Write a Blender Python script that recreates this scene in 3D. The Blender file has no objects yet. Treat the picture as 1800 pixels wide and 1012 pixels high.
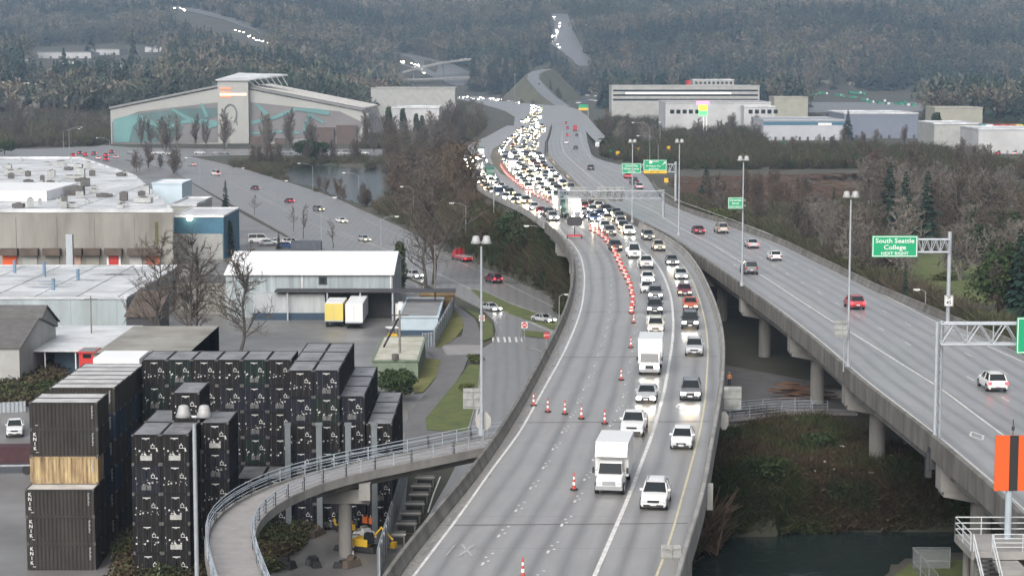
import bpy, bmesh, math, random
import numpy as np
from mathutils import Vector, Matrix, noise as mnoise
from mathutils.geometry import tessellate_polygon
random.seed(7)
rnd = random.random
U = random.uniform
PI = math.pi
sc = bpy.context.scene
COL = sc.collection
# ---------------------------------------------------------------- camera
FPX = 3500.0
CZ = 44.6
PITCH = math.atan(396 / FPX)
cam = bpy.data.cameras.new("camera"); camo = bpy.data.objects.new("camera", cam)
COL.objects.link(camo)
camo.location = (0, 0, CZ); camo.rotation_euler = (PI / 2 - PITCH, 0, 0)
cam.sensor_width = 36; cam.lens = 36 * FPX / 1800; cam.clip_start = 1; cam.clip_end = 30000
sc.camera = camo
# ---------------------------------------------------------------- sky, sun, exposure
SUN_EL, SUN_ROT = math.radians(38), math.radians(200)
w = bpy.data.worlds.new("World"); sc.world = w; w.use_nodes = True
nt = w.node_tree
sky = nt.nodes.new("ShaderNodeTexSky"); sky.sky_type = 'NISHITA'; sky.sun_disc = False
sky.sun_elevation = SUN_EL; sky.sun_rotation = SUN_ROT
sky.air_density = 1.0; sky.dust_density = 6.0; sky.ozone_density = 1.5
nt.nodes["Background"].inputs[1].default_value = 0.15
hs = nt.nodes.new("ShaderNodeHueSaturation"); hs.inputs["Saturation"].default_value = .3
nt.links.new(sky.outputs[0], hs.inputs["Color"]); nt.links.new(hs.outputs[0], nt.nodes["Background"].inputs[0])
sun = bpy.data.lights.new("sun", 'SUN'); suno = bpy.data.objects.new("sun", sun); COL.objects.link(suno)
sun.energy = 1.2; sun.angle = math.radians(40); sun.color = (1, .97, .93)
sdir = Vector((math.sin(SUN_ROT) * math.cos(SUN_EL), math.cos(SUN_ROT) * math.cos(SUN_EL), math.sin(SUN_EL)))
suno.rotation_euler = sdir.to_track_quat('Z', 'Y').to_euler(); suno.location = sdir * 300
sc.view_settings.view_transform = 'Standard'; sc.view_settings.look = 'None'
sc.view_settings.exposure = 0.45; sc.view_settings.gamma = 1
cy = sc.cycles
cy.max_bounces = 5; cy.diffuse_bounces = 2; cy.glossy_bounces = 3; cy.transmission_bounces = 3
cy.volume_bounces = 0; cy.transparent_max_bounces = 6; cy.caustics_reflective = False; cy.caustics_refractive = False
cy.sample_clamp_indirect = 4; cy.use_denoising = True
# ---------------------------------------------------------------- projection helpers (photo pixels -> world)
CP, SP = math.cos(PITCH), math.sin(PITCH)
def ray(u, v):
    a = (u - 900) / FPX; b = -(v - 506) / FPX
    d = Vector((a, CP + SP * b, -SP + CP * b))
    return d / d.y
def gp(u, v, z=0.0):
    d = ray(u, v); t = (z - CZ) / d.z
    return Vector((d.x * t, t, z))
def dp(u, v, Y):
    d = ray(u, v); return Vector((d.x * Y, Y, CZ + d.z * Y))
def sstep(a, b, x):
    t = np.clip((np.asarray(x, float) - a) / (b - a), 0, 1); return t * t * (3 - 2 * t)
def zr(Y):            # height of the freeway surface along Y
    return 14 - 9 * sstep(520, 1150, Y)
def march(u, v, f, Y0=100, Y1=6000):
    d = ray(u, v)
    if d.z < -.001:
        Y0 = max(Y0, min((CZ - 19) / -d.z, 1150) * .97)
    prev = Y0; Y = Y0
    while Y < Y1:
        if CZ + d.z * Y <= f(d.x * Y, Y):
            a, b = prev, Y
            for _ in range(16):
                m = (a + b) / 2
                if CZ + d.z * m <= f(d.x * m, m): b = m
                else: a = m
            return Vector((d.x * b, b, CZ + d.z * b))
        prev = Y; Y *= 1.012
    return Vector((d.x * Y1, Y1, CZ + d.z * Y1))
def rp(u, v, dz=0):   # photo pixel on the freeway surface
    return march(u, v, lambda x, y: float(zr(y)) + dz)
# ---------------------------------------------------------------- object helpers
def tag(o, label=None, cat=None, group=None, kind=None):
    if label: o["label"] = label
    if cat: o["category"] = cat
    if group: o["group"] = group
    if kind: o["kind"] = kind
    return o
def empty(name, loc=(0, 0, 0), rz=0, label=None, cat=None, group=None):
    o = bpy.data.objects.new(name, None); COL.objects.link(o)
    o.location = loc; o.rotation_euler = (0, 0, rz); o.empty_display_size = .5
    return tag(o, label, cat, group)
def mesh_obj(name, verts, faces, mats, parent=None, smooth=False, mi=None, uvs=None):
    me = bpy.data.meshes.new(name); me.from_pydata(verts, [], faces)
    for m in (mats if isinstance(mats, (list, tuple)) else [mats]): me.materials.append(m)
    if mi is not None: me.polygons.foreach_set("material_index", mi)
    if smooth: me.polygons.foreach_set("use_smooth", [True] * len(faces))
    if uvs is not None:
        l = me.uv_layers.new(name="UVMap"); flat = []
        for p in me.polygons:
            for li in p.loop_indices: flat.extend(uvs[me.loops[li].vertex_index])
        l.data.foreach_set("uv", flat)
    me.update()
    o = bpy.data.objects.new(name, me); COL.objects.link(o)
    if parent: o.parent = parent
    return o
class MB:
    def __init__(s): s.v = []; s.f = []; s.mi = []; s.cm = 0
    def add(s, vs, fs):
        n = len(s.v); s.v += [tuple(p) for p in vs]; s.f += [tuple(i + n for i in f) for f in fs]; s.mi += [s.cm] * len(fs); return s
    def m(s, i): s.cm = i; return s
    def box(s, c, d, rz=0, top=None):
        hx, hy, hz = d[0] / 2, d[1] / 2, d[2] / 2; tx, ty = (top or (1, 1))
        vs = []
        ca, sa = math.cos(rz), math.sin(rz)
        for z, kx, ky in ((-hz, 1, 1), (hz, tx, ty)):
            for x, y in ((-hx, -hy), (hx, -hy), (hx, hy), (-hx, hy)):
                x *= kx; y *= ky
                vs.append((c[0] + x * ca - y * sa, c[1] + x * sa + y * ca, c[2] + z))
        return s.add(vs, [(3, 2, 1, 0), (4, 5, 6, 7), (0, 1, 5, 4), (1, 2, 6, 5), (2, 3, 7, 6), (3, 0, 4, 7)])
    def b2(s, x0, x1, y0, y1, z0, z1): return s.box(((x0 + x1) / 2, (y0 + y1) / 2, (z0 + z1) / 2), (abs(x1 - x0), abs(y1 - y0), abs(z1 - z0)))
    def tube(s, pts, r, n=6, r1=None, cap=True):
        pts = [Vector(p) for p in pts]; k = len(pts); vs = []; fs = []
        for i, p in enumerate(pts):
            t = (pts[min(i + 1, k - 1)] - pts[max(i - 1, 0)])
            t = t.normalized() if t.length > 1e-9 else Vector((0, 0, 1))
            a = Vector((0, 0, 1)) if abs(t.z) < .9 else Vector((1, 0, 0))
            e1 = t.cross(a).normalized(); e2 = t.cross(e1)
            rr = r if r1 is None else r + (r1 - r) * i / (k - 1)
            for j in range(n):
                an = 2 * PI * j / n; vs.append(p + e1 * (rr * math.cos(an)) + e2 * (rr * math.sin(an)))
        for i in range(k - 1):
            for j in range(n):
                fs.append((i * n + j, i * n + (j + 1) % n, (i + 1) * n + (j + 1) % n, (i + 1) * n + j))
        if cap: fs.append(tuple(range(n - 1, -1, -1))); fs.append(tuple((k - 1) * n + j for j in range(n)))
        return s.add(vs, fs)
    def cyl(s, c, r, h, n=12, r1=None, axis='z'):
        c = Vector(c); d = {'z': Vector((0, 0, 1)), 'x': Vector((1, 0, 0)), 'y': Vector((0, 1, 0))}[axis]
        return s.tube([c, c + d * h], r, n, r1)
    def prism(s, poly, z0, z1):
        n = len(poly)
        vs = [(p[0], p[1], z0) for p in poly] + [(p[0], p[1], z1) for p in poly]
        tr = tessellate_polygon([[Vector((p[0], p[1], 0)) for p in poly]])
        fs = [(a, b, c) for a, b, c in tr] + [(a + n, b + n, c + n) for a, b, c in tr]
        fs += [(i, (i + 1) % n, (i + 1) % n + n, i + n) for i in range(n)]
        return s.add(vs, fs)
    def quad(s, a, b, c, d): return s.add([a, b, c, d], [(0, 1, 2, 3)])
    def xform(s, M, n0=0):
        for i in range(n0, len(s.v)): s.v[i] = tuple(M @ Vector(s.v[i]))
        return s
    def build(s, name, mats, parent=None, smooth=False, normals=True):
        o = mesh_obj(name, s.v, s.f, mats, parent, smooth, s.mi)
        if normals:
            bm = bmesh.new(); bm.from_mesh(o.data); bmesh.ops.recalc_face_normals(bm, faces=bm.faces); bm.to_mesh(o.data); bm.free()
        return o
def copy_tree(o, parent=None, loc=None, rz=None, label=None, group=None):
    c = o.copy(); COL.objects.link(c)
    if parent: c.parent = parent
    if loc is not None: c.location = loc
    if rz is not None: c.rotation_euler = (0, 0, rz)
    if label: c["label"] = label
    if group: c["group"] = group
    for ch in o.children: copy_tree(ch, c)
    return c
# ---------------------------------------------------------------- materials
MATS = {}
def mat(name, col, rough=.7, var=.25, scale=1.0, metal=0, bump=0, col2=None, stretch=(1, 1, 1), emit=None, es=0, spec=.5, island=0, coat=0):
    """principled with world-space noise variation between col*(1-var) and col (or col2)"""
    if name in MATS: return MATS[name]
    m = bpy.data.materials.new(name); m.use_nodes = True; MATS[name] = m
    n = m.node_tree; b = n.nodes["Principled BSDF"]
    b.inputs["Roughness"].default_value = rough; b.inputs["Metallic"].default_value = metal
    b.inputs["Specular IOR Level"].default_value = spec; b.inputs["Coat Weight"].default_value = coat
    c1 = tuple(col) + (1,)
    c2 = tuple(col2) + (1,) if col2 else tuple(c * (1 - var) for c in col) + (1,)
    if var or col2:
        g = n.nodes.new("ShaderNodeNewGeometry"); mp = n.nodes.new("ShaderNodeMapping"); mp.inputs["Scale"].default_value = stretch
        no = n.nodes.new("ShaderNodeTexNoise"); no.inputs["Scale"].default_value = scale; no.inputs["Detail"].default_value = 5; no.inputs["Roughness"].default_value = .62
        r = n.nodes.new("ShaderNodeValToRGB"); r.color_ramp.elements[0].position = .32; r.color_ramp.elements[1].position = .68
        r.color_ramp.elements[0].color = c2; r.color_ramp.elements[1].color = c1
        n.links.new(g.outputs["Position"], mp.inputs[0]); n.links.new(mp.outputs[0], no.inputs["Vector"])
        n.links.new(no.outputs["Fac"], r.inputs[0]); out = r.outputs[0]
        if island:
            mx = n.nodes.new("ShaderNodeMix"); mx.data_type = 'RGBA'; mx.blend_type = 'MULTIPLY'; mx.inputs[0].default_value = 1
            mr = n.nodes.new("ShaderNodeMapRange"); mr.inputs[3].default_value = 1 - island; mr.inputs[4].default_value = 1 + island
            n.links.new(g.outputs["Random Per Island"], mr.inputs[0]); n.links.new(out, mx.inputs[6]); n.links.new(mr.outputs[0], mx.inputs[7]); out = mx.outputs[2]
        n.links.new(out, b.inputs["Base Color"])
        if bump:
            bp = n.nodes.new("ShaderNodeBump"); bp.inputs["Strength"].default_value = bump; bp.inputs["Distance"].default_value = .1
            n.links.new(no.outputs["Fac"], bp.inputs["Height"]); n.links.new(bp.outputs[0], b.inputs["Normal"])
    else: b.inputs["Base Color"].default_value = c1
    if emit: b.inputs["Emission Color"].default_value = tuple(emit) + (1,); b.inputs["Emission Strength"].default_value = es
    return m
def road_mat(name, base, wheel=.75, lane=3.65, off=0.0, joint=9.0, rough=.33):
    m = bpy.data.materials.new(name); m.use_nodes = True; n = m.node_tree; L = n.links.new; b = n.nodes["Principled BSDF"]
    def N(t, **k):
        x = n.nodes.new(t)
        for a, v in k.items(): setattr(x, a, v)
        return x
    uv = N("ShaderNodeUVMap"); sx = N("ShaderNodeSeparateXYZ"); L(uv.outputs[0], sx.inputs[0])
    def noise(sx_, sy_, sc_, det=4):
        mp = N("ShaderNodeMapping"); mp.inputs["Scale"].default_value = (sx_, sy_, 1); L(uv.outputs[0], mp.inputs[0])
        q = N("ShaderNodeTexNoise"); q.inputs["Scale"].default_value = sc_; q.inputs["Detail"].default_value = det; L(mp.outputs[0], q.inputs["Vector"]); return q.outputs["Fac"]
    def M(op, a, b_=None, c=None):
        x = N("ShaderNodeMath", operation=op)
        for i, q in enumerate((a, b_, c)):
            if q is None: continue
            if isinstance(q, (int, float)): x.inputs[i].default_value = q
            else: L(q, x.inputs[i])
        return x.outputs[0]
    u = M('ADD', M('DIVIDE', sx.outputs[0], lane), off)
    wob = M('MULTIPLY', M('SUBTRACT', noise(.15, .03, 1.0), .5), .3)
    fr = M('FRACT', M('ADD', u, wob))
    dd = M('ABSOLUTE', M('SUBTRACT', M('ABSOLUTE', M('SUBTRACT', fr, .5)), .24))   # wheel paths at .26 and .74
    wp = M('SUBTRACT', 1.0, M('SMOOTH_MIN', M('MULTIPLY', dd, 6.5), 1.0, .2))
    wpn = M('MULTIPLY', wp, M('ADD', .25, M('MULTIPLY', noise(.5, .02, 1.0), 1.3)))
    big = noise(.06, .018, 1.0, 6); fine = noise(.7, .12, 1.5, 6)
    jf = M('LESS_THAN', M('FRACT', M('DIVIDE', sx.outputs[1], joint)), .012)
    jt = M('MULTIPLY', jf, .28)
    val = M('MULTIPLY', M('SUBTRACT', 1.0, M('MULTIPLY', wpn, 1 - wheel)), M('ADD', .55, M('ADD', M('MULTIPLY', big, .5), M('MULTIPLY', fine, .4))))
    val = M('MULTIPLY', val, M('SUBTRACT', 1.0, jt))
    cc = N("ShaderNodeMix", data_type='RGBA', blend_type='MULTIPLY'); cc.inputs[0].default_value = 1; cc.inputs[6].default_value = tuple(base) + (1,)
    L(val, cc.inputs[7]); L(cc.outputs[2], b.inputs["Base Color"])
    L(M('ADD', rough - .1, M('MULTIPLY', big, .28)), b.inputs["Roughness"])
    b.inputs["Specular IOR Level"].default_value = .45
    return m
CONC = mat("concrete", (.30, .29, .275), .85, .45, .35, col2=(.17, .165, .155), stretch=(1, 1, .35))
CONCD = mat("weathered_concrete", (.19, .18, .165), .9, .6, .5, col2=(.075, .072, .062), stretch=(1, 1, .3))
CONCL = mat("pale_concrete", (.42, .41, .39), .8, .3, .6, stretch=(1, 1, .3))
DKCONC = mat("girder_concrete", (.22, .21, .2), .9, .5, .4, col2=(.11, .105, .1), stretch=(1, 1, .3))
GALV = mat("galvanised_steel", (.42, .45, .48), .5, .15, 2, metal=.35)
POLE = mat("pole_grey", (.33, .35, .37), .55, .12, 1.5, metal=.2)
WHITE = mat("white_paint", (.74, .74, .73), .5, .12, 1.3)
MARK = mat("marking_paint", (.72, .71, .68), .5, .45, 1.8, col2=(.45, .44, .42))
MARKY = mat("yellow_marking", (.62, .55, .36), .45, .3, 1.5)
BLACK = mat("black_rubber", (.018, .018, .018), .75, 0)
DARK = mat("dark_metal", (.045, .045, .05), .6, .3, 2)
GLASS = mat("dark_glass", (.014, .018, .02), .1, 0, spec=.4)
GREENS = mat("sign_green", (.006, .30, .13), .45, 0)
ORANGE = mat("sign_orange", (.62, .09, .012), .6, 0)
YELL = mat("sign_yellow", (.7, .42, .02), .55, 0)
RED = mat("red_paint", (.5, .03, .025), .5, .1, 2)
# ================================================================ road outlines (photo pixels)
def by_Y(pix, dz=0):
    p = [rp(u, v, dz) for u, v in pix]; p.sort(key=lambda q: q.y)
    ys = np.array([q.y for q in p]); xs = np.array([q.x for q in p])
    keep = np.concatenate(([True], np.diff(ys) > .5)); ys, xs = ys[keep], xs[keep]
    s0 = (xs[1] - xs[0]) / (ys[1] - ys[0]); s1 = (xs[-1] - xs[-2]) / (ys[-1] - ys[-2])
    def f(Y):
        Y = np.asarray(Y, float)
        r = np.interp(Y, ys, xs)
        r = np.where(Y < ys[0], xs[0] + s0 * (Y - ys[0]), r)
        return r
    f.y0, f.y1 = ys[0], ys[-1]
    return f
def smooth_f(f, win=12):
    def g(Y):
        Y = np.asarray(Y, float); wv = win * (Y / 200.0)
        return sum(f(Y + k * wv) for k in (-1, -.5, 0, .5, 1)) / 5
    g.y0, g.y1 = f.y0, f.y1
    return g
AL = smooth_f(by_Y([(700,1012),(716,988),(747,950),(782,906),(818,863),(853,817),(889,764),(921,710),(949,657),(971,613),(991,571),(1002,541),(1009,510),(1011,480),(1008,456),(998,436),(981,414),(956,395),(927,374),(893,358),(856,341),(839,329),(824,312),(818,295),(812,274),(816,261),(836,248),(870,232),(897,218),(906,205),(893,194)]), 6)
AR = smooth_f(by_Y([(1190,1012),(1205,960),(1222,910),(1236,850),(1244,800),(1253,755),(1260,715),(1266,674),(1268,618),(1263,577),(1251,535),(1234,497),(1226,480),(1201,446),(1162,419),(1118,397),(1086,378),(1044,358),(1013,334),(996,314),(981,300),(969,287),(957,272),(958,250),(967,223),(970,206),(955,194)]), 6)
ASOL = smooth_f(by_Y([(727,1012),(811,902),(860,831),(914,760),(949,696),(991,621),(1013,571),(1024,535),(1028,494),(1027,476),(1020,446),(1003,424),(985,408)]), 6)
AHOV = smooth_f(by_Y([(1045,1012),(1102,881),(1148,760),(1168,687),(1182,604),(1184,563),(1180,521),(1165,480),(1150,458),(1118,432),(1080,408)]), 6)
AYEL = smooth_f(by_Y([(1155,1009),(1177,952),(1209,838),(1231,757),(1240,701),(1245,618),(1241,571),(1231,530),(1216,488),(1195,458),(1150,424),(1105,400),(1060,375)]), 6)
AD1 = smooth_f(by_Y([(836,1012),(882,934),(921,877),(953,824),(988,762),(1018,701),(1046,640),(1063,591),(1072,549),(1075,508),(1074,480),(1066,455),(1045,425),(1015,403)]), 6)
AD2 = smooth_f(by_Y([(945,1012),(967,963),(1017,867),(1071,748),(1093,707),(1101,671),(1113,610),(1119,560),(1117,520),(1105,480),(1090,450),(1068,425),(1035,400)]), 6)
BLB = smooth_f(by_Y([(1880,985),(1800,897),(1750,850),(1629,748),(1508,656),(1435,592),(1368,540),(1301,493),(1250,458),(1200,426),(1160,403)], .95), 4)
def BL(Y):
    Y = np.asarray(Y, float); t = sstep(300, 345, Y)
    return np.where(Y > 345, AR(Y) + 1.3, BLB(Y) * (1 - t) + (AR(Y) + 1.3) * t)
BR = smooth_f(by_Y([(1900,690),(1800,622),(1771,608),(1670,568),(1603,538),(1536,511),(1485,484),(1435,460),(1368,427),(1301,403),(1200,371),(1167,356),(1149,330),(1138,311),(1110,294),(1060,283),(1040,274),(1033,250),(1030,225),(1029,208),(1018,194)]), 6)
B1 = smooth_f(by_Y([(1800,792),(1758,761),(1647,678),(1593,645),(1504,589),(1469,569),(1401,525),(1334,481),(1260,434),(1200,404),(1147,370),(1080,342),(1037,312),(1010,288),(992,271),(987,255),(990,225),(991,205)]), 5)
B4 = smooth_f(by_Y([(1860,665),(1798,636),(1737,609),(1637,562),(1553,518),(1479,481),(1361,414),(1280,384),(1190,352),(1148,326),(1090,305),(1040,282),(1026,260),(1020,235),(1018,215)]), 5)
XA0 = float(AL(110))
YEND = 1260.0
def ysteps(y0, y1, step=6):
    ys = []; y = y0
    while y < y1: ys.append(y); y += step * max(1, y / 300)
    ys.append(y1); return ys
def ribbon(name, fl, fr, ys, z_off, material, zf=None, nx=6, kind='structure', parent=None):
    zf = zf or (lambda Y: float(zr(Y)))
    vs = []; uvs = []; fs = []; s = 0; pm = None
    for i, Y in enumerate(ys):
        a, b = float(fl(Y)), float(fr(Y)); mx = (a + b) / 2
        if pm is not None: s += math.hypot(Y - pm[1], mx - pm[0])
        pm = (mx, Y)
        for j in range(nx):
            x = a + (b - a) * j / (nx - 1); vs.append((x, Y, zf(Y) + z_off)); uvs.append((x - a, s))
    for i in range(len(ys) - 1):
        for j in range(nx - 1): fs.append((i * nx + j, i * nx + j + 1, (i + 1) * nx + j + 1, (i + 1) * nx + j))
    o = mesh_obj(name, vs, fs, material, parent, uvs=uvs)
    if kind and not parent: o["kind"] = kind
    return o
def path_pts(f, ys, z_off=0, side=0):
    return [Vector((float(f(Y)) + side, Y, float(zr(Y)) + z_off)) for Y in ys]
def strip(mb, pts, wd, z=0):
    """flat painted strip along pts"""
    vs = []; k = len(pts)
    for i, p in enumerate(pts):
        t = pts[min(i + 1, k - 1)] - pts[max(i - 1, 0)]; nrm = Vector((-t.y, t.x, 0)).normalized() * (wd / 2)
        vs += [p + nrm + Vector((0, 0, z)), p - nrm + Vector((0, 0, z))]
    mb.add(vs, [(2 * i, 2 * i + 1, 2 * i + 3, 2 * i + 2) for i in range(k - 1)]); return mb
def dashes(mb, f, y0, y1, ln, gap, wd, z):
    Y = y0
    while Y < y1:
        strip(mb, path_pts(f, [Y, Y + ln / 2, Y + ln], z), wd); Y += ln + gap
def sweep(name, pts, prof, material, parent=None, closed=True, smooth=False, endcap=True):
    """profile (lateral, z) swept along pts"""
    k = len(pts); n = len(prof); vs = []; fs = []
    for i, p in enumerate(pts):
        t = pts[min(i + 1, k - 1)] - pts[max(i - 1, 0)]; nr = Vector((t.y, -t.x, 0)).normalized()
        for a, z in prof: vs.append(p + nr * a + Vector((0, 0, z)))
    for i in range(k - 1):
        for j in range(n if closed else n - 1): fs.append((i * n + j, i * n + (j + 1) % n, (i + 1) * n + (j + 1) % n, (i + 1) * n + j))
    if closed and endcap: fs += [tuple(range(n)), tuple((k - 1) * n + j for j in range(n - 1, -1, -1))]
    o = mesh_obj(name, vs, fs, material, parent, smooth=smooth)
    bm = bmesh.new(); bm.from_mesh(o.data); bmesh.ops.recalc_face_normals(bm, faces=bm.faces); bm.to_mesh(o.data); bm.free()
    return o
# ================================================================ terrain
def in_poly(x, y, poly):
    x = np.asarray(x); y = np.asarray(y); r = np.zeros(np.broadcast(x, y).shape, bool); n = len(poly); j = n - 1
    for i in range(n):
        xi, yi = poly[i][0], poly[i][1]; xj, yj = poly[j][0], poly[j][1]
        c = ((yi > y) != (yj > y)) & (x < (xj - xi) * (y - yi) / (yj - yi + 1e-12) + xi)
        r ^= c; j = i
    return r
WATER_Z = -.9
RIVER_NEAR = [(p.x, p.y) for p in (gp(1150,1100,-.9), gp(1190,1015,-.9), gp(1215,968,-.9), gp(1290,940,-.9), gp(1500,933,-.9), gp(1700,930,-.9), gp(1900,925,-.9), gp(1900,972,-.9), gp(1700,980,-.9), gp(1600,988,-.9), gp(1565,1004,-.9), gp(1500,1100,-.9))]
RIVER_L = [(p.x, p.y) for p in (gp(488,308,-.9), gp(520,294,-.9), gp(570,291,-.9), gp(640,296,-.9), gp(690,300,-.9), gp(720,318,-.9), gp(700,345,-.9), gp(655,366,-.9), gp(600,352,-.9), gp(560,332,-.9), gp(510,322,-.9))]
POND = [(p.x, p.y) for p in (gp(1420,327,-.9), gp(1440,319,-.9), gp(1500,315,-.9), gp(1590,312,-.9), gp(1590,324,-.9), gp(1500,328,-.9))]
POND2 = [(p.x, p.y) for p in (gp(1395,372,-.9), gp(1410,362,-.9), gp(1445,362,-.9), gp(1450,372,-.9), gp(1420,380,-.9))]
RV = ((RIVER_NEAR, -3), (RIVER_L, -3), (POND, -1.6), (POND2, -1.6))
def hill_h(x, y):
    x = np.asarray(x, float); y = np.asarray(y, float)
    t = x / np.maximum(y, 1)          # bearing
    base = 2250 + 500 * sstep(-.05, -.25, t) * 1.0
    d = np.maximum(y - base, 0)
    amp = .135 - .03 * sstep(-.02, -.2, t)
    h = amp * d * (1 - np.exp(-d / 260.0))
    h = np.minimum(h, 170 + 0.02 * d)
    lt = sstep(-.06, -.13, t)
    h = h + lt * .047 * np.maximum(np.minimum(y, 2600) - 1350, 0)
    v = 9 * np.sin(x * .006 + y * .002) + 7 * np.sin(x * .0023 - y * .005 + 2) + 5 * np.sin(x * .013 + 1)
    return h + v * sstep(50, 700, d)
def terr(x, y, roads=True):
    x = np.asarray(x, float); y = np.asarray(y, float)
    h = hill_h(x, y)
    # raised bank beside and under the freeway, right of the near deck
    rb = sstep(8, 20, x) * (1 - sstep(48, 70, x)) * sstep(186.5, 193, y) * (1 - sstep(330, 420, y))
    h = h + 4.6 * rb
    rr = sstep(42, 52, x) * (1 - sstep(900, 1100, y)) * sstep(150, 190, y)    # land right of the viaduct
    h = np.maximum(h, 4.6 * rr * (1 - .75 * sstep(300, 480, y)))
    lf = sstep(4, 14, -x) * 0
    if roads:
        z = zr(y)
        xl, xr = AL(y), BR(y)
        yy = (y > 330) & (y < 1500)
        dl = np.maximum(np.maximum(xl - x, x - xr) - .2, 0)
        em = z - .45 - dl * (1.35 - .6 * sstep(480, 800, y))
        k = sstep(345, 375, y)
        h = np.where(yy, np.maximum(h, em * k + (1 - k) * h), h)
    t = x / np.maximum(y, 1)
    h = np.maximum(h, 4.7 * sstep(-.05, -.038, t) * (1 - sstep(.045, .06, t)) * sstep(1150, 1300, y) * (1 - sstep(2550, 2800, y)))
    h = np.where((h > 0) & in_poly(x, y, SPX), 0, h)
    for P_, dep in RV:
        h = np.where(in_poly(x, y, P_), dep, h)
    return h
# street outline, kept level in the terrain
STREET_PX = [(150,262),(240,285),(300,300),(345,325),(390,350),(430,372),(480,400),(530,428),(600,455),(690,475),(760,505),(800,520),(850,545),(868,565),(873,582),(868,600),(848,612),(843,650),(835,700),(822,760),(805,810),(785,850),(750,910),(700,1000),(690,1030),(900,1030),(1010,800),(1020,640),(1020,560),(985,528),(920,495),(870,475),(820,455),(760,428),(700,398),(640,372),(600,352),(560,338),(500,318),(440,300),(380,285),(320,272),(260,262),(180,255)]
SPX = [(p.x, p.y) for p in (gp(u, v, .1) for u, v in STREET_PX)]
SPB = (min(p[0] for p in SPX), max(p[0] for p in SPX), min(p[1] for p in SPX), max(p[1] for p in SPX))
_Yt = np.arange(60, 2700, 1.0); _AL = AL(_Yt).tolist(); _BR = BR(_Yt).tolist(); _ZR = zr(_Yt).tolist()
def ss(a, b, x):
    t = (x - a) / (b - a); t = 0 if t < 0 else 1 if t > 1 else t; return t * t * (3 - 2 * t)
def pin(x, y, poly):
    r = False; j = len(poly) - 1
    for i in range(len(poly)):
        xi, yi = poly[i]; xj, yj = poly[j]
        if (yi > y) != (yj > y) and x < (xj - xi) * (y - yi) / (yj - yi) + xi: r = not r
        j = i
    return r
def terr1(x, y):
    """the same ground height as terr(), for one point"""
    h = 0.0; t = x / y
    if y > 1300:
        base = 2250 + 500 * ss(-.05, -.25, t) if t < -.05 else 2250
        base = 2250 + 500 * ss(.05, .25, -t)
        d = max(y - base, 0); amp = .135 - .03 * ss(.02, .2, -t); h = min(amp * d * (1 - math.exp(-d / 260.0)), 170 + .02 * d)
        h += ss(.06, .13, -t) * .047 * max(min(y, 2600) - 1350, 0)
        h += ss(50, 700, d) * (9 * math.sin(x * .006 + y * .002) + 7 * math.sin(x * .0023 - y * .005 + 2) + 5 * math.sin(x * .013 + 1))
    if y > 1150: h = max(h, 4.7 * ss(-.05, -.038, t) * (1 - ss(.045, .06, t)) * ss(1150, 1300, y) * (1 - ss(2550, 2800, y)))
    if 186 < y < 420: h += 4.6 * ss(8, 20, x) * (1 - ss(48, 70, x)) * ss(186.5, 193, y) * (1 - ss(330, 420, y))
    if 150 < y < 1100: h = max(h, 4.6 * ss(42, 52, x) * (1 - ss(900, 1100, y)) * ss(150, 190, y) * (1 - .75 * ss(300, 480, y)))
    if 330 < y < 1500:
        i = int(y) - 60; dl = max(max(_AL[i] - x, x - _BR[i]) - .2, 0)
        if dl < 40: k = ss(345, 375, y); h = max(h, (_ZR[i] - .45 - dl * (1.35 - .6 * ss(480, 800, y))) * k + (1 - k) * h)
    if h > 0 and SPB[0] < x < SPB[1] and SPB[2] < y < SPB[3] and pin(x, y, SPX): h = 0.0
    for P_, dep in RV:
        if pin(x, y, P_): h = dep
    return h
def tp(u, v): return march(u, v, terr1)
# ground grid: finer near, reaches the horizon
ys = [60.0]
while ys[-1] < 5200: ys.append(ys[-1] + max(2.2, ys[-1] * .0075 if ys[-1] < 2600 else ys[-1] * .012))
ts = np.linspace(-1, 1, 331); ts = np.sign(ts) * (np.abs(ts) ** 1.25) * .6
Yg = np.array(ys)[:, None] + 0 * ts[None, :]; Xg = ts[None, :] * np.maximum(Yg, 160)
Zg = terr(Xg, Yg)
R, C_ = Zg.shape
V = np.stack([Xg, Yg, Zg], -1).reshape(-1, 3)
idx = np.arange(R * C_).reshape(R, C_)
Fq = np.stack([idx[:-1, :-1], idx[:-1, 1:], idx[1:, 1:], idx[1:, :-1]], -1).reshape(-1, 4)
def np_mesh(name, V, Fq, mats, parent=None, mi=None, smooth=False, attr=None):
    me = bpy.data.meshes.new(name); nf, k = Fq.shape
    me.vertices.add(len(V)); me.vertices.foreach_set("co", np.ascontiguousarray(V, dtype=np.float32).ravel())
    me.loops.add(nf * k); me.loops.foreach_set("vertex_index", Fq.astype(np.int32).ravel())
    me.polygons.add(nf); me.polygons.foreach_set("loop_start", np.arange(0, nf * k, k, dtype=np.int32))
    me.polygons.foreach_set("loop_total", np.full(nf, k, dtype=np.int32))
    for m in (mats if isinstance(mats, (list, tuple)) else [mats]): me.materials.append(m)
    if mi is not None: me.polygons.foreach_set("material_index", np.asarray(mi, np.int32))
    if smooth: me.polygons.foreach_set("use_smooth", np.ones(nf, bool))
    me.update(calc_edges=True)
    if attr is not None:
        a = me.attributes.new("tint", 'FLOAT', 'POINT'); a.data.foreach_set("value", attr.astype(np.float32))
    o = bpy.data.objects.new(name, me); COL.objects.link(o)
    if parent: o.parent = parent
    return o
GROUND = mat("ground_soil", (.075, .066, .05), .95, .5, .05, col2=(.035, .042, .026), bump=.3)
o = np_mesh("ground", V, Fq, GROUND, smooth=True); o["kind"] = "structure"
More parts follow.
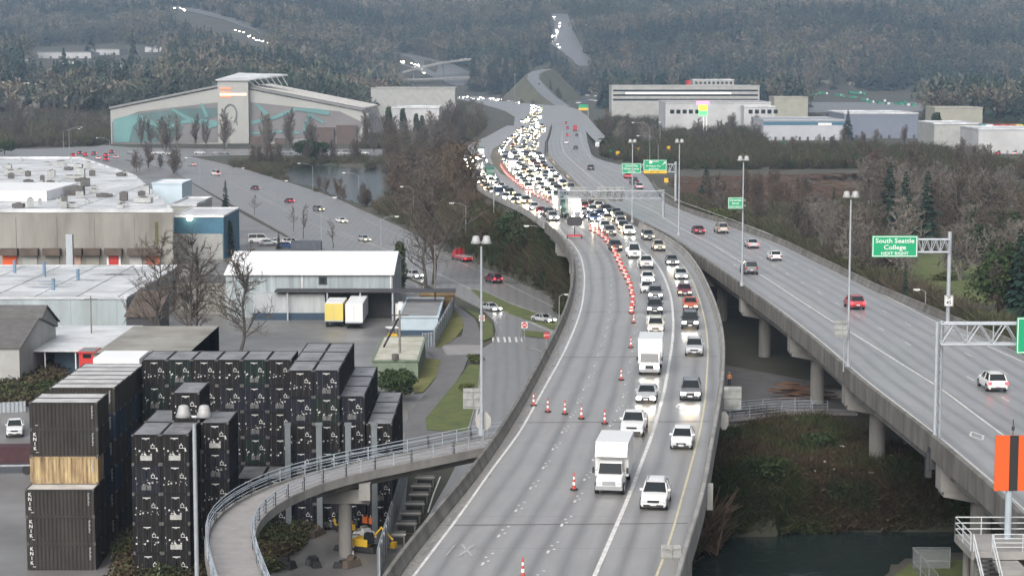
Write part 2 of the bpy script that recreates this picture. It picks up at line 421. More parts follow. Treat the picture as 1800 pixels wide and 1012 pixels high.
# ---------------------------------------------------------------- water
def water_mat():
    m = bpy.data.materials.new("river_water"); m.use_nodes = True; n = m.node_tree; b = n.nodes["Principled BSDF"]
    b.inputs["Base Color"].default_value = (.02, .03, .028, 1); b.inputs["Roughness"].default_value = .1; b.inputs["IOR"].default_value = 1.33
    b.inputs["Specular IOR Level"].default_value = .7
    g = n.nodes.new("ShaderNodeNewGeometry"); no = n.nodes.new("ShaderNodeTexNoise"); no.inputs["Scale"].default_value = .7; no.inputs["Detail"].default_value = 5
    bp = n.nodes.new("ShaderNodeBump"); bp.inputs["Strength"].default_value = .35; bp.inputs["Distance"].default_value = .35
    n.links.new(g.outputs["Position"], no.inputs["Vector"]); n.links.new(no.outputs["Fac"], bp.inputs["Height"]); n.links.new(bp.outputs[0], b.inputs["Normal"])
    return m
WATER = water_mat()
def poly_sheet(name, pts, material, kind='structure', parent=None, uv=False):
    tr = tessellate_polygon([[Vector((p[0], p[1], 0)) for p in pts]])
    o = mesh_obj(name, [tuple(p) for p in pts], [tuple(t) for t in tr], material, parent, uvs=[(p[0], p[1]) for p in pts])
    bm = bmesh.new(); bm.from_mesh(o.data)
    for f in bm.faces:
        if f.normal.z < 0: f.normal_flip()
    bm.to_mesh(o.data); bm.free()
    if kind: o["kind"] = kind
    return o
for nm, P_ in (("river", RIVER_NEAR), ("waterway", RIVER_L), ("pond", POND), ("pond", POND2)):
    poly_sheet(nm, [(x, y, WATER_Z + 0.02) for x, y in [( (a - sum(q[0] for q in P_) / len(P_)) * 1.02 + sum(q[0] for q in P_) / len(P_), (b - sum(q[1] for q in P_) / len(P_)) * 1.02 + sum(q[1] for q in P_) / len(P_)) for a, b in P_]], WATER)
# ================================================================ freeway decks
RA = road_mat("freeway_concrete", (.245, .24, .235), .62, 3.65, .1)
RB = road_mat("eastbound_concrete", (.245, .245, .245), .66, 3.65, .3)
ASPH = road_mat("street_asphalt", (.19, .187, .185), .8, 3.4, 0, joint=400, rough=.36)
ysA = ysteps(88, YEND, 5)
road_a = ribbon("westbound_road", AL, AR, ysA, 0, RA, nx=8)
ysB = ysteps(100, YEND, 5)
road_b = ribbon("eastbound_road", BL, BR, ysB, .004, RB, nx=8)
# painted lines
mb = MB(); strip(mb, path_pts(ASOL, ysteps(90, 392, 4), .02), .2); strip(mb, path_pts(AHOV, ysteps(90, 395, 4), .02), .28)
mb.build("lane_line", MARK, road_a)
mb = MB(); strip(mb, path_pts(AYEL, ysteps(90, 420, 4), .02), .16); mb.build("edge_line", MARKY, road_a)
mb = MB()
for f, ph in ((AD1, 0), (AD2, 3)):
    Y = 112 + ph
    while Y < 400:
        for k in range(4): strip(mb, path_pts(f, [Y + k * .95, Y + k * .95 + (.75 if k == 0 else .28)], .024, side=U(-.05, .05) + (.25 if k % 2 else 0)), .17)
        Y += 7.3
mb.build("lane_dots", MARK, road_a)
mb = MB(); strip(mb, path_pts(B1, ysteps(110, 1150, 5), .03), .2); strip(mb, path_pts(B4, ysteps(120, 1150, 5), .03), .18)
strip(mb, path_pts(lambda Y: BL(Y) + 1.1, ysteps(110, 560, 5), .03), .13)
mb.build("lane_line", MARK, road_b)
mb = MB()
for k, fr in enumerate((.34, .68)):
    dashes(mb, (lambda Y, fr=fr: B1(Y) + (B4(Y) - B1(Y)) * fr), 130 + k * 4, 560, 2.7, 9.4, .13, .03)
mb.build("lane_dash", MARK, road_b)
def diamond(road, c, s=1.0):
    mb = MB(); P = [(0, -1.9), (.55, 0), (0, 1.9), (-.55, 0)]
    for i in range(4):
        a = Vector((P[i][0], P[i][1], 0)) * s; b = Vector((P[(i + 1) % 4][0], P[(i + 1) % 4][1], 0)) * s
        strip(mb, [c + a, c + b], .17 * s)
    mb.build("diamond_marking", MARK, road)
for u, v in ((1717, 766), (1296, 467)):
    p = rp(u, v); p.z += .03; diamond(road_b, p)
for u, v in ((1199, 715),):
    p = rp(u, v); p.z += .03; diamond(road_a, p)
# worn letter scraps on the deck ("/X")
p = rp(812, 967); mb = MB(); p.z += .03
strip(mb, [p + Vector((-.15, -1.5, 0)), p + Vector((.75, 1.5, 0))], .22); strip(mb, [p + Vector((.65, -1.5, .002)), p + Vector((-.05, 1.5, .002))], .18); strip(mb, [p + Vector((-.95, -1.4, 0)), p + Vector((-.5, 1.3, 0))], .1)
mb.build("letter_marking", mat("worn_marking", (.42, .41, .4), .6, .4, 2, col2=(.28, .27, .265)), road_a)
# expansion joints and the gravelly shoulder dirt on the near deck
mb = MB()
for Y in (130, 168, 206, 244, 282, 320):
    strip(mb, [Vector((float(AL(Y)) + .3, Y, 14.016)), Vector((float(AR(Y)) - .3, Y + .6, 14.016))], .2)
mb.build("expansion_joint", mat("joint_dark", (.155, .152, .15), .7, .3, 2), road_a)
SH = mat("shoulder_dirt", (.17, .16, .145), .95, .6, 2.5, col2=(.27, .265, .255), bump=.6)
ribbon("shoulder_dirt", lambda Y: AL(Y) + .02, lambda Y: AL(Y) + .75 + .25 * np.sin(np.asarray(Y) * .7) + .15 * np.sin(np.asarray(Y) * 2.3), ysteps(95, 420, 1.3), .01, SH, nx=3, parent=road_a)
# ================================================================ viaduct structures
PAR = [(0, -.9), (0, .95), (.28, .95), (.36, .5), (.55, .15), (.55, .0), (.6, -.9)]
def viaduct(name, label, fl, fr, y0, y1, cols, group=None):
    e = empty(name, (float(fl(y0)), y0, 0), 0, label, "viaduct", group)
    inv = Vector(e.location)
    yy = ysteps(y0, y1, 4)
    def B(o): o.parent = e; o.location = -inv; return o
    L_ = path_pts(fl, yy); R_ = path_pts(fr, yy)
    B(sweep("parapet", L_, [(-.42, -1.0), (-.42, .82), (-.36, .9), (-.12, .9), (-.05, .5), (.12, .12), (.12, -.06), (-.05, -1.0)], CONCD))
    B(sweep("parapet", R_, [(.42, -1.0), (.42, .82), (.36, .9), (.12, .9), (.05, .5), (-.12, .12), (-.12, -.06), (.05, -1.0)], CONC if fl is AL else CONCD))
    # deck slab
    vs = []; fs = []
    for i, Y in enumerate(yy):
        a, b = float(fl(Y)) - .05, float(fr(Y)) + .05; z = float(zr(Y))
        vs += [(a, Y, z - .05), (b, Y, z - .05), (b, Y, z - .5), (a, Y, z - .5)]
    for i in range(len(yy) - 1):
        for j in range(4): fs.append((i * 4 + j, i * 4 + (j + 1) % 4, i * 4 + 4 + (j + 1) % 4, i * 4 + 4 + j))
    fs += [(0, 1, 2, 3), tuple(len(vs) - 4 + j for j in (3, 2, 1, 0))]
    B(mesh_obj("deck_slab", vs, fs, DKCONC))
    n = 6
    for k in range(n):
        f = (lambda Y, k=k: fl(Y) + 1.0 + (fr(Y) - fl(Y) - 2.0) * k / (n - 1))
        B(sweep("girder", path_pts(f, yy), [(-.45, -.5), (.45, -.5), (.25, -.8), (.25, -1.9), (.5, -2.15), (-.5, -2.15), (-.25, -1.9), (-.25, -.8)], DKCONC))
    for Y in cols:
        a, b = float(fl(Y)) + .1, float(fr(Y)) - .1; z = float(zr(Y))
        m = MB(); m.add([(a, Y - 1, z - 2.16), (b, Y - 1, z - 2.16), (b, Y - 1, z - 3.3), (b - 2.6, Y - 1, z - 4.1), (a + 2.6, Y - 1, z - 4.1), (a, Y - 1, z - 3.6),
                         (a, Y + 1, z - 2.16), (b, Y + 1, z - 2.16), (b, Y + 1, z - 3.3), (b - 2.6, Y + 1, z - 4.1), (a + 2.6, Y + 1, z - 4.1), (a, Y + 1, z - 3.6)],
                        [(0, 1, 2, 3, 4, 5), (11, 10, 9, 8, 7, 6)] + [(i, (i + 1) % 6, (i + 1) % 6 + 6, i + 6) for i in range(6)])
        # end block beside the outermost girder
        m.b2(a - .25, a + 1.2, Y - 1.05, Y + 1.05, z - 3.2, z - 1.1)
        B(m.build("crossbeam", CONC))
        for cx in (a + 3.2, b - 3.2) if b - a < 24 else (a + 3.2, (a + b) / 2, b - 3.2):
            zb = terr1(cx, Y) - 1.5
            m = MB(); m.tube([(cx, Y, zb), (cx, Y, z - 4.05)], .82, 20)
            B(m.build("column", CONC, smooth=False))
    return e
viaduct("freeway_viaduct", "long curved concrete viaduct packed with headlights and orange cones", AL, AR, 88, 372, (95, 130, 168, 206, 244, 282, 320, 355))
vb = viaduct("freeway_viaduct", "straight concrete viaduct with few cars, carried on round columns over the dark bank", BL, BR, 100, 372, (118, 156, 196, 232, 270, 308, 345))
# median barrier and outer barriers on the embankment part
def barrier(f, y0, y1, lab, h=.85, side=0, m=CONC, nm="concrete_barrier"):
    o = sweep(nm, path_pts(f, ysteps(y0, y1, 6), 0, side), [(-.3, -.4), (-.28, .1), (-.1, h), (.1, h), (.28, .1), (.3, -.4)], m)
    tag(o, lab, "barrier"); return o
barrier(AR, 372.5, YEND, "dark concrete barrier dividing the jammed carriageway from the open one", side=.65, m=CONCD, h=1.0)
barrier(AL, 372.5, 760, "low concrete barrier along the wooded edge of the jammed carriageway", side=-.3)
barrier(BR, 372.5, 505, "grey concrete barrier along the outer edge of the open carriageway beyond the viaduct", side=.3, m=CONCD)
# far junction pavement
ZF = 5.06
J = [(795,167),(835,169),(869,172),(907,177),(950,181),(985,184),(1000,188),(1018,193),(1030,203),(1037,224),(903,222),(905,206),(889,196),(871,190),(849,184),(813,176),(790,173)]
poly_sheet("junction_road", [gp(u, v, ZF) for u, v in J], RA)
J = [(1029,200),(1045,220),(1064,240),(1055,250),(1049,251),(1036,238),(1026,225)]
poly_sheet("exit_road", [gp(u, v, ZF + .04) for u, v in J], RB)
isl = poly_sheet("traffic_island", [rp(u, v, .12) for u, v in [(866,262),(880,254),(889,257),(882,272),(884,288),(897,303),(907,310),(896,312),(880,305),(868,291),(862,276)]], mat("island_soil", (.13, .11, .09), .95, .4, .5, col2=(.08, .08, .05)))
RAMPZ = [(982,186,5.1),(966,176,6),(948,162,9),(936,150,13),(930,140,16),(938,130,18),(958,124,18)]
VX = 560
# ================================================================ text
def text_mesh(s, size, mats=None, align='CENTER', ls=1.0):
    cu = bpy.data.curves.new("lettering", 'FONT'); cu.body = s; cu.size = size; cu.align_x = align; cu.align_y = 'CENTER'; cu.extrude = .012; cu.resolution_u = 2; cu.space_line = ls; cu.offset = size * .012
    ob = bpy.data.objects.new("lettering", cu); COL.objects.link(ob)
    me = bpy.data.meshes.new_from_object(ob.evaluated_get(bpy.context.evaluated_depsgraph_get()))
    bpy.data.objects.remove(ob); bpy.data.curves.remove(cu)
    me.materials.clear(); me.materials.append(mats or WHITE)
    return me
def lettering(s, size, loc, parent, m=None, rx=PI / 2, rz=0, align='CENTER', sx=1.0):
    o = bpy.data.objects.new("lettering", text_mesh(s, size, m, align)); COL.objects.link(o)
    o.location = loc; o.rotation_euler = (rx, 0, rz); o.scale = (sx, 1, 1); o.parent = parent; return o
# sign board local frame: faces -Y, centre at origin
def board(parent, cx, cz, wd, ht, colr, y=0, border=WHITE, th=.08, bw=None):
    bw = bw or min(wd, ht) * .035
    m = MB(); m.b2(cx - wd / 2, cx + wd / 2, y, y + th, cz - ht / 2, cz + ht / 2)
    p = m.build("board", colr, parent)
    if border:
        f = MB(); x0, x1, z0, z1 = cx - wd / 2 + bw, cx + wd / 2 - bw, cz - ht / 2 + bw, cz + ht / 2 - bw
        f.b2(x0, x1, y - .012, y - .002, z1 - bw, z1); f.b2(x0, x1, y - .012, y - .002, z0, z0 + bw)
        f.b2(x0, x0 + bw, y - .012, y - .002, z0 + bw, z1 - bw); f.b2(x1 - bw, x1, y - .012, y - .002, z0 + bw, z1 - bw)
        f.build("border", border, p)
    return p
def truss(m, x0, x1, z0, z1, y, d=.9, r=.07, n=5):
    for yy in (y, y + d):
        for z in (z0, z1): m.tube([(x0, yy, z), (x1, yy, z)], r, 6)
        for k in range(n):
            a = x0 + (x1 - x0) * k / n; b = x0 + (x1 - x0) * (k + 1) / n; c = (a + b) / 2
            m.tube([(a, yy, z0), (c, yy, z1)], r * .6, 5); m.tube([(c, yy, z1), (b, yy, z0)], r * .6, 5)
    for k in range(n + 1):
        a = x0 + (x1 - x0) * k / n
        m.tube([(a, y, z0), (a, y + d, z0)], r * .6, 5); m.tube([(a, y, z1), (a, y + d, z1)], r * .6, 5)
        m.tube([(a, y, z0), (a, y, z1)], r * .6, 5)
def px_span(u0, u1, v0, v1, Y):
    a = dp(u0, v0, Y); b = dp(u1, v1, Y); return a.x, b.x, a.z, b.z     # x0,x1,ztop,zbot
# ---- college sign on a cantilever
Y = 232
x0, x1, zt, zb = px_span(1533, 1613, 414, 452, Y)
post = dp(1668, 565, Y)
e = empty("cantilever_sign", (post.x, Y, 14), 0, "wide green college sign on a trussed arm reaching in over the open carriageway", "road sign")
m = MB(); m.tube([(0, 0.6, -.5), (0, .6, zt + .4 - 14)], .24, 12); m.build("post", GALV, e)
m = MB(); truss(m, x1 - post.x - 1.5, -.1, zb + .55 - 14, zt - .5 - 14, .15, .9, .09, 5); m.build("truss_arm", GALV, e)
cx = (x0 + x1) / 2 - post.x; cz = (zt + zb) / 2 - 14; hh = zt - zb
b = board(e, cx, cz, x1 - x0, hh, GREENS)
lettering("South Seattle", hh * .30, (cx, -.02, cz + hh * .25), b, sx=1.12); lettering("College", hh * .30, (cx, -.02, cz - hh * .05), b, sx=1.12); lettering("NEXT RIGHT", hh * .2, (cx, -.02, cz - hh * .33), b, sx=1.1)
# 45 limit
x0, x1, zt, zb = px_span(1661, 1675, 519, 538, 231)
e = empty("speed_limit_sign", ((x0 + x1) / 2, 231, 14.9), 0, "white 45 speed limit sign below the college sign, on its post", "road sign")
cz = (zt + zb) / 2 - 14.9
m = MB(); m.tube([(0, .1, -.3), (0, .1, cz + .6)], .05, 6); m.build("post", GALV, e)
b = board(e, 0, cz, x1 - x0 + .05, zt - zb, WHITE, border=BLACK, bw=.035); lettering("SPEED\nLIMIT", .2, (0, -.02, cz + .38), b, BLACK); lettering("45", .62, (0, -.02, cz - .22), b, BLACK)
# ---- green sign beside the third tall lamp
x0, x1, zt, zb = px_span(1280, 1306, 347, 367, 265)
e = empty("green_guide_sign", (x1, 265, 14.9), 0, "small green guide sign bracketed to the side of a tall lamp pole", "road sign")
cx = (x0 + x1) / 2 - x1; cz = (zt + zb) / 2 - 14.9; hh = zt - zb
m = MB(); m.b2(cx, .35, .1, .22, cz + .3, cz + .42); m.b2(cx, .35, .1, .22, cz - .42, cz - .3); m.build("bracket", GALV, e)
b = board(e, cx, cz, x1 - x0, hh, GREENS)
lettering("Cloverdale", hh * .26, (cx, -.02, cz + hh * .25), b, sx=.9); lettering("Street", hh * .26, (cx, -.02, cz - hh * .03), b); lettering("NEXT RIGHT", hh * .16, (cx, -.02, cz - hh * .31), b, sx=1.15)
# ---- pair of green signs over the merging lanes
Y = 455; g = rp(1182, 330)
e = empty("overhead_sign", (dp(1188, 330, Y).x, Y, float(zr(Y))), 0, "pair of green guide signs, one with a yellow strip, trussed over the merging lanes", "road sign")
ox = e.location.x; oz = e.location.z
x0, x1, zt, zb = px_span(1093, 1127, 287, 305, Y); cx = (x0 + x1) / 2 - ox; cz = (zt + zb) / 2 - oz; hh = zt - zb
m = MB(); m.tube([(0, .8, -1), (0, .8, zt + .3 - oz)], .3, 10); m.build("post", GALV, e)
m = MB(); truss(m, x0 - ox, -.1, zb + .3 - oz, zt - .3 - oz, .25, 1.0, .1, 9); m.build("truss_arm", GALV, e)
b = board(e, cx, cz, x1 - x0, hh, GREENS)
lettering("Olson Way", hh * .27, (cx, -.02, cz + hh * .25), b); lettering("White Center", hh * .27, (cx, -.02, cz - hh * .05), b); lettering("1/2 MILE", hh * .2, (cx, -.02, cz - hh * .33), b)
x0, x1, zt, zb = px_span(1131, 1172, 281, 300, Y); cx = (x0 + x1) / 2 - ox; cz = (zt + zb) / 2 - oz; hh = zt - zb
b = board(e, cx, cz, x1 - x0, hh, GREENS)
lettering("SOUTH", hh * .17, (cx + .1, -.02, cz + hh * .33), b); lettering("W Marginal Way", hh * .2, (cx - .4, -.02, cz - hh * .08), b); lettering("South Park", hh * .2, (cx - .3, -.02, cz - hh * .34), b)
m = MB(); m.tube([(cx - 1.0, -.03, cz + hh * .28), (cx - 1.0, -.02, cz + hh * .28)], .38, 10); m.build("route_shield", WHITE, b)
m = MB(); m.box((0, 0, 0), (.16, .02, .75)); m.add([(-.3, 0, .3), (.3, 0, .3), (0, 0, .72)], [(0, 1, 2)]); m.xform(Matrix.Translation((cx + 1.9, -.03, cz + hh * .12)) @ Matrix.Rotation(PI / 4, 4, 'Y')); m.build("arrow", WHITE, b)
x0, x1, zt, zb = px_span(1132, 1172, 300, 305, Y); yb = board(e, (x0 + x1) / 2 - ox, (zt + zb) / 2 - oz, x1 - x0, zt - zb, YELL, border=None)
lettering("EXIT   ONLY", .42, ((x0 + x1) / 2 - ox, -.02, (zt + zb) / 2 - oz), yb, BLACK)
# ---- sign bridge seen from behind over the jam
Y = 395; a = dp(983, 330, Y); bpt = dp(1166, 330, Y)
e = empty("sign_bridge", (bpt.x, Y, 14), 0, "grey sign bridge over the jammed lanes, seen from behind with dull panel backs", "sign gantry")
ox = e.location.x
zt = dp(0, 336, Y).z - 14; zb = dp(0, 349, Y).z - 14
m = MB(); m.tube([(0, 0, -.5), (0, 0, zt + .3)], .32, 12); m.build("post", POLE, e)
m = MB(); m.tube([(a.x - ox, 0, -1.0), (a.x - ox, 0, zt + .3)], .28, 12); m.build("post", POLE, e)
m = MB(); truss(m, a.x - ox, 0, zb, zt, -.45, .9, .08, 14); m.build("truss", POLE, e)
for u0, u1 in ((1000, 1034), (1049, 1097)):
    x0, x1, z1, z0 = px_span(u0, u1, 329, 355, Y)
    m = MB(); m.b2(x0 - ox, x1 - ox, .9, .98, z0 - 14, z1 - 14)
    for k in range(4):
        xx = x0 + (x1 - x0) * (k + .5) / 4 - ox; m.b2(xx - .06, xx + .06, .5, .895, z0 - 14, z1 - 14)
    for k in range(5): zz = z0 + (z1 - z0) * (k + .5) / 5 - 14; m.b2(x0 - ox, x1 - ox, .82, .9, zz - .04, zz + .04)
    m.build("sign_back", mat("sign_back", (.36, .37, .37), .55, .2, .8, metal=.2), e)
# ---- big gantry with green sign at the frame's edge
Y = 158
x0, _, zt, zb = px_span(1649, 1800, 569, 605, Y)
e = empty("sign_gantry", (x0, Y, 14), 0, "large galvanised sign gantry rising from the near edge of the open carriageway", "sign gantry")
m = MB(); m.tube([(-.12, -.25, -1.4), (-.12, -.25, zt - 14 + .2)], .15, 10); m.tube([(.42, .55, -1.4), (.42, .55, zt - 14 + .2)], .15, 10)
n = 16
for k in range(n):
    z = -1 + (zt - 13) * k / n; z2 = -1 + (zt - 13) * (k + 1) / n
    m.tube([(-.12, -.25, z), (.42, .55, z2)] if k % 2 else [(.42, .55, z), (-.12, -.25, z2)], .04, 5)
m.build("post", GALV, e)
m = MB(); m.b2(-.5, .9, -.5, .5, -1.9, -.2); m.b2(-.75, -.3, -.3, .3, -2.6, -.6); m.build("bracket", DARK, e)
m = MB(); truss(m, .2, 19, zb - 14, zt - 14, -.25, 1.0, .1, 9); m.build("truss", GALV, e)
m = MB(); m.tube([(19, 0, -.5), (19, 0, zt - 13.8)], .2, 10); m.build("post", GALV, e)
s0, _, s1, s2 = px_span(1787, 1800, 557, 621, Y - .6)
b = board(e, s0 - x0 + 2.2, (s1 + s2) / 2 - 14, 4.4, s1 - s2, GREENS, y=-.75, bw=.07)
# ---- small sign panels seen from behind / on barriers
SB = mat("panel_back", (.33, .34, .33), .6, .3, 1.5, col2=(.2, .2, .19))
def panel_sign(name, label, u0, u1, v0, v1, Y, zbase, post=True, shape=None, m_=None, postx=None, frame=True, col=None):
    x0, x1, zt, zb = px_span(u0, u1, v0, v1, Y); cx = (x0 + x1) / 2; px_ = cx if postx is None else dp(postx, 500, Y).x
    e = empty(name, (px_, Y, zbase), 0, label, "road sign"); c = cx - px_; z0 = zb - zbase; z1 = zt - zbase; h = (x1 - x0) / 2
    m = MB()
    if shape: m.add([(c + h * math.cos(2 * PI * (k + .5) / shape), yy, (z0 + z1) / 2 + (z1 - z0) / 2 * math.sin(2 * PI * (k + .5) / shape)) for yy in (0, .06) for k in range(shape)], [tuple(range(shape)), tuple(range(2 * shape - 1, shape - 1, -1))] + [(k, (k + 1) % shape, (k + 1) % shape + shape, k + shape) for k in range(shape)])
    else:
        m.b2(c - h, c + h, 0, .05, z0, z1)
        if frame:
            for k in range(3): zz = z0 + (z1 - z0) * (.15 + .35 * k); m.b2(c - h * .97, c + h * .97, -.07, -.002, zz - .05, zz + .05)
            m.b2(c - .05, c + .05, -.13, -.072, z0, z1)
    m.build("panel", m_ or SB, e)
    if post: m = MB(); m.tube([(0, .15, -.4), (0, .15, z1 - .1)], .07, 6); m.build("post", POLE, e)
    return e
panel_sign("road_sign", "grey back of a square sign fixed to a tall lamp pole on the open carriageway", 1467, 1491, 563, 593, 193, 14.9, postx=1486)
panel_sign("road_sign", "grey sign back on the parapet where the cars run, above the footbridge railing", 1273, 1303, 679, 719, 182, 14, postx=1275)
panel_sign("octagonal_sign", "back of an octagonal sign hanging off the parapet below the grey sign back", 1265, 1281, 722, 756, 176, 13.4, shape=8, m_=CONCL, post=False)
panel_sign("road_sign", "grey sign back with faint stencil beside the tall lamp pole over the street", 814, 846, 682, 718, 158, 14.5, postx=846)
panel_sign("octagonal_sign", "pale back of an octagonal sign on the tall lamp pole over the street", 835, 864, 722, 758, 158.3, 14.2, shape=8, m_=CONCL, post=False)
panel_sign("road_sign", "grey sign panel on a post standing in the nearest carriageway shoulder", 1162, 1197, 957, 998, 121, 14, postx=1180)
panel_sign("electrical_cabinet", "small pale box hung outside the parapet near the river", 1243, 1253, 849, 896, 141, 13.4, post=False, frame=False, m_=CONCL)
# stop and do-not-enter signs on the street below
def street_sign(name, label, u, vtop, vbase, kind, sz):
    b = gp(u, vbase); t = dp(u, vtop, b.y)
    e = empty(name, b, 0, label, "road sign"); h = t.z
    m = MB(); m.tube([(0, .06, -.3), (0, .06, h)], .05, 6); m.build("post", POLE, e)
    m = MB(); z = h - sz / 2
    if kind == 'stop':
        m.cm = 0; m.add([(sz / 2 * math.cos(2 * PI * (k + .5) / 8), yy, z + sz / 2 * math.sin(2 * PI * (k + .5) / 8)) for yy in (0, .04) for k in range(8)], [tuple(range(8)), tuple(range(15, 7, -1))] + [(k, (k + 1) % 8, (k + 1) % 8 + 8, k + 8) for k in range(8)])
        p = m.build("panel", RED, e); lettering("STOP", sz * .34, (0, -.01, z), p)
    else:
        m.b2(-sz / 2, sz / 2, 0, .04, z - sz / 2, z + sz / 2); p = m.build("panel", WHITE, e)
        m = MB(); m.add([(sz * .45 * math.cos(a) , -.01, z + sz * .45 * math.sin(a)) for a in [2 * PI * k / 20 for k in range(20)]], [tuple(range(20))]); m.build("disc", RED, p, normals=False)
        m = MB(); m.b2(-sz * .33, sz * .33, -.02, -.012, z - sz * .07, z + sz * .07); m.build("bar", WHITE, p)
    return e
street_sign("stop_sign", "red stop sign on the small grass island under the viaduct edge", 961, 583, 610, 'stop', 1.1)
street_sign("do_not_enter_sign", "square do not enter sign beside the crosswalk on the street", 922, 566, 598, 'dne', .95)
street_sign("do_not_enter_sign", "square do not enter sign in the planted strip by the street corner", 847, 554, 600, 'dne', .9)
# ================================================================ tall lamps with two domed heads
def mast(u, vb, vt, Y, zb, label, n=14):
    b = dp(u, vt, Y); e = empty("mast_lamp", (b.x, Y, zb), 0, label, "lamp post", "tall lamp posts with paired domed heads along the viaducts"); h = b.z - zb
    m = MB(); m.tube([(0, 0, 0), (0, 0, h - .4)], .14 if Y > 100 else .11, 10, .08); m.cyl((0, 0, -.02), .3, .5, 10); m.build("pole", GALV, e)
    m = MB(); m.tube([(-.5, 0, h - .1), (.5, 0, h - .1)], .06, 6); m.build("cross_arm", GALV, e)
    for s in (-1, 1):
        m = MB(); c = (s * .42, 0); pr = [(.1, .0), (.24, -.05), (.29, -.18), (.32, -.36), (.44, -.62), (.4, -.64)]
        vs = []; fs = []; k = 14
        for r, z in pr:
            for j in range(k): a = 2 * PI * j / k; vs.append((c[0] + r * math.cos(a), r * math.sin(a), h + .45 + z))
        for i in range(len(pr) - 1):
            for j in range(k): fs.append((i * k + j, i * k + (j + 1) % k, (i + 1) * k + (j + 1) % k, (i + 1) * k + j))
        fs += [tuple(range(k)), tuple(len(vs) - k + j for j in range(k))]
        m.add(vs, fs); 
        if Y < 100: m.xform(Matrix.Translation((s * .42, 0, h + .2)) @ Matrix.Scale(.78, 4) @ Matrix.Translation((-s * .42, 0, -h - .2)))
        m.build("lamp_head", mat("lamp_housing", (.36, .36, .36), .5, .1, 3), e, smooth=True)
    return e
mast(846, 0, 424, 158, 14.8, "tall lamp post on the parapet above the street, paired domed heads against the road")
mast(341, 0, 728, 80, 14.8, "nearest tall lamp post, its paired domed heads in front of the black containers")
mast(1496, 0, 344, 194, 14.8, "tall lamp post on the open carriageway parapet with grey sign back on it")
mast(1307, 0, 280, 266, 14.8, "tall lamp post with the small green sign bracketed to it")
mast(1194.5, 0, 249, 345, 14.8, "tall lamp post by the median just beyond the sign bridge post")
mast(1112, 0, 249, 376, 14.5, "tall lamp post rising in front of the green overhead signs, median side")
# ================================================================ cobra street lamps
def cobra(u, vb, vt, arm, label, z=None, Y=None, curve=False):
    b = tp(u, vb) if Y is None else Vector((dp(u, vb, Y).x, Y, dp(u, vb, Y).z))
    t = dp(u, vt, b.y); h = t.z - b.z; s = b.y / FPX
    e = empty("street_lamp", b, 0, label, "street lamp", "single arm street lamps along the streets")
    r = max(.07, .35 * s * 1.0)
    m = MB(); m.tube([(0, 0, -.3), (0, 0, h)], r * 1.25, 8, r * .8); m.build("pole", POLE, e)
    ax = arm * s
    m = MB(); P = [(0, 0, h - .15), (ax * .35, 0, h + abs(ax) * .16), (ax * .8, 0, h + abs(ax) * .22), (ax, 0, h + abs(ax) * .2)]
    if curve: P = [(0, 0, h - .5), (ax * .1, 0, h + abs(ax) * .25), (ax * .35, 0, h + abs(ax) * .42), (ax, 0, h + abs(ax) * .45)]
    m.tube(P, r * .6, 6); m.build("arm", POLE, e)
    m = MB(); zz = P[-1][2]; m.box((ax, 0, zz), (1.0, .4, .2)); m.box((ax, 0, zz - .14), (.6, .3, .1)); m.build("lamp_head", WHITE, e)
    return e
COB = [(565, 430, 352, 24, "pale street lamp by the two street trees, long arm over the road"), (670, 432, 386, 28, "short looking street lamp by the back of the white roofed shed"),
 (727, 402, 332, -20, "street lamp among the bare trees before the vine covered slope"), (819, 447, 362, -25, "street lamp directly behind the tow truck"),
 (960, 484, 404, -35, "street lamp on grass beside the viaduct, arm over the bank"), (482, 357, 322, 22, "street lamp on the kerb where the white van drives away"),
 (550, 334, 292, -24, "street lamp on the river bank, first from the white delivery truck"), (631, 356, 309, -26, "street lamp on the river bank near the wide bare tree"),
 (983, 562, 520, 14, "street lamp tucked against the viaduct edge beside the grass median"), (352, 322, 282, -24, "street lamp near the stop line with red tail lights"),
 (122, 268, 228, 22, "street lamp at the far end of the red lit queue"), (406, 318, 300, 22, "low street lamp opposite the parked white cars"),
 (193, 262, 247, -22, "street lamp behind the queue of red tail lights"), (112, 268, 232, 28, "thin street lamp at the edge of the big white roof"),
 (1626, 560, 512, -16, "street lamp behind the outer barrier by the mossy clearing")]
for u, vb, vt, arm, l in COB: cobra(u, vb, vt, arm, l)
cobra(1230, 0, 300, 0, "x", Y=500) if 0 else None
for u, vb, vt, arm, l in ((868, 385, 318, 0, "plain thin pole standing on the bushy bank by the jam"), (905, 185, 131, 0, "thin tall pole at the far junction before the firs"),
                          (1142, 300, 229, -30, "tall curved arm lamp beside the ramp behind the green signs"), (1157, 300, 255, -36, "lower curved arm lamp beside the ramp behind the green signs"),
                          (1551, 240, 207, 0, "pole in front of the blue grey warehouse"), (1160, 262, 215, 0, "thin pole among the bare trees before the lit sign")):
    if arm: cobra(u, vb, vt, arm, l, curve=True)
    else:
        b = tp(u, vb); h = dp(u, vt, b.y).z - b.z; e = empty("lamp_pole", b, 0, l, "pole")
        m = MB(); m.tube([(0, 0, -.3), (0, 0, h)], max(.1, .3 * b.y / FPX), 8); m.build("pole", POLE, e)
        m = MB(); m.box((0, 0, h), (1.2, .5, .35)); m.build("lamp_head", WHITE, e)
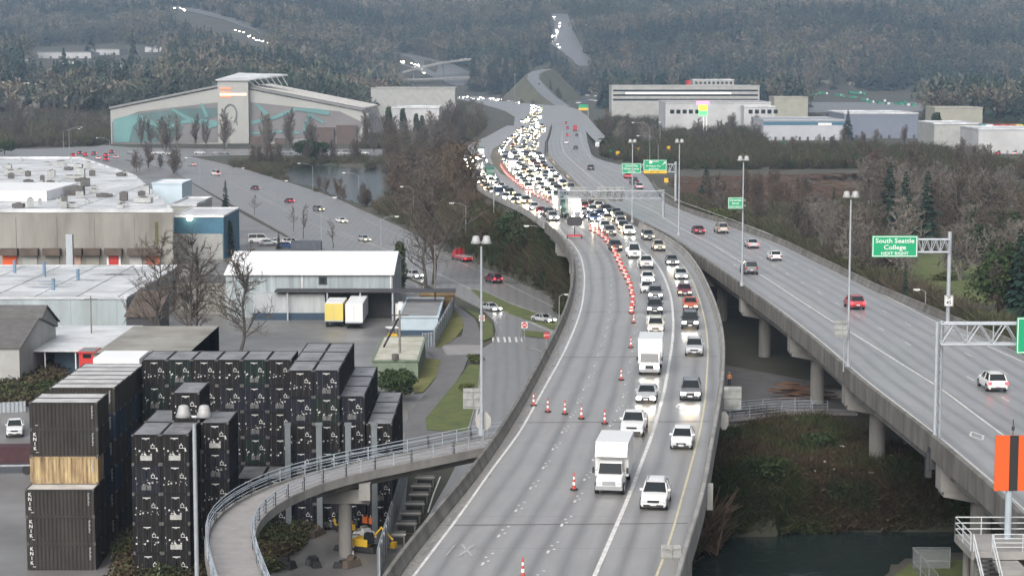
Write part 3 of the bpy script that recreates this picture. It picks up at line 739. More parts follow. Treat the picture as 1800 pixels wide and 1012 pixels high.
# orange channel marker on its pier
VX = 900
Y = 125; x0, x1, zt, zb = px_span(1750, 1845, 765, 862, Y); px_ = dp(1774, VX, Y).x
e = empty("channel_marker", (px_, Y, 0), 0, "orange board with a black stripe on a blue grey post above white railings", "marker board")
m = MB(); m.tube([(0, .25, -1.5), (0, .25, zt - .2)], .22, 12); m.build("post", mat("bluegrey_paint", (.36, .42, .46), .5, .15, 1), e)
mid = (x0 + dp(1773, VX, Y).x) / 2
m = MB(); m.b2(x0 - px_, x1 - px_, 0, .08, zb, zt); p = m.build("board", ORANGE, e)
a, b_ = dp(1772, VX, Y).x - px_, dp(1787, VX, Y).x - px_
m = MB(); m.b2(a, b_, -.03, -.004, zb, zt); m.build("stripe", BLACK, p)
m = MB(); m.tube([(.15, .2, zt - .3), (.15, .2, zt + 1.0)], .03, 5); m.cyl((.15, .2, zt + .3), .1, .25, 8); m.build("beacon", DARK, e)
# pier stair and railings
def railing(m, pts, h=1.05, n=4, r=.03, step=1.8, rp_=.035):
    pts = [Vector(p) for p in pts]
    for k in range(1, n + 1): m.tube([p + Vector((0, 0, h * k / n)) for p in pts], r, 5)
    for a, b in zip(pts[:-1], pts[1:]):
        L = (b - a).length; q = max(1, int(round(L / step)))
        for k in range(q + 1): c = a.lerp(b, k / q); m.tube([c, c + Vector((0, 0, h))], rp_, 5)
Yp = 122; zp = dp(0, 968, Yp).z
X = lambda u: dp(u, VX, Yp).x
e = empty("pier_stair", (X(1725), Yp, 0), 0, "pale pier platform with dark steps and white tubular railings over the water", "platform")
ex = e.location.x
m = MB(); m.b2(X(1708) - ex, X(1850) - ex, -.2, 4.6, zp - .5, zp); m.b2(X(1745) - ex, X(1790) - ex, -2.6, -.21, zp - .9, zp - .55); m.build("platform", CONC, e)
m = MB()
for k in range(14): m.b2(X(1713) - ex, X(1744) - ex, -.25 - (k + 1) * .3, -.25 - k * .3, zp - .2 - (k + 1) * .2, zp - .15 - (k + 1) * .2)
m.build("steps", DARK, e)
W_ = mat("rail_white", (.5, .52, .53), .4, .1, 2)
m = MB(); railing(m, [(X(1708) - ex, 0, zp), (X(1708) - ex, 4.4, zp), (X(1850) - ex, 4.4, zp)], 1.15, 3, .04, 2.0)
m.build("railing", W_, e)
m = MB(); railing(m, [(X(1712) - ex, -.1, zp), (X(1712) - ex, -4.3, zp - 2.9)], 1.1, 2, .045, 2.2); m.build("handrail", W_, e)
m = MB(); railing(m, [(X(1745) - ex, -.1, zp), (X(1745) - ex, -4.3, zp - 2.9)], 1.1, 2, .045, 2.2); m.build("handrail", W_, e)
m = MB(); railing(m, [(X(1748) - ex, -.1, zp), (X(1850) - ex, -.1, zp)], 1.1, 4, .035, 2.0); m.build("railing", W_, e)
for xx, yy in ((0.1, 1), (2.8, 1), (0.1, 4), (2.8, 4)):
    m = MB(); m.tube([(xx, yy, -3), (xx, yy, zp - .45)], .25, 10); m.build("pile", CONCD, e)
# chain link fence on the shore
a = gp(1605, 1012, 1.6); b = gp(1672, 985, .1)
e = empty("chain_link_fence", (a.x, 172, .3), 0, "chain link fence with grey posts on the grassy shore by the pier stairs", "fence")
m = MB(); xa = dp(1606, VX, 172).x - a.x; xb = dp(1672, VX, 172).x - a.x
railing(m, [(xa, 0, -.6), (xb, 0, -.6)], 2.4, 2, .035, 3.2); railing(m, [(xa, 0, -.6), (xa + .3, -9, -.6)], 2.4, 2, .03, 3.0); m.build("frame", GALV, e)
MESHW = bpy.data.materials.new("wire_mesh"); MESHW.use_nodes = True
n_ = MESHW.node_tree; bb = n_.nodes["Principled BSDF"]; bb.inputs["Base Color"].default_value = (.3, .32, .32, 1); bb.inputs["Alpha"].default_value = .35
m = MB(); m.b2(xa, xb, -.01, .01, -.5, 1.7); m.build("wire", MESHW, e)
m = MB(); m.add([(xa, 0, -.5), (xa, 0, 1.7), (xa + .3, -9, 1.7), (xa + .3, -9, -.5)], [(0, 1, 2, 3)]); m.build("wire", MESHW, e, normals=False)
# ================================================================ pedestrian ramp
ZN = lambda t: 8.2 - 1.9 * t
near = [(841,790),(760,808),(663,828),(610,836),(564,846),(528,857),(497,868),(474,883),(457,900),(446,916),(440,932),(438,948),(439,962),(448,985),(462,1007),(475,1030),(492,1060)]
far = [(860,770),(800,783),(700,803),(645,813),(591,824),(543,838),(497,855),(462,868),(430,882),(405,892),(386,906),(371,920),(362,935),(358,955),(358,980),(363,1012),(372,1050)]
N_ = []; F_ = []
for i, ((a, b), (c, d)) in enumerate(zip(near, far)):
    t = i / (len(near) - 1); N_.append(gp(a, b, ZN(t))); F_.append(gp(c, d, ZN(t)))
# keep a steady width
mid = [(p + q) / 2 for p, q in zip(N_, F_)]
for _ in range(3): mid = [mid[0]] + [(mid[i - 1] + mid[i] * 2 + mid[i + 1]) / 4 for i in range(1, len(mid) - 1)] + [mid[-1]]
ext = [mid[0] + (mid[0] - mid[1]).normalized() * d for d in (34, 22, 11)]
for q in ext: q.z = mid[0].z
midx = ext + mid
e = empty("pedestrian_ramp", (mid[4].x, mid[4].y, 0), 0, "curving concrete footway with pale blue grey railings joining beneath the jammed viaduct", "footbridge")
inv = Vector(e.location)
def B_(o): o.parent = e; o.location = -inv; return o
RAMPC = mat("footway_concrete", (.30, .285, .28), .75, .25, .7)
B_(sweep("footway", midx, [(-1.75, 0), (1.75, 0), (1.75, -.25), (-1.75, -.25)], RAMPC))
B_(sweep("kerb", midx, [(1.752, .22), (2.0, .22), (2.0, -.55), (1.752, -.55)], CONC)); B_(sweep("kerb", midx, [(-1.752, .22), (-2.0, .22), (-2.0, -.55), (-1.752, -.55)], CONC))
B_(sweep("girder", midx[:9], [(-1.3, -.252), (1.3, -.252), (1.0, -1.3), (-1.0, -1.3)], DKCONC)); B_(sweep("girder", midx[8:], [(-1.5, -.252), (1.5, -.252), (1.3, -.9), (-1.3, -.9)], CONC))
RAILB = mat("rail_bluegrey", (.42, .47, .52), .45, .1, 2, metal=.2)
def off(pts, a):
    r = []
    for i, p in enumerate(pts):
        t = pts[min(i + 1, len(pts) - 1)] - pts[max(i - 1, 0)]; r.append(p + Vector((t.y, -t.x, 0)).normalized() * a)
    return r
for s in (1, -1):
    m = MB(); railing(m, [p + Vector((0, 0, .2)) for p in off(midx, s * 1.87)], 1.2, 4, .04, 2.1, .05); B_(m.build("railing", RAILB, normals=False))
    m = MB(); railing(m, [p + Vector((0, 0, .2)) for p in off(midx, s * 1.7)], .85, 1, .035, 4.2, .03); B_(m.build("handrail", RAILB, normals=False))
pc = gp(622, 993, 0.0)
for px_, py_ in ((mid[4].x + (mid[3].x - mid[4].x) * .4, (mid[3].y + mid[4].y) / 2),):
    m = MB(); m.box((px_ + .2, py_, 5.7), (4.2, 1.4, 1.3)); m.box((px_ + 1.9, py_ - .4, 6.3), (1.0, 2.6, 1.5)); B_(m.build("crossbeam", CONC))
    m = MB(); m.tube([(px_, py_, -1), (px_, py_, 5.1)], .62, 18); B_(m.build("column", CONC))
q = mid[11]; m = MB(); m.tube([(q.x, q.y, -1), (q.x, q.y, q.z - .85)], .62, 18); B_(m.build("column", CONC))
# footbridge on the river bank side
pts = [gp(1225, 738, 6.4), gp(1270, 733, 6.2), gp(1330, 727, 5.9), gp(1385, 722, 5.5), gp(1440, 721, 5.1), gp(1500, 722, 4.9)]
e = empty("footbridge", (pts[2].x, pts[2].y, 0), 0, "short concrete footbridge with pale railings reaching the dark bank under the columns", "footbridge"); inv = Vector(e.location)
B_(sweep("footway", pts, [(-1.5, 0), (1.5, 0), (1.5, -.3), (-1.5, -.3)], RAMPC)); B_(sweep("girder", pts[:4], [(-1.2, -.302), (1.2, -.302), (1.1, -1.5), (-1.1, -1.5)], CONCL))
for s in (1, -1):
    m = MB(); railing(m, off(pts[:5], s * 1.4), 1.3, 4, .04, 2.4, .05); B_(m.build("railing", RAILB, normals=False))
# ================================================================ shipping containers
CH = 2.59
def cont_mats(name, col, var=.5): return mat(name, col, .8, var, .9, spec=.22, col2=(col[0] * .45 + .010, col[1] * .45 + .008, col[2] * .45 + .007), stretch=(1, 1, .35))
BLK = cont_mats("container_black", (.011, .011, .012)); BLKR = cont_mats("container_faded", (.048, .045, .040)); NAVY = cont_mats("container_navy", (.03, .045, .075)); GRNC = cont_mats("container_green", (.01, .06, .05))
TAN = mat("container_tan", (.5, .38, .2), .7, .5, 1.1, col2=(.1, .055, .03), stretch=(2.2, 2.2, .3))
CTOP = mat("container_roof_sky_sheen", (.24, .24, .25), .4, .35, .5, col2=(.10, .10, .105)); CTOPW = mat("container_roof_pale_sky_sheen", (.6, .59, .58), .4, .35, .6, col2=(.33, .32, .31))  # roofs paler than the sides: sky reflection put into the colour
PLATE = mat("plate_grey", (.42, .42, .42), .6, .3, 3)
def corrug(m, x0, x1, y, z0, z1, d, n, axis='x', flip=1):
    """corrugated panel; axis x: spans x at depth y; axis y: spans y at x"""
    P = []; st = (x1 - x0) / n
    for k in range(n):
        a = x0 + k * st; P += [(a, 0), (a + st * .3, 0), (a + st * .5, d), (a + st * .8, d)]
    P.append((x1, 0)); vs = []
    for z in (z0, z1):
        for a, b in P: vs.append((a, y + flip * b, z) if axis == 'x' else (y + flip * b, a, z))
    k = len(P); m.add(vs, [(i, i + 1, i + 1 + k, i + k) for i in range(k - 1)])
def container(orient, body, top, label, H=CH, door=True, text=None, plate=0, nc=None, L=6.06, marks=1):
    """orient 'end': doors face -Y, length along Y.  'side': long side faces -Y. origin: bottom front centre"""
    e = empty("shipping_container", (0, 0, 0), 0, label, "container")
    m = MB()
    if orient == 'end': W, D = 2.438, L
    else: W, D = L, 2.438
    hw = W / 2; f = .12
    for x in (-hw, hw - f):
        for y in (0, D - f): m.b2(x, x + f, y, y + f, 0, H)
    for z in (0, H - f):
        for y in (0, D - f): m.b2(-hw + f, hw - f, y + .004, y + f - .004, z + .004, z + f - .004)
        for x in (-hw, hw - f): m.b2(x + .004, x + f - .004, f, D - f, z + .004, z + f - .004)
    nl = 17 if L < 9 else 34
    nx, ny = (8, nl) if orient == 'end' else (nl, 8)
    if not (orient == 'end' and door): corrug(m, -hw + f, hw - f, .03, f, H - f, .06, nx, 'x', 1)
    corrug(m, -hw + f, hw - f, D - .03, f, H - f, .06, nx, 'x', -1)
    corrug(m, f, D - f, -hw + .03, f, H - f, .06, ny, 'y', 1); corrug(m, f, D - f, hw - .03, f, H - f, .06, ny, 'y', -1)
    m.build("body", body, e)
    m = MB()
    for x in (-hw + .08, hw - .08):
        for z in (.07, H - .06): m.box((x, .06, z), (.2, .17, .15)); m.box((x, D - .06, z), (.2, .17, .15))
    m.build("corner_casting", mat("casting_grey", (.11, .105, .1), .7, .4, 3), e)
    m = MB(); m.b2(-hw + f, hw - f, f, D - f, H - .1, H - .03)
    if orient == 'end':
        for y in (D * .42, D * .5): m.b2(-.45, .45, y, y + .05, H - .028, H + .005)
        for x in (-.45, .4): m.b2(x, x + .05, D * .42 + .06, D * .5 - .01, H - .028, H + .005)
    m.build("roof", top, e)
    if orient == 'end' and door:
        m = MB()
        for s in (-1, 1): m.b2(s * .02 if s > 0 else -hw + f, hw - f if s > 0 else -.02, .05, .1, f, H - f)
        d = m.build("door", body, e)
        m = MB()
        for x in (-.85, -.35, .35, .85): m.tube([(x, .02, f), (x, .02, H - f)], .025, 5)
        for x, z in ((-.85, 1.0), (-.35, 1.05), (.35, 1.0), (.85, 1.05)): m.b2(x - .04, x + .28, -.02, .03, z, z + .05)
        m.build("lock_rod", DARK, d)
        m = MB()
        r2 = random.Random(marks * 31 + plate)
        m.b2(-.32, .32, .02, .045, H - .36, H - .29); m.b2(-.1, .1, .02, .045, H - .44, H - .4)
        m.b2(.42, .72, .01, .04, H - .95, H - .91); m.b2(.42, .72, .01, .04, H - 1.2, H - 1.16); m.b2(.42, .46, .01, .04, H - 1.16, H - .95); m.b2(.68, .72, .01, .04, H - 1.16, H - .95); m.b2(.74, .92, .01, .04, H - 1.22, H - 1.17)
        m.cyl((.57, .0, H - .82), .05, .04, 6, axis='y')
        for k in range(9):
            x, z = r2.uniform(-1, 1), r2.uniform(.75, 1.25); s = r2.uniform(.03, .075); m.b2(x - s, x + s, .005, .04, z - s, z + s)
        for x in (-.9, .9): m.b2(x - .04, x + .06, .0, .04, 1.3, 1.45)
        m.build("lettering", mat("stencil_white", (.62, .62, .6), .7, .2, 3), d)
        if plate:
            m = MB()
            for x0 in ((-.5, .5),) if plate == 1 else ((-.42, -.02), (.03, .42)): m.b2(x0[0], x0[1], -.03, .0, .35, .78)
            m.build("placard", mat("paper_grey", (.42, .42, .4), .7, .4, 4) if plate == 1 else mat("dull_plate", (.13, .13, .13), .7, .5, 3), d)
    if orient == 'side':
        if text:
            for k, c in enumerate(text): lettering(c, .44, (-hw + .42, -.01, H - .45 - k * .42), e)
        m = MB()
        for k in range(9): m.b2(hw - .55 , hw - .55 + (.1 if k % 3 else .16), -.02, .02, H - .4 - k * .13, H - .33 - k * .13)
        m.b2(-hw + .5, -hw + .75, -.02, .02, .35, .42)
        m.build("lettering", PLATE, e)
    return e
# ---- rusty stacks seen side on: rows going away, 6 high
rnk = ["ground tier", "second tier", "third tier", "fourth tier", "fifth tier", "top tier"]
SH_ = 2.44
pr = {}
pr['k'] = container('side', BLKR, CTOPW, None, SH_, text="KNIK"); pr['p'] = container('side', BLKR, CTOPW, None, SH_); pr['t'] = container('side', TAN, CTOPW, None, SH_); pr['n'] = container('side', NAVY, CTOPW, None, SH_)
used = set()
def put(key, loc, label, group):
    src = pr[key]
    if key in used: o = copy_tree(src)
    else: used.add(key); o = src
    o.location = loc; o["label"] = label; o["group"] = group; return o
A1 = gp(50, 707, 14.64); XR = A1.x + 3.05
rowsY = [A1.y - 2.5, A1.y, A1.y + 2.5] + [gp(93, 681, 14.64).y + 2.5 * k for k in range(6)]
ordn = ["first", "second", "third", "fourth", "fifth", "sixth", "seventh", "eighth", "ninth"]
for r, Yr in enumerate(rowsY):
    H_ = 3 if r == 0 else 6
    if r == 0: tiers = ['k', 'k', 'k']
    elif r == 1: tiers = ['p', 'p', 'p', 't', 'k', 'p']
    else: tiers = [random.choice('ppnp') for _ in range(6)]
    for t in range(H_):
        k = tiers[t]
        col = {'k': "faded black container lettered KNIK", 'p': "weathered black container", 't': "peeling tan container", 'n': "dull navy container"}[k]
        where = "in the short stack nearest the asphalt" if r == 0 else "of the %s rank behind the short stack" % ordn[r - 1]
        put(k, (XR + (.1 if r == 0 else 0) + U(-.04, .04), Yr, t * SH_ - .0), "%s, %s %s" % (col, rnk[t] if not (r == 0 and t == 2) else "topmost", where), "weathered containers stacked side on")
# ---- black end-on containers
for i, pl in enumerate((0, 1, 2, 0, 2)): pr['b%d' % i] = container('end', (BLK, BLK, cont_mats('container_blueblack', (.012, .014, .022)), BLK, cont_mats('container_greenblack', (.008, .02, .017)))[i], CTOP, None, CH, plate=pl, marks=i + 1)
def stack(X0, Y0, nt, name, depth=1, skip=lambda t, d: False, keys=None, wd=2.47):
    for d in range(depth):
        for t in range(nt):
            if skip(t, d): continue
            kk = 'b%d' % (keys[(t + d) % len(keys)] if keys else random.choice((0, 2, 2, 3, 4)))
            tier = "top tier" if t == nt - 1 else rnk[min(t, 4)]
            dd = "" if depth == 1 else (", nearest in depth" if d == 0 else ", %s in depth" % ordn[d])
            put(kk, (X0 + U(-.02, .02), Y0 + d * 6.2 + U(-.05, .05), t * CH), "black container, %s of the %s%s" % (tier, name, dd), "black containers stacked doors outward")
F1 = gp(281, 763.5, 12.95); C3 = gp(377, 743, 12.95); W1 = gp(247, 632, 15.54); K7 = gp(504.7, 650.6, 15.54); K9 = gp(596, 696, 12.95); K10 = gp(644, 744.5, 10.36)
stack(F1.x - 1.235, F1.y, 5, "front stack beside the weathered ranks", 2, lambda t, d: d == 1 and t < 4, (1, 3, 0, 2, 1))
stack(F1.x + 1.235, F1.y, 5, "front stack behind the lamp heads", 2, lambda t, d: d == 1 and t < 4, (0, 1, 1, 0, 1))
stack(F1.x + 1.235, F1.y + 6.2, 6, "lone box raised above the front pair", 1, lambda t, d: t < 5, (0,))
stack(C3.x, C3.y, 5, "single stack set back beside the front pair", 1, None or (lambda t, d: False), (2, 1, 0, 2, 1))
for c in range(6): stack(W1.x + 1.3 + 2.47 * c, W1.y, 6, "back wall, %s stack from the weathered ranks" % ordn[c])
stack(K7.x + 1.235, K7.y, 6, "raised block, back wall side", 3, lambda t, d: d > 0 and t < 5)
stack(K7.x + 3.71, K7.y, 6, "raised block, stepped side", 3, lambda t, d: d > 0 and t < 4)
stack(K9.x + 1.235, K9.y, 5, "first step down", 3, lambda t, d: d > 0 and t < 3)
stack(K10.x + 1.235, K10.y, 4, "last step by the footpath", 3)
for k, X0 in enumerate((K7.x - 3.8, K7.x - 1.3)): stack(X0, K7.y - .5, 2, ("low pair, %s by the footway" % ("inner stack" if k else "outer stack")))
p0 = 188.0
for k, u in enumerate((506, 561, 612, 658)):
    Y = K7.y - 1.2; b = dp(u, 780, Y); zt = dp(0, 748, Y).z; e = empty("steel_column", (b.x, Y, 0), 0, "grey steel upright before the black containers, %s from the lone lamp post" % ordn[k], "column", "grey steel uprights")
    m = MB(); m.b2(-.27, .27, -.14, -.1, 0, zt); m.b2(-.27, .27, .1, .14, 0, zt); m.b2(-.03, .03, -.096, .096, 0, zt); m.b2(-.33, .33, -.2, .2, zt + .004, zt + .3); m.build("shaft", mat("dull_steel", (.15, .17, .18), .6, .2, 1), e)
# green container and flat brown one behind
gc = container('end', GRNC, CTOP, "dark green container standing behind the raised black block", "container", plate=1) if 0 else container('end', GRNC, CTOP, None, CH, plate=1, marks=9)
b = gp(638, 643, 4.0); gc["label"] = "dark green container standing just behind the raised black block"; gc.location = (dp(639, 620, 214).x, 214, 3.2)
br = container('side', mat("brown_paint", (.055, .04, .032), .75, .4, 1), mat("brown_roof", (.25, .22, .2), .7, .4, 1), "dark brown container lying across behind the raised black block", CH, L=7.3)
br.location = (dp(608, 600, 219).x, 219, 3.4)
e = empty("trestle_deck", (gc.location.x - 2, 215, 0), 0, "low black box stack carrying the green and brown containers", "platform")
m = MB(); m.b2(-3.5, 3.6, -1, 8, 0, 3.19); m.build("frame", BLKR, e); 
# ================================================================ streets, paths, grass (laid a few mm apart)
LAWN = mat("lawn", (.11, .125, .035), .95, .5, .5, col2=(.06, .085, .025), bump=.5)
LAWNY = mat("dry_lawn", (.17, .15, .05), .95, .5, .6, col2=(.09, .11, .03), bump=.5)
YARD = mat("yard_asphalt", (.21, .205, .2), .42, .45, .09, col2=(.10, .095, .09), bump=.15)
PATHM = mat("path_asphalt", (.15, .145, .145), .7, .3, .4)
def sheet(name, px, z, m): return poly_sheet(name, [gp(u, v, z) for u, v in px], m)
sheet("yard_paving", [(-300,1200),(700,1040),(720,800),(760,700),(790,560),(800,530),(690,478),(530,432),(430,378),(300,300),(150,266),(-400,266)], .06, YARD)
street = sheet("street", STREET_PX, .11, ASPH)
sheet("cross_street", [(-200,300),(-200,262),(60,262),(150,258),(400,262),(700,262),(800,268),(800,276),(700,274),(420,273),(300,276),(160,285),(60,296)], .13, ASPH)
sheet("footpath", [(797,532),(815,545),(835,560),(845,585),(843,612),(825,622),(815,650),(795,680),(770,712),(765,745),(850,765),(845,790),(720,800),(712,770),(718,725),(745,695),(765,665),(768,640),(755,620),(745,612),(780,600),(812,590),(815,570),(800,550)], .15, PATHM)
sheet("pavement", [(775,606),(845,606),(845,622),(785,624)], .17, mat("pavement_slab", (.27, .26, .255), .8, .2, .5))
def lawn(px, lab, m=LAWN, z=.2):
    o = sheet("grass", px, z, m); o["kind"] = "stuff"; return o
lawn([(735,628),(775,632),(766,662),(745,688),(728,690),(722,660)], "", LAWNY)
lawn([(845,640),(840,690),(833,722),(822,760),(750,755),(748,735),(775,702),(800,672),(825,640)], "")
lawn([(797,540),(812,560),(815,575),(800,595),(775,610),(745,610),(765,585),(790,550)], "", LAWNY)
lawn([(818,543),(848,552),(866,570),(868,592),(846,600),(850,575),(836,557)], "")
lawn([(828,508),(850,512),(900,535),(960,556),(998,572),(992,588),(950,570),(900,553),(850,530)], "")
lawn([(920,580),(962,584),(960,594),(935,592),(918,588)], "")
lawn([(1570,1012),(1600,990),(1700,982),(1700,1030),(1560,1030)], "", z=.25)
sheet_t = poly_sheet("footpath", [(q.x, q.y, 4.68) for q in (gp(u, v, 4.68) for u, v in [(1245,635),(1310,648),(1420,668),(1500,690),(1530,722),(1440,724),(1240,716)])], PATHM)
# kerbs
KERB = mat("kerb_stone", (.26, .255, .245), .85, .3, 1)
def kerb(px, name="kerb"):
    pts = [gp(u, v, .11) for u, v in px]
    o = sweep(name, pts, [(-.08, -.05), (-.08, .14), (.08, .14), (.08, -.05)], KERB); o["kind"] = "structure"
kerb([(826,507),(850,511),(900,534),(960,555),(1000,571)]); kerb([(826,509),(850,532),(900,555),(950,572),(992,590)])
kerb([(690,475),(760,505),(800,520),(850,545),(868,565),(873,582),(868,602)]); kerb([(820,455),(870,475),(920,495),(985,528)])
kerb([(845,640),(840,690),(833,722),(822,762)]); kerb([(916,580),(914,600),(930,612),(955,617)]); kerb([(430,372),(480,400),(530,428),(600,455)])
kerb([(560,338),(640,372),(700,398),(760,428)])
# street paint
mb = MB()
def pl(px, wd=.15, z=.14):
    strip(mb, [gp(u, v, z) for u, v in px], wd)
pl([(600,408),(700,447),(785,488),(830,509),(900,552),(990,592)], .2); pl([(640,385),(720,422),(790,452),(868,488),(985,545)], .14)
pl([(774,837),(762,868),(752,900)], .15); pl([(848,640),(843,690),(836,740)], .14); pl([(430,325),(520,360),(600,395)], .14); pl([(400,318),(480,358),(560,398),(640,428)], .14)
for k in range(6): u = 866 + k * 8.6 + (k // 2) * 3; pl([(u, 592), (u + 2, 601)], .35)
for k in range(12):
    t = k / 12; pl([(735 + 180 * t, 492 + 62 * t), (741 + 180 * t, 494.5 + 62 * t)], .12)
mb.build("street_marking", MARK, street)
# far side roads
sheet("side_road", [(1340,262),(1400,262),(1470,258),(1510,250),(1500,262),(1440,274),(1380,280),(1340,276)], .12, ASPH)
sheet("parking_yard", [(1405,180),(1640,180),(1640,196),(1400,198)], .1, YARD); sheet("parking_yard", [(1010,182),(1045,158),(1080,155),(1085,210),(1050,215)], .1, YARD)
sheet("parking_yard", [(1640,262),(1900,262),(1900,300),(1640,280)], .1, YARD)
sheet("lot_paving", [(806,254),(836,236),(900,205),(880,196),(850,190),(835,198),(815,235)], 1.2, YARD)
# ================================================================ buildings
WBLUE = mat("cladding_paleblue", (.38, .44, .46), .7, .3, .25, col2=(.24, .27, .27), stretch=(1, 1, .2))
WHROOF = mat("roof_white", (.7, .71, .72), .45, .25, .12, col2=(.33, .34, .345))
WHROOF2 = mat("roof_bright", (.8, .8, .8), .4, .08, .2)
GRROOF = mat("roof_grey", (.24, .24, .24), .7, .3, .3)
STAIN = mat("stained_concrete", (.30, .29, .26), .85, .5, .16, col2=(.16, .15, .13), stretch=(1, 1, .18))
BLUEW = mat("cladding_blue", (.05, .15, .22), .6, .3, .3)
OFFW = mat("wall_offwhite", (.38, .38, .36), .8, .25, .3)
TANW = mat("wall_tan", (.34, .33, .27), .8, .2, .2)
BROWNW = mat("roof_brown", (.12, .09, .07), .85, .4, .5)
SHING = mat("roof_shingle", (.13, .125, .12), .9, .35, .8)
NAVYW = mat("tarpaulin_navy", (.03, .06, .10), .6, .3, .4)
TEAL = mat("mural_teal", (.14, .29, .29), .7, .3, .06); TEALD = mat("mural_deep_teal", (.10, .17, .17), .75, .3, .06); MURG = mat("mural_grey", (.19, .18, .18), .8, .2, .06)
def building(name, label, cat, x0, x1, y0, y1, h, wall, roof, z0=0, style='flat', ridge=None, over=.3, poly=None, par=.5):
    e = empty(name, ((x0 + x1) / 2 if poly is None else poly[0][0], y0, z0), 0, label, cat)
    ox, oy = e.location.x, e.location.y
    m = MB(); P = poly or [(x0, y0), (x1, y0), (x1, y1), (x0, y1)]; P = [(a - ox, b - oy) for a, b in P]
    m.prism(P, -.5, h); m.build("wall", wall, e)
    m = MB()
    if style == 'flat':
        m.prism(P, h + .004, h + .12); cx = sum(p[0] for p in P) / len(P); cy_ = sum(p[1] for p in P) / len(P)
        r = m.build("roof", roof, e)
        if par:
            m = MB(); k = len(P)
            for i in range(k):
                a = Vector((P[i][0], P[i][1], 0)); b = Vector((P[(i + 1) % k][0], P[(i + 1) % k][1], 0)); d = (b - a).normalized(); c = (a + b) / 2
                m.box((c.x, c.y, h + par / 2 - .05), ((b - a).length + .36 - .0005 * i, .36 + .001 * i, par + .1 + .002 * i), math.atan2(d.y, d.x))
            m.build("roof_edge", wall if roof is not WHROOF else WHROOF, e)
    elif style in ('gable', 'shed'):
        X0, X1, Y0, Y1 = P[0][0] - over, P[1][0] + over, P[0][1] - over, P[2][1] + over
        if style == 'gable': prof = [(Y0, h), ((Y0 + Y1) / 2, ridge), (Y1, h)]
        else: prof = [(Y0, h), (Y1, ridge)]
        for (a, za), (b, zb) in zip(prof[:-1], prof[1:]):
            m.add([(X0, a, za), (X1, a, za), (X1, b, zb), (X0, b, zb), (X0, a, za + .2), (X1, a, za + .2), (X1, b, zb + .2), (X0, b, zb + .2)], [(0, 1, 2, 3), (4, 7, 6, 5), (0, 4, 5, 1), (2, 6, 7, 3), (1, 5, 6, 2), (0, 3, 7, 4)])
        m.build("roof", roof, e)
        m = MB(); g = [(a, z - .01) for a, z in prof]
        for X_ in (P[0][0], P[1][0]):
            vs = [(X_, max(min(a, P[2][1]), P[0][1]), z) for a, z in g] + [(X_, P[2][1], h - .01), (X_, P[0][1], h - .01)]
            m.add(vs, [tuple(range(len(vs)))])
        if style == 'shed': m.add([(P[0][0], P[2][1], h), (P[1][0], P[2][1], h), (P[1][0], P[2][1], ridge - .05), (P[0][0], P[2][1], ridge - .05)], [(0, 1, 2, 3)])
        m.build("gable", wall, e, normals=False)
    elif style == 'xgable':        # ridge runs away from the camera
        X0, X1, Y0, Y1 = P[0][0] - over, P[1][0] + over, P[0][1] - over, P[2][1] + over; c = (X0 + X1) / 2
        for (a, za), (b, zb) in (((X0, h), (c, ridge)), ((c, ridge), (X1, h))):
            m.add([(a, Y0, za), (b, Y0, zb), (b, Y1, zb), (a, Y1, za), (a, Y0, za + .2), (b, Y0, zb + .2), (b, Y1, zb + .2), (a, Y1, za + .2)], [(0, 1, 2, 3), (4, 7, 6, 5), (0, 4, 5, 1), (2, 6, 7, 3), (1, 5, 6, 2), (0, 3, 7, 4)])
        m.build("roof", roof, e); m = MB()
        for yy in (P[0][1], P[2][1]): m.add([(P[0][0], yy, h), (P[1][0], yy, h), (c, yy, ridge - .05)], [(0, 1, 2)])
        m.build("gable", wall, e, normals=False)
    return e
def bpx(name, label, cat, u0, u1, Y, vtop, depth, wall, roof, **k):
    x0 = dp(u0, vtop + 15, Y).x; x1 = dp(u1, vtop + 15, Y).x; h = dp(0, vtop, Y).z - k.get('z0', 0)
    e = building(name, label, cat, x0, x1, Y, Y + depth, h, wall, roof, **k); e["h"] = h; return e
def onwall(e, u0, u1, v0, v1, nm, m_, d=.06, Y=None, mb=None):
    Y = Y or e.location.y; a = dp(u0, v0, Y); b = dp(u1, v1, Y); ox, oy, oz = e.location
    m = mb or MB(); m.b2(a.x - ox, b.x - ox, Y - oy - d, Y - oy - .003, b.z - oz, a.z - oz)
    if mb is None: return m.build(nm, m_, e)
# near pale blue warehouse
w1 = building("warehouse", "pale blue grey warehouse with a wet white flat roof behind the yard houses", "warehouse", -125, -64.4, 330, 383, 5.5, WBLUE, WHROOF, par=.25)
for u, v0, v1 in ((26, 460, 480), (78, 462, 486), (137, 475, 492), (94, 492, 510)):
    p = gp(u, v1, 5.6); zt = dp(u, v0, p.y).z; m = MB(); m.tube([(p.x - w1.location.x, p.y - 330, 5.5), (p.x - w1.location.x, p.y - 330, zt)], .3, 10); m.cyl((p.x - w1.location.x, p.y - 330, zt + .02), .36, .2, 10)
    m.build("vent_pipe", mat("vent_blue", (.16, .24, .33), .5, .2, 2), w1)
onwall(w1, 48, 53, 535, 575, "downpipe", POLE, .15); onwall(w1, 0, 45, 544, 546, "cable_tray", DARK, .1)
for k, u in enumerate((40, 88, 124, 170, 205)): onwall(w1, u, u + 1.2, 527, 582, "seam", GRROOF, .05)
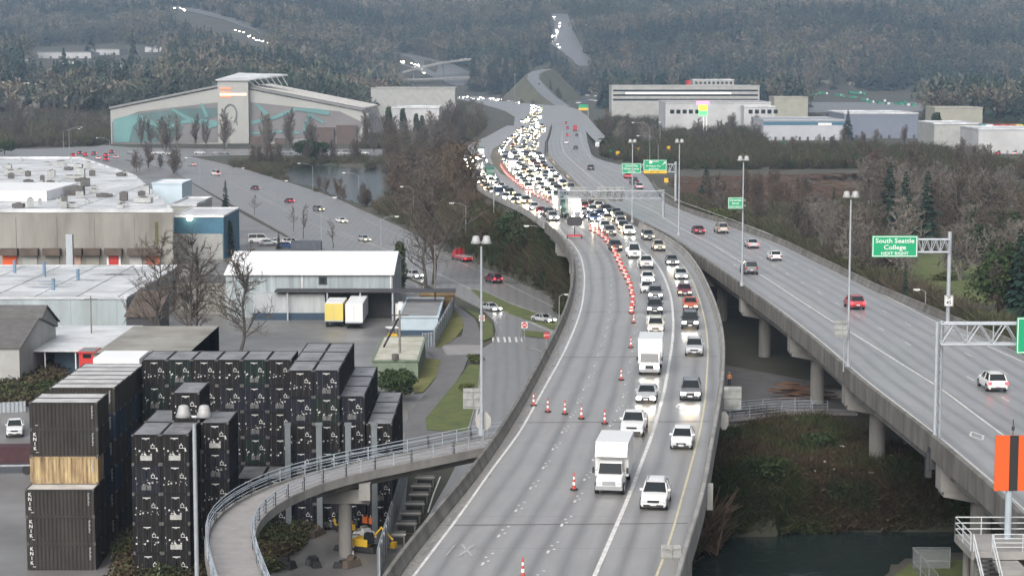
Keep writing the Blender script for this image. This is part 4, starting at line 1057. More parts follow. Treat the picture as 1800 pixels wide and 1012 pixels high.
# big concrete warehouse
HP = 12.0
w2 = building("warehouse", "long concrete warehouse with loading docks and a cluttered white roof", "warehouse", 0, 0, 436, 680, HP, STAIN, WHROOF, poly=[(-150, 436), (-74.5, 436), (-108, 570), (-147, 679), (-260, 679), (-260, 436)], par=.7)
SEAM = mat("roof_seam", (.33, .34, .35), .6, .3, 1); PUD = mat("roof_puddle", (.34, .36, .38), .12, .3, .3)
m = MB()
for k in range(9): x = -122 + k * 7 - w1.location.x; m.b2(x - .06, x + .06, .3, 52.6, 5.63, 5.70)
for k in range(4): y = 8 + k * 12; m.b2(-125 - w1.location.x, -64.8 - w1.location.x, y - .05, y + .05, 5.632, 5.69)
m.build("roof_seam", SEAM, w1)
m = MB(); rq = random.Random(8)
for k in range(11): x, y = rq.uniform(-115, -70) - w1.location.x, rq.uniform(5, 48); m.add([(x + rq.uniform(2, 5) * math.cos(a), y + rq.uniform(.6, 1.6) * math.sin(a), 5.626) for a in [2 * PI * q / 12 for q in range(12)]], [tuple(range(12))])
m.build("roof_puddle", PUD, w1, normals=False)
m = MB()
for k in range(16): y = 8 + k * 11; m.b2(-240 - w2.location.x, -77 - .27 * y - w2.location.x, y - .12, y + .12, HP + .122, HP + .2)
for k in range(7): x = -230 + k * 22 - w2.location.x; m.b2(x - .12, x + .12, 4, 120, HP + .124, HP + .19)
m.build("roof_seam", SEAM, w2)
dock = [(5, 30, ORANGE, "orange"), (40, 66, OFFW, ""), (80, 105, STAIN, ""), (120, 143, mat("door_pink", (.5, .33, .27), .7, .2, 1), ""), (152, 175, TANW, ""), (188, 213, RED, ""), (228, 250, OFFW, ""), (257, 282, mat("door_rust", (.45, .12, .06), .7, .3, 1), "")]
for u0, u1, mm, _ in dock:
    onwall(w2, u0 - 3, u1 + 3, 436, 448, "dock_canopy", BROWNW, 1.6); d = onwall(w2, u0, u1, 446, 475, "dock_door", mm, .3)
    if mm is RED:
        onwall(w2, u0 + 5, u1 - 5, 447, 462, "door_panel", RED, .45)
        onwall(w2, u0, u0 + 4, 446, 472, "door_frame", WHITE, .4); onwall(w2, u1 - 4, u1, 446, 472, "door_frame", WHITE, .4)
for u in (28, 100, 166, 236): onwall(w2, u, u + .8, 382, 436, "panel_joint", DARK, .03)
m = MB(); p = dp(113, 0, 428); m.b2(p.x - 1.0 - w2.location.x, p.x + .4 - w2.location.x, -8, -6.4, 0, dp(0, 412, 428).z); m.build("flue", GALV, w2)
onwall(w2, 272, 279, 390, 430, "moss_stain", mat("moss", (.12, .12, .05), .95, .4, .6), .02)
HV = mat("hvac_grey", (.4, .41, .4), .6, .3, 1); HVD = mat("hvac_dark", (.12, .11, .105), .7, .4, 1)
# raised roof section and pieces of roof plant
m = MB(); a = gp(0, 365, 13.2); m.b2(-190 - w2.location.x, -110 - w2.location.x, 470 - 436, 505 - 436, HP + .13, HP + 2.4); m.build("raised_roof", WHROOF2, w2)
rr_ = random.Random(5); n_unit = 0
for k in range(78):
    u, v = rr_.uniform(0, 295), rr_.uniform(284, 368); p = gp(u, v, HP + .1)
    if p.x > -76 - (p.y - 436) * .245 or p.x < -205 or (465 < p.y < 508 and p.x < -108): continue
    s = rr_.choice((.7, 1, 1.2, 1.7, 2.6)) * 1.15; hh_ = rr_.uniform(.5, 2.1)
    e = empty("roof_unit", (p.x, p.y, HP + .12), rr_.choice((0, .25)), "grey ventilation unit among many on the long cluttered white roof", "roof unit", "ventilation units on the long white roof")
    m = MB(); m.box((0, 0, hh_ / 2 + .15), (s * 1.3, s, hh_)); m.b2(-s * .5, s * .5, -s * .35, s * .35, 0, .15); m.build("housing", HV if k % 4 else HVD, e)
    m = MB(); m.cyl((0, 0, hh_ + .16), s * .32, .18, 10); m.build("fan_cowl", HVD, e); n_unit += 1
w2b = bpx("office_block", "small blue building with a pale roof and a lit lamp, at the warehouse corner", "building", 306, 393, 452, 381, 26, BLUEW, WHROOF, par=.3)
onwall(w2b, 306.5, 392, 411, 456, "lower_wall", OFFW, .12); onwall(w2b, 306, 393, 378, 382, "fascia", WHITE, .2)
LAMPM = mat("lamp_glow", (1, .95, .7), .5, 0, emit=(1, .9, .55), es=14)
m = MB(); a = dp(333, 384, 451.4); m.box((a.x - w2b.location.x, -.5, a.z), (1.0, .5, .8)); m.build("lamp", LAMPM, w2b)
w2c = bpx("stair_tower", "light blue box shaped block rising behind the white warehouse roof", "building", 268, 320, 520, 323, 16, mat("cladding_skyblue", (.50, .6, .66), .6, .08, .3), WHROOF2, par=.25)
w2d = bpx("warehouse", "white roofed low extension with parapets between the blue building and the tower", "warehouse", 300, 345, 490, 362, 26, OFFW, WHROOF, par=.6)
# white roofed shed in the yard
x0, x1 = dp(397, 500, 347).x, dp(690, 500, 347).x
w4 = building("metal_shed", "long shed with bright white gable roof and grey corrugated wall beside the trailers", "shed", x0, x1, 347, 375, 7.6, mat("corrugated_grey", (.36, .4, .41), .6, .35, .3, col2=(.19, .22, .23), stretch=(4, 1, .2)), WHROOF2, style='gable', ridge=10.3)
f = onwall(w4, 560, 575, 486, 500, "window", DARK, .1); onwall(w4, 563, 572, 488, 498, "pane", GLASS, .14)
onwall(w4, 530, 532, 483, 508, "downpipe", WHITE, .15); onwall(w4, 686, 688, 483, 508, "downpipe", WHITE, .15)
onwall(w4, 397, 690, 480.5, 483, "gutter", WHITE, .55)
onwall(w4, 448, 574, 513, 546, "lower_panel", mat("panel_white_weathered", (.42, .44, .45), .7, .3, .5, col2=(.3, .32, .33), stretch=(2, 1, .3)), 3.0); onwall(w4, 448, 574, 546, 566, "tarpaulin", NAVYW, 3.1)
onwall(w4, 576, 632, 514, 564, "bay_shade_panel", BLACK, .2); onwall(w4, 634, 688, 514, 564, "bay_shade_panel", BLACK, .2)  # black slabs on the wall stand in for shade inside open bays
m = MB(); m.b2(x0 + 9 - w4.location.x, dp(800, 500, 344).x - w4.location.x, -4.2, -.31, 5.0, 5.3); m.build("canopy", DARK, w4)
for u in (505, 575, 633, 690): m = MB(); a = dp(u, 500, 343.2).x - w4.location.x; m.b2(a - .12, a + .12, -3.9, -3.66, 0, 4.99); m.build("canopy_post", GALV, w4)
# slatted brown wall plus grey flat roofed hut and side fence
w5 = bpx("flat_roofed_hut", "low hut with sagging grey felt roof and pale blue front by the footpath", "hut", 702, 770, 325, 557, 26, mat("hut_blue", (.42, .5, .55), .7, .15, .5), GRROOF, par=.2)
onwall(w5, 702, 770, 580, 592, "plinth", NAVYW, .08)
w5b = bpx("cargo_box", "brown and ochre topped flat box behind the grey felt roof", "box", 738, 797, 352, 519, 8, mat("rust_ochre", (.2, .13, .05), .8, .5, .4), mat("ochre_roof", (.22, .15, .05), .8, .5, .4, col2=(.12, .06, .04)), par=.1)
def fence(name, label, a, b, h, m_, posts=4, slat=True):
    e = empty(name, ((a.x + b.x) / 2, (a.y + b.y) / 2, min(a.z, b.z)), 0, label, "fence"); L = (b - a).length; ang = math.atan2(b.y - a.y, b.x - a.x)
    m = MB(); corrug(m, -L / 2, L / 2, 0, 0, h, .12, int(L / .5), 'x', 1); p = m.build("panel", m_, e, normals=False)
    m = MB()
    for k in range(posts + 1): x = -L / 2 + L * k / posts; m.b2(x - .07, x + .07, .14, .28, -.3, h + .05)
    m.b2(-L / 2, L / 2, .13, .19, h - .3, h - .2); m.build("frame", POLE, e); e.rotation_euler = (0, 0, ang); return e
BG = mat("fence_bluegrey", (.27, .31, .34), .55, .2, .8, stretch=(1, 1, .3))
fence("corrugated_fence", "tall blue grey corrugated fence along the grass, ending at the footpath", gp(797, 548, 0), gp(762, 612, 0), 2.9, BG, 10); fence("corrugated_fence", "short return of blue grey fence closing the white flat roofed hut", gp(762, 612, 0), gp(742, 614, 0), 2.6, BG, 2)
e = fence("corrugated_fence", "steep looking grey blue fence between the equipment yard and the street under the ramp", gp(712, 848, 0) + Vector((0, 0, 0)), gp(663, 1020, 0), 2.9, BG, 14)
w6 = bpx("flat_roofed_hut", "low hut with dirty cream flat roof and moss, beside the utility pole", "hut", 655, 735, 278, 634, 24, mat("wall_green", (.17, .21, .15), .8, .3, 1), mat("cream_roof", (.52, .5, .44), .75, .3, .4, col2=(.3, .3, .22)), par=.15)
m = MB(); m.cyl((0, 0, dp(0, 633, 278).z + .1), .5, .8, 8); m.build("roof_vent", HVD, w6)
w7 = bpx("timber_hut", "brown roofed lean to with black doorway between the bare trees", "hut", 222, 275, 322, 557, 12, DARK, BROWNW, style='shed', ridge=6.2)
w7b = bpx("flat_roofed_hut", "dark flat shed with patchy roof behind the bare trees", "shed", 310, 450, 352, 499, 14, STAIN, mat("dark_felt", (.09, .085, .08), .9, .3, .5), par=.1)
onwall(w7b, 395, 448, 512, 540, "panel", OFFW, .1); onwall(w7b, 400, 425, 504, 510, "awning", RED, .8)
# small houses at the yard corner
h1 = bpx("small_house", "dark gabled house partly out of frame beside the pale blue warehouse", "house", -60, 34, 270, 612, 22, OFFW, SHING, style='gable', ridge=8.4)
h2 = bpx("small_house", "grey roofed house behind the scrubby bank with reddish gable edge", "house", -20, 60, 300, 590, 16, OFFW, SHING, style='gable', ridge=6.9)
w8 = bpx("carport", "white flat awning on thin posts in front of a small blue wall", "carport", 96, 160, 283, 619, 18, mat("hut_deepblue", (.14, .24, .33), .7, .2, 1), WHROOF, par=0)
m = MB(); a0 = dp(25, 500, 280).x - w8.location.x; a1 = dp(192, 500, 280).x - w8.location.x; zc = dp(0, 617, 280).z; m.b2(a0, a1, -5, 22, zc + .2, zc + .38); m.build("awning", WHROOF, w8)
for u in (76, 130, 186): m = MB(); a = dp(u, 500, 278.5).x - w8.location.x; m.b2(a - .08, a + .08, -4.6, -4.44, 0, zc + .19); m.build("awning_post", WHITE, w8)
w9 = bpx("red_kiosk", "small red kiosk with dark window beside the white awning", "kiosk", 139, 166, 276, 619, 4, RED, GRROOF, par=.1); onwall(w9, 146, 160, 622, 629, "window", GLASS, .05)
w10 = bpx("white_container_office", "plain white box unit closing the far end of the weathered ranks", "box", 164, 245, 213, 632, 6, WHITE, WHROOF2, par=0)
w11 = bpx("shed_roof_building", "low brown roofed building in the gap before the long back wall", "shed", 165, 330, 240, 622, 26, STAIN, BROWNW, style='shed', ridge=5.0)
# ---------------------------------------------------------------- arena with mural
YA = 1100
def ax(u): return dp(u, 500, YA).x
def az(v): return dp(0, v, YA).z
e = empty("arena", (ax(430), YA, 0), 0, "big grey arena with teal river mural, square central tower and ribbed sloping roofs", "arena"); O = e.location
ARW = mat("arena_cladding", (.36, .36, .34), .75, .12, .05)
def face(m, pts, y=0, th=.25):   # pts in pixels on the arena front
    vs = [(ax(u) - O.x, y, az(v)) for u, v in pts]; n = len(vs); vs += [(x, y + th, z) for x, _, z in vs]
    tr = tessellate_polygon([[Vector((v[0], v[2], 0)) for v in vs[:n]]])
    m.add(vs, [tuple(t) for t in tr] + [tuple(i + n for i in t) for t in tr] + [(i, (i + 1) % n, (i + 1) % n + n, i + n) for i in range(n)])
m = MB(); face(m, [(201,258),(201,193),(390,155),(445,158),(640,196),(652,230),(655,258)], 0, 1); 
m.build("wall", ARW, e)
m = MB(); face(m, [(203,256),(203,215),(250,196),(389,180),(389,250)], -.3); face(m, [(445,180),(600,196),(640,215),(632,235),(445,252)], -.3); m.build("mural_panel", MURG, e)
m = MB(); face(m, [(252,200),(330,190),(386,190),(386,205),(340,215),(300,222),(262,206)], -.55, .2); face(m, [(203,240),(215,250),(300,250),(330,222),(270,215),(235,212)], -.55, .2); m.build("mural_panel", TEALD, e)
TL = [[(206,210),(225,205),(250,200),(258,205),(240,222),(232,250),(206,250)], [(255,205),(275,213),(298,223),(296,228),(270,219),(252,210)], [(296,224),(320,213),(345,208),(388,213),(388,222),(370,226),(352,216),(325,217),(300,229)], [(310,190),(330,202),(352,212),(346,216),(326,205),(306,192)],
      [(445,213),(480,206),(520,190),(560,191),(583,196),(582,203),(555,199),(525,194),(490,209),(447,219)], [(450,182),(460,183),(478,200),(472,203)], [(540,212),(546,198),(551,200),(540,230),(534,234)], [(445,233),(500,229),(530,232),(530,236),(500,233),(445,237)], [(357,182),(363,182),(372,205),(366,206)], [(548,199),(574,215),(571,218),(546,203)]]
m = MB()
for p in TL: face(m, p, -.62 - .02 * TL.index(p), .2)
m.build("mural_river", TEAL, e)
# tower
tw0, tw1 = ax(390) - O.x, ax(443) - O.x
m = MB(); m.b2(tw0, tw1, -4, 22, az(252), az(142)); t = m.build("tower", ARW, e)
m = MB(); vs = [(tw0 - 1, -5, az(142)), (tw1 + .5, -5, az(142)), (tw1 + 19, 20, az(134)), (tw0 + 8, 24, az(131)), (tw0 - 1, -5, az(140)), (tw1 + .5, -5, az(140.5)), (tw1 + 19, 20, az(131)), (tw0 + 8, 24, az(128.5))]
m.add(vs, [(0, 3, 2, 1), (4, 5, 6, 7), (0, 1, 5, 4), (1, 2, 6, 5), (2, 3, 7, 6), (3, 0, 4, 7)]); m.build("tower_roof", WHROOF, e)
m = MB()
for k in range(7):
    q = k / 7; x = tw1 + .5 + 18.5 * q; m.tube([(x, -5 + 25 * q, az(142) + 2.6 * q), (x + 2.6, -1.5 + 25 * q, az(151))], .25, 5)
m.build("roof_truss", WHITE, e)
m = MB(); m.tube([(tw1 - 10 + 3.4 * math.cos(a), -4.15, az(200) + 5.2 * math.sin(a)) for a in [PI * 2 * k / 24 for k in range(-4, 17)]], .5, 6); m.tube([(tw1 - 13, -4.15, az(206)), (tw1 - 13.5, -4.15, az(219))], .4, 5); m.tube([(tw1 - 7, -4.15, az(206)), (tw1 - 6.4, -4.15, az(219))], .4, 5); m.build("ring_emblem", mat("emblem_grey", (.16, .18, .18), .7, 0), t)
SGR = mat("sign_glow_red", (.8, .15, .08), .6, 0, emit=(1, .25, .12), es=.9); SGY = mat("sign_glow_warm", (.9, .6, .4), .6, 0, emit=(1, .7, .45), es=.9)
m = MB()
for k in range(3): face(m, [(395, 154 + k * 7), (413, 154 + k * 7), (413, 157 + k * 7), (395, 157 + k * 7)], -4.3)
m.build("sign_text", SGR, t); m = MB(); face(m, [(394, 164), (440, 164), (440, 168), (394, 168)], -4.35); m.build("sign_strip", SGY, t)
# ribbed roofs
m = MB(); zz = [(201, 192), (390, 152)]
vs = [(ax(199) - O.x, -1, az(192)), (ax(390) - O.x, -1, az(153)), (ax(390) - O.x, 60, az(153)), (ax(199) - O.x, 60, az(192))]; m.add(vs + [(a, b, c + 1.2) for a, b, c in vs], [(0, 3, 2, 1), (4, 5, 6, 7), (0, 1, 5, 4), (1, 2, 6, 5), (2, 3, 7, 6), (3, 0, 4, 7)])
m.build("roof", GRROOF, e)
m = MB(); vs = [(ax(445) - O.x, -1, az(156)), (ax(641) - O.x, -1, az(195)), (ax(652) - O.x, 70, az(195) ), (ax(458) - O.x, 70, az(156))]; m.add(vs + [(a, b, c + 1.2) for a, b, c in vs], [(0, 3, 2, 1), (4, 5, 6, 7), (0, 1, 5, 4), (1, 2, 6, 5), (2, 3, 7, 6), (3, 0, 4, 7)])
r = m.build("roof", mat("arena_roof", (.2, .2, .2), .6, .15, .05), e)
m = MB()
for k in range(10):
    y = 1 + k * 7.2; dx = 11 * y / 70 * .3143 * 1.0
    P = [(ax(445) - O.x + dx, y, az(156) + 1.6), (ax(641) - O.x + dx, y, az(195) + 1.6), (ax(650) - O.x + dx + 1.5, y, 0)]; m.tube(P, .5, 4)
m.build("rib", CONCL, e)
m = MB(); m.b2(ax(641) - O.x, ax(650) - O.x, 1, 70, -1, az(200)); m.build("side_wall", ARW, e)
for u0, u1, v0 in ((437, 472, 240), (484, 512, 243), (556, 588, 224), (592, 628, 220)): onwall(e, u0, u1, v0, 256, "brick_bay", mat("brick_red", (.12, .09, .08), .9, .3, .3), 3, Y=YA)
# ---------------------------------------------------------------- far buildings, one by one
OFFWH = mat("far_white_wall", (.5, .5, .5), .8, .25, .08)
FAR = [
 ("warehouse", "low warehouse with pale roofs at the hazy edge beyond the scrub", 0, 140, -166, 148, 60, OFFW, WHROOF),
 ("warehouse", "grey flat warehouse beside the arena's far corner", 0, 70, -200, 172, 60, STAIN, GRROOF),
 ("warehouse", "long white warehouse row far off below the wooded ridge", 66, 160, -103, 92, 50, OFFWH, WHROOF), ("warehouse", "white warehouse at the far end of the distant row", 160, 210, -97, 87, 50, OFFWH, WHROOF),
 ("warehouse", "paler low block before the distant white row", 0, 50, -108, 97, 50, OFFW, WHROOF), ("warehouse", "small distant white block near the firs", 255, 296, -92, 83, 40, OFFWH, WHROOF),
 ("warehouse", "white wall warehouse just behind the arena's ribbed side", 652, 800, 1500, 156, 60, OFFW, GRROOF),
 ("warehouse", "pale low building with bright roof beside the fir group", 690, 772, 1180, 190, 40, OFFWH, WHROOF),
 ("house", "tiny white house in the woods above the arena", 450, 475, -115, 107, 12, WHITE, SHING), ("house", "pale roofed house up the wooded valley", 552, 590, -134, 126, 14, OFFW, GRROOF),
 ("office_building", "long pale three storey building with window bands beyond the ramp", 1075, 1335, 1500, 152, 40, OFFW, GRROOF),
 ("office_building", "upper storey block with arched windows on the long pale building", 1218, 1290, 1560, 141, 20, OFFW, WHROOF),
 ("office_building", "white lower building beside the bright coloured sign", 1170, 1355, 1290, 181, 60, OFFWH, GRROOF),
 ("office_building", "pale block at the end of the lower white building", 1308, 1362, 1270, 188, 40, OFFWH, WHROOF),
 ("tan_shed", "tan gable shed between the long office and the truck yard", 1361, 1420, 1400, 172, 30, TANW, OFFW),
 ("blue_warehouse", "wide blue grey warehouse with a blue stripe and pale roof", 1342, 1484, 1150, 212, 60, mat("cladding_lilac", (.42, .43, .46), .7, .15, .1), mat("roof_bluegrey", (.30, .31, .33), .55, .15, .1)),
 ("blue_warehouse", "darker blue warehouse wing joined to the striped one", 1484, 1614, 1180, 200, 60, mat("cladding_slate", (.17, .19, .24), .7, .2, .1), WHROOF),
 ("tan_shed", "tan shed with curved roof near the tree line by the truck yard", 1643, 1727, 1330, 190, 30, TANW, OFFW),
 ("warehouse", "white walled warehouse with lit gable lamp beside the colourful parked trucks", 1642, 1720, 1020, 218, 40, OFFW, WHROOF),
 ("warehouse", "long bright white warehouse at the frame's edge above the car lot", 1720, 1880, 960, 228, 40, OFFWH, WHROOF),
]
for nm, lab, u0, u1, Y, vt, dep, wl, rf in FAR:
    if Y < 0: Y = tp((u0 + u1) / 2, -Y).y
    z0 = terr1(dp((u0 + u1) / 2, 0, Y).x, Y)
    b = bpx(nm, lab, "building", u0, u1, Y, vt, dep, wl, rf, z0=z0 - .2, par=.6 if Y < 2000 else .2)
    if Y > 900 and "upper" not in lab and "three" not in lab:
        k_ = max(2, int((u1 - u0) / 14)); vb_ = 110 + (CZ - z0) * FPX / Y
        for q in range(k_): uu = u0 + (u1 - u0) * (q + .35) / k_; onwall(b, uu, uu + 4, vb_ - min(5, (vb_ - vt) * .35), vb_ + 1, "loading_door", DARK if q % 3 else GRROOF, .15)
        onwall(b, u0, u1, vt, vt + 1.3, "fascia", GRROOF, .12)
    if "three storey" in lab:
        for v in (158, 166, 174): onwall(b, u0 + 3, u1 - 3, v, v + 3, "window_band", GLASS, .1)
        onwall(b, 1100, 1285, 163, 165.5, "lit_soffit", mat("lit_strip", (.9, .9, .8), .5, 0, emit=(1, .97, .85), es=1.2), .5)
    if "upper storey" in lab:
        for k in range(9): onwall(b, u0 + 4 + k * 7.6, u0 + 8 + k * 7.6, 144, 148, "window", GLASS, .1)
    if "blue stripe" in lab: onwall(b, u0, u1, 214, 220, "stripe", BLUEW, .15); onwall(b, 1438, 1462, 216, 221, "sign", WHITE, .25)
    if "bright coloured" in lab or "lower white" in lab:
        for k in range(5): onwall(b, u0 + 8 + k * 11, u0 + 15 + k * 11, 193, 200, "window", GLASS, .1)
b = bpx("red_roof_building", "small building with a red roof peeping over the long pale office", "building", 1208, 1262, 1640, 142, 20, RED, RED, par=0)
# glowing sign tower
Y = 1240; e = empty("lit_sign_tower", (dp(1236, 500, Y).x, Y, 0), 0, "tall sign glowing pink, yellow and green before the white building", "lit sign")
def glow(n, c, s): return mat(n, c, .5, 0, emit=c, es=s)
for u0, u1, v0, v1, mm in ((1224, 1247, 178, 184, glow("glow_pink", (1, .25, .4), 1.1)), (1228, 1243, 185, 194, glow("glow_yellow", (1, .6, .03), 1.6)), (1228, 1243, 195, 203, glow("glow_green", (.12, .9, .2), .9))):
    onwall(e, u0, u1, v0, v1, "lit_panel", mm, .4, Y=Y)
m = MB(); m.b2(-1.2, -.4, 0, .5, -.5, dp(0, 180, Y).z); m.b2(.6, 1.4, 0, .5, -.5, dp(0, 180, Y).z); m.build("post", WHITE, e)

# small pale buildings strewn through the far valley
SMALLB = [(20,133,30),(52,137,22),(95,126,26),(150,128,20),(188,140,24),(232,137,26),(330,138,22),(372,131,18),(415,124,16),(505,131,22),(585,140,20),(620,134,16),(1395,150,18),(1452,147,22),(1500,150,16),(1700,168,26),(1760,176,22),(15,118,22),(120,113,24),(205,118,18),(262,120,16),(1110,128,18),(1150,130,14)]
for i, (u, v, w_) in enumerate(SMALLB):
    p = tp(u, v); b = bpx("small_building", "small pale building among the trees of the far valley", "building", u - w_ / 2, u + w_ / 2, p.y, v - 4.5, 14, (OFFWH, OFFW, TANW)[i % 3], (WHROOF, GRROOF, OFFWH)[i % 3], z0=p.z - .2, par=.2); b["group"] = "small pale buildings in the far valley"
    onwall(b, u - w_ * .3, u - w_ * .1, v - 3, v, "door", DARK, .1)
    if i % 3 == 0: onwall(b, u + w_ * .2, u + w_ * .2 + 1.6, v - 4, v - 2.6, "lamp", LAMPM, .5)
# ================================================================ vehicles
def paint(name, c, r=.35): return mat("paint_" + name, c, r, 0, coat=.5)
PAINT = {'white': paint('white', (.68, .68, .67)), 'silver': paint('silver', (.38, .39, .40), .3), 'grey': paint('grey', (.14, .145, .15), .3), 'dark': paint('dark', (.035, .038, .042), .3), 'black': paint('black', (.015, .015, .017), .25),
         'red': paint('red', (.35, .02, .03)), 'maroon': paint('maroon', (.13, .015, .03)), 'orange': paint('orange', (.45, .09, .04)), 'blue': paint('blue', (.04, .08, .2)), 'beige': paint('beige', (.42, .38, .32)), 'green': paint('green', (.03, .1, .07)), 'yellow': paint('yellow', (.62, .5, .12)), 'cream': paint('cream', (.62, .6, .52)), 'teal': paint('teal', (.1, .35, .42))}
HLW = mat("headlight_white", (1, 1, 1), .3, 0, emit=(1, .97, .88), es=30); HLA = mat("headlight_warm", (1, .9, .7), .3, 0, emit=(1, .6, .2), es=2.2)
HLF = mat("headlight_far", (1, 1, 1), .3, 0, emit=(1, .93, .76), es=60)
HLM = mat("headlight_yellow", (1, .9, .6), .3, 0, emit=(1, .78, .34), es=2.6)
HLO = mat("headlight_off", (.5, .52, .55), .15, 0); TL1 = mat("taillight_on", (.6, .02, .02), .3, 0, emit=(1, .04, .05), es=3.5); TL0 = mat("taillight_off", (.3, .01, .01), .3, 0)
for m_ in (HLW, HLA, HLF, HLM, TL1): m_.cycles.emission_sampling = 'NONE'
GRL = mat("grille_black", (.02, .02, .022), .5, 0); CHR = mat("wheel_rim", (.35, .36, .37), .35, 0, metal=.7); PLT = mat("number_plate", (.6, .6, .6), .5, 0)
# type: L, W, stations (y, ztop, halfwidth factor) for the body; cabin (y0 base front, y1 roof front, y2 roof rear, y3 base rear, roof z)
TYPES = {
 'sedan': dict(L=4.75, W=1.82, body=[(-2.35, .52, .72), (-2.2, .66, .9), (-1.6, .80, .99), (-.95, .90, 1), (.9, .93, 1), (1.6, .96, .98), (2.2, .92, .92), (2.37, .62, .8)], cab=(-1.05, -.35, .85, 1.7, 1.44), zb=.24, wr=.32),
 'hatch': dict(L=4.3, W=1.78, body=[(-2.12, .55, .74), (-1.98, .7, .9), (-1.4, .86, .99), (-.85, .95, 1), (1.2, .98, 1), (1.95, .98, .95), (2.15, .62, .85)], cab=(-.98, -.25, 1.4, 2.0, 1.5), zb=.24, wr=.32),
 'suv': dict(L=4.65, W=1.9, body=[(-2.3, .62, .76), (-2.2, .86, .92), (-1.5, 1.02, .99), (-.9, 1.08, 1), (1.5, 1.1, 1), (2.15, 1.08, .96), (2.33, .7, .9)], cab=(-1.0, -.35, 1.75, 2.2, 1.7), zb=.3, wr=.37),
 'bigsuv': dict(L=5.1, W=2.0, body=[(-2.52, .7, .82), (-2.45, 1.0, .94), (-1.6, 1.14, .99), (-1.0, 1.18, 1), (1.8, 1.18, 1), (2.4, 1.16, .97), (2.55, .75, .92)], cab=(-1.05, -.5, 2.15, 2.45, 1.88), zb=.35, wr=.4),
 'pickup': dict(L=5.7, W=2.0, body=[(-2.85, .72, .82), (-2.75, 1.02, .94), (-1.9, 1.14, .99), (-1.25, 1.18, 1), (.75, 1.18, 1), (2.7, 1.18, 1), (2.84, 1.1, .97)], cab=(-1.3, -.7, .55, .8, 1.85), zb=.38, wr=.41),
 'van': dict(L=5.4, W=2.0, body=[(-2.7, .75, .8), (-2.55, 1.05, .93), (-2.1, 1.2, .99), (-1.7, 1.35, 1), (2.5, 1.35, 1), (2.7, .8, .95)], cab=(-1.95, -1.2, 2.5, 2.65, 2.25), zb=.32, wr=.38),
}
def loft(m, rings, cap=True):
    n = len(rings[0]); vs = [p for r in rings for p in r]
    fs = [(i * n + j, i * n + (j + 1) % n, (i + 1) * n + (j + 1) % n, (i + 1) * n + j) for i in range(len(rings) - 1) for j in range(n)]
    if cap: fs += [tuple(range(n)), tuple((len(rings) - 1) * n + j for j in range(n - 1, -1, -1))]
    m.add(vs, fs)
def body_geo(m, T):
    hw = T['W'] / 2; zb = T['zb']; R_ = []
    for y, zt, k in T['body']:
        w_ = hw * k; zm = zb + (zt - zb) * .55
        R_.append([(-w_ * .92, y, zb), (-w_, y, zb + .12), (-w_, y, zm), (-w_ * .955, y, zt - .05), (-w_ * .85, y, zt), (0, y, zt + .025), (w_ * .85, y, zt), (w_ * .955, y, zt - .05), (w_, y, zm), (w_, y, zb + .12), (w_ * .92, y, zb)])
    loft(m, R_)
def ztop_at(T, y):
    b = T['body']; return float(np.interp(y, [q[0] for q in b], [q[1] for q in b]))
def cab_geo(m, T, k=0.0):
    hw = T['W'] / 2; y0, y1, y2, y3, zr_ = T['cab']; wb = hw * .9 + k; wt = hw * .72 + k; R_ = []
    for y, z, w0 in ((y0 - k, ztop_at(T, y0) - .04, wb), (y1 - k, zr_ - .05 + k * .3, wt), ((y1 + y2) / 2, zr_ + k * .3, wt), (y2 + k, zr_ - .04 + k * .3, wt), (y3 + k, ztop_at(T, y3) - .04, wb)):
        zlo = ztop_at(T, min(max(y, y0), y3)) - .05
        if z - zlo < .05: z = zlo + .02
        ww = wb - .0; 
        R_.append([(-ww, y, zlo), (-w0, y, z - .03), (-w0 * .9, y, z), (w0 * .9, y, z), (w0, y, z - .03), (ww, y, zlo)])
    loft(m, R_)
def roof_geo(m, T):
    hw = T['W'] / 2; y0, y1, y2, y3, z = T['cab']; w1 = hw * .735
    loft(m, [[(-w1, y, zz - .1), (-w1 * .9, y, zz + .015), (0, y, zz + .03), (w1 * .9, y, zz + .015), (w1, y, zz - .1)] for y, zz in ((y1 + .02, z - .05), ((y1 + y2) / 2, z), (y2 - .02, z - .035))])
    for s in (-1, 1):   # pillars
        wb = hw * .9
        for (ya, za), (yb, zb2) in (((y0 + .02, ztop_at(T, y0)), (y1 + .02, z - .07)), ((y3 - .02, ztop_at(T, y3)), (y2 - .02, z - .07))):
            m.tube([(s * wb, ya, za), (s * hw * .74, yb, zb2)], .05, 4)
        ym = (y1 + y2) / 2 - .1; m.tube([(s * (wb + .005), ym, ztop_at(T, ym)), (s * hw * .745, ym, z - .07)], .045, 4)
def wheel_geo(m, x, y, r, w_=.22):
    m.cm = 0; m.cyl((x - w_ / 2, y, r), r, w_, 16, axis='x'); m.cm = 1; m.cyl((x - w_ / 2 - .012, y, r), r * .62, w_ + .024, 10, axis='x'); m.cm = 0
def arch_geo(m, T, y):
    hw = T['W'] / 2 + .006; r = T['wr'] + .07
    for s in (-1, 1):
        P = [(s * hw, y + r * math.cos(a), T['wr'] + r * math.sin(a)) for a in [PI * k / 8 for k in range(9)]] + [(s * hw, y - r, .22), (s * hw, y + r, .22)]
        m.add(P, [tuple(range(11))])
CARCACHE = {}
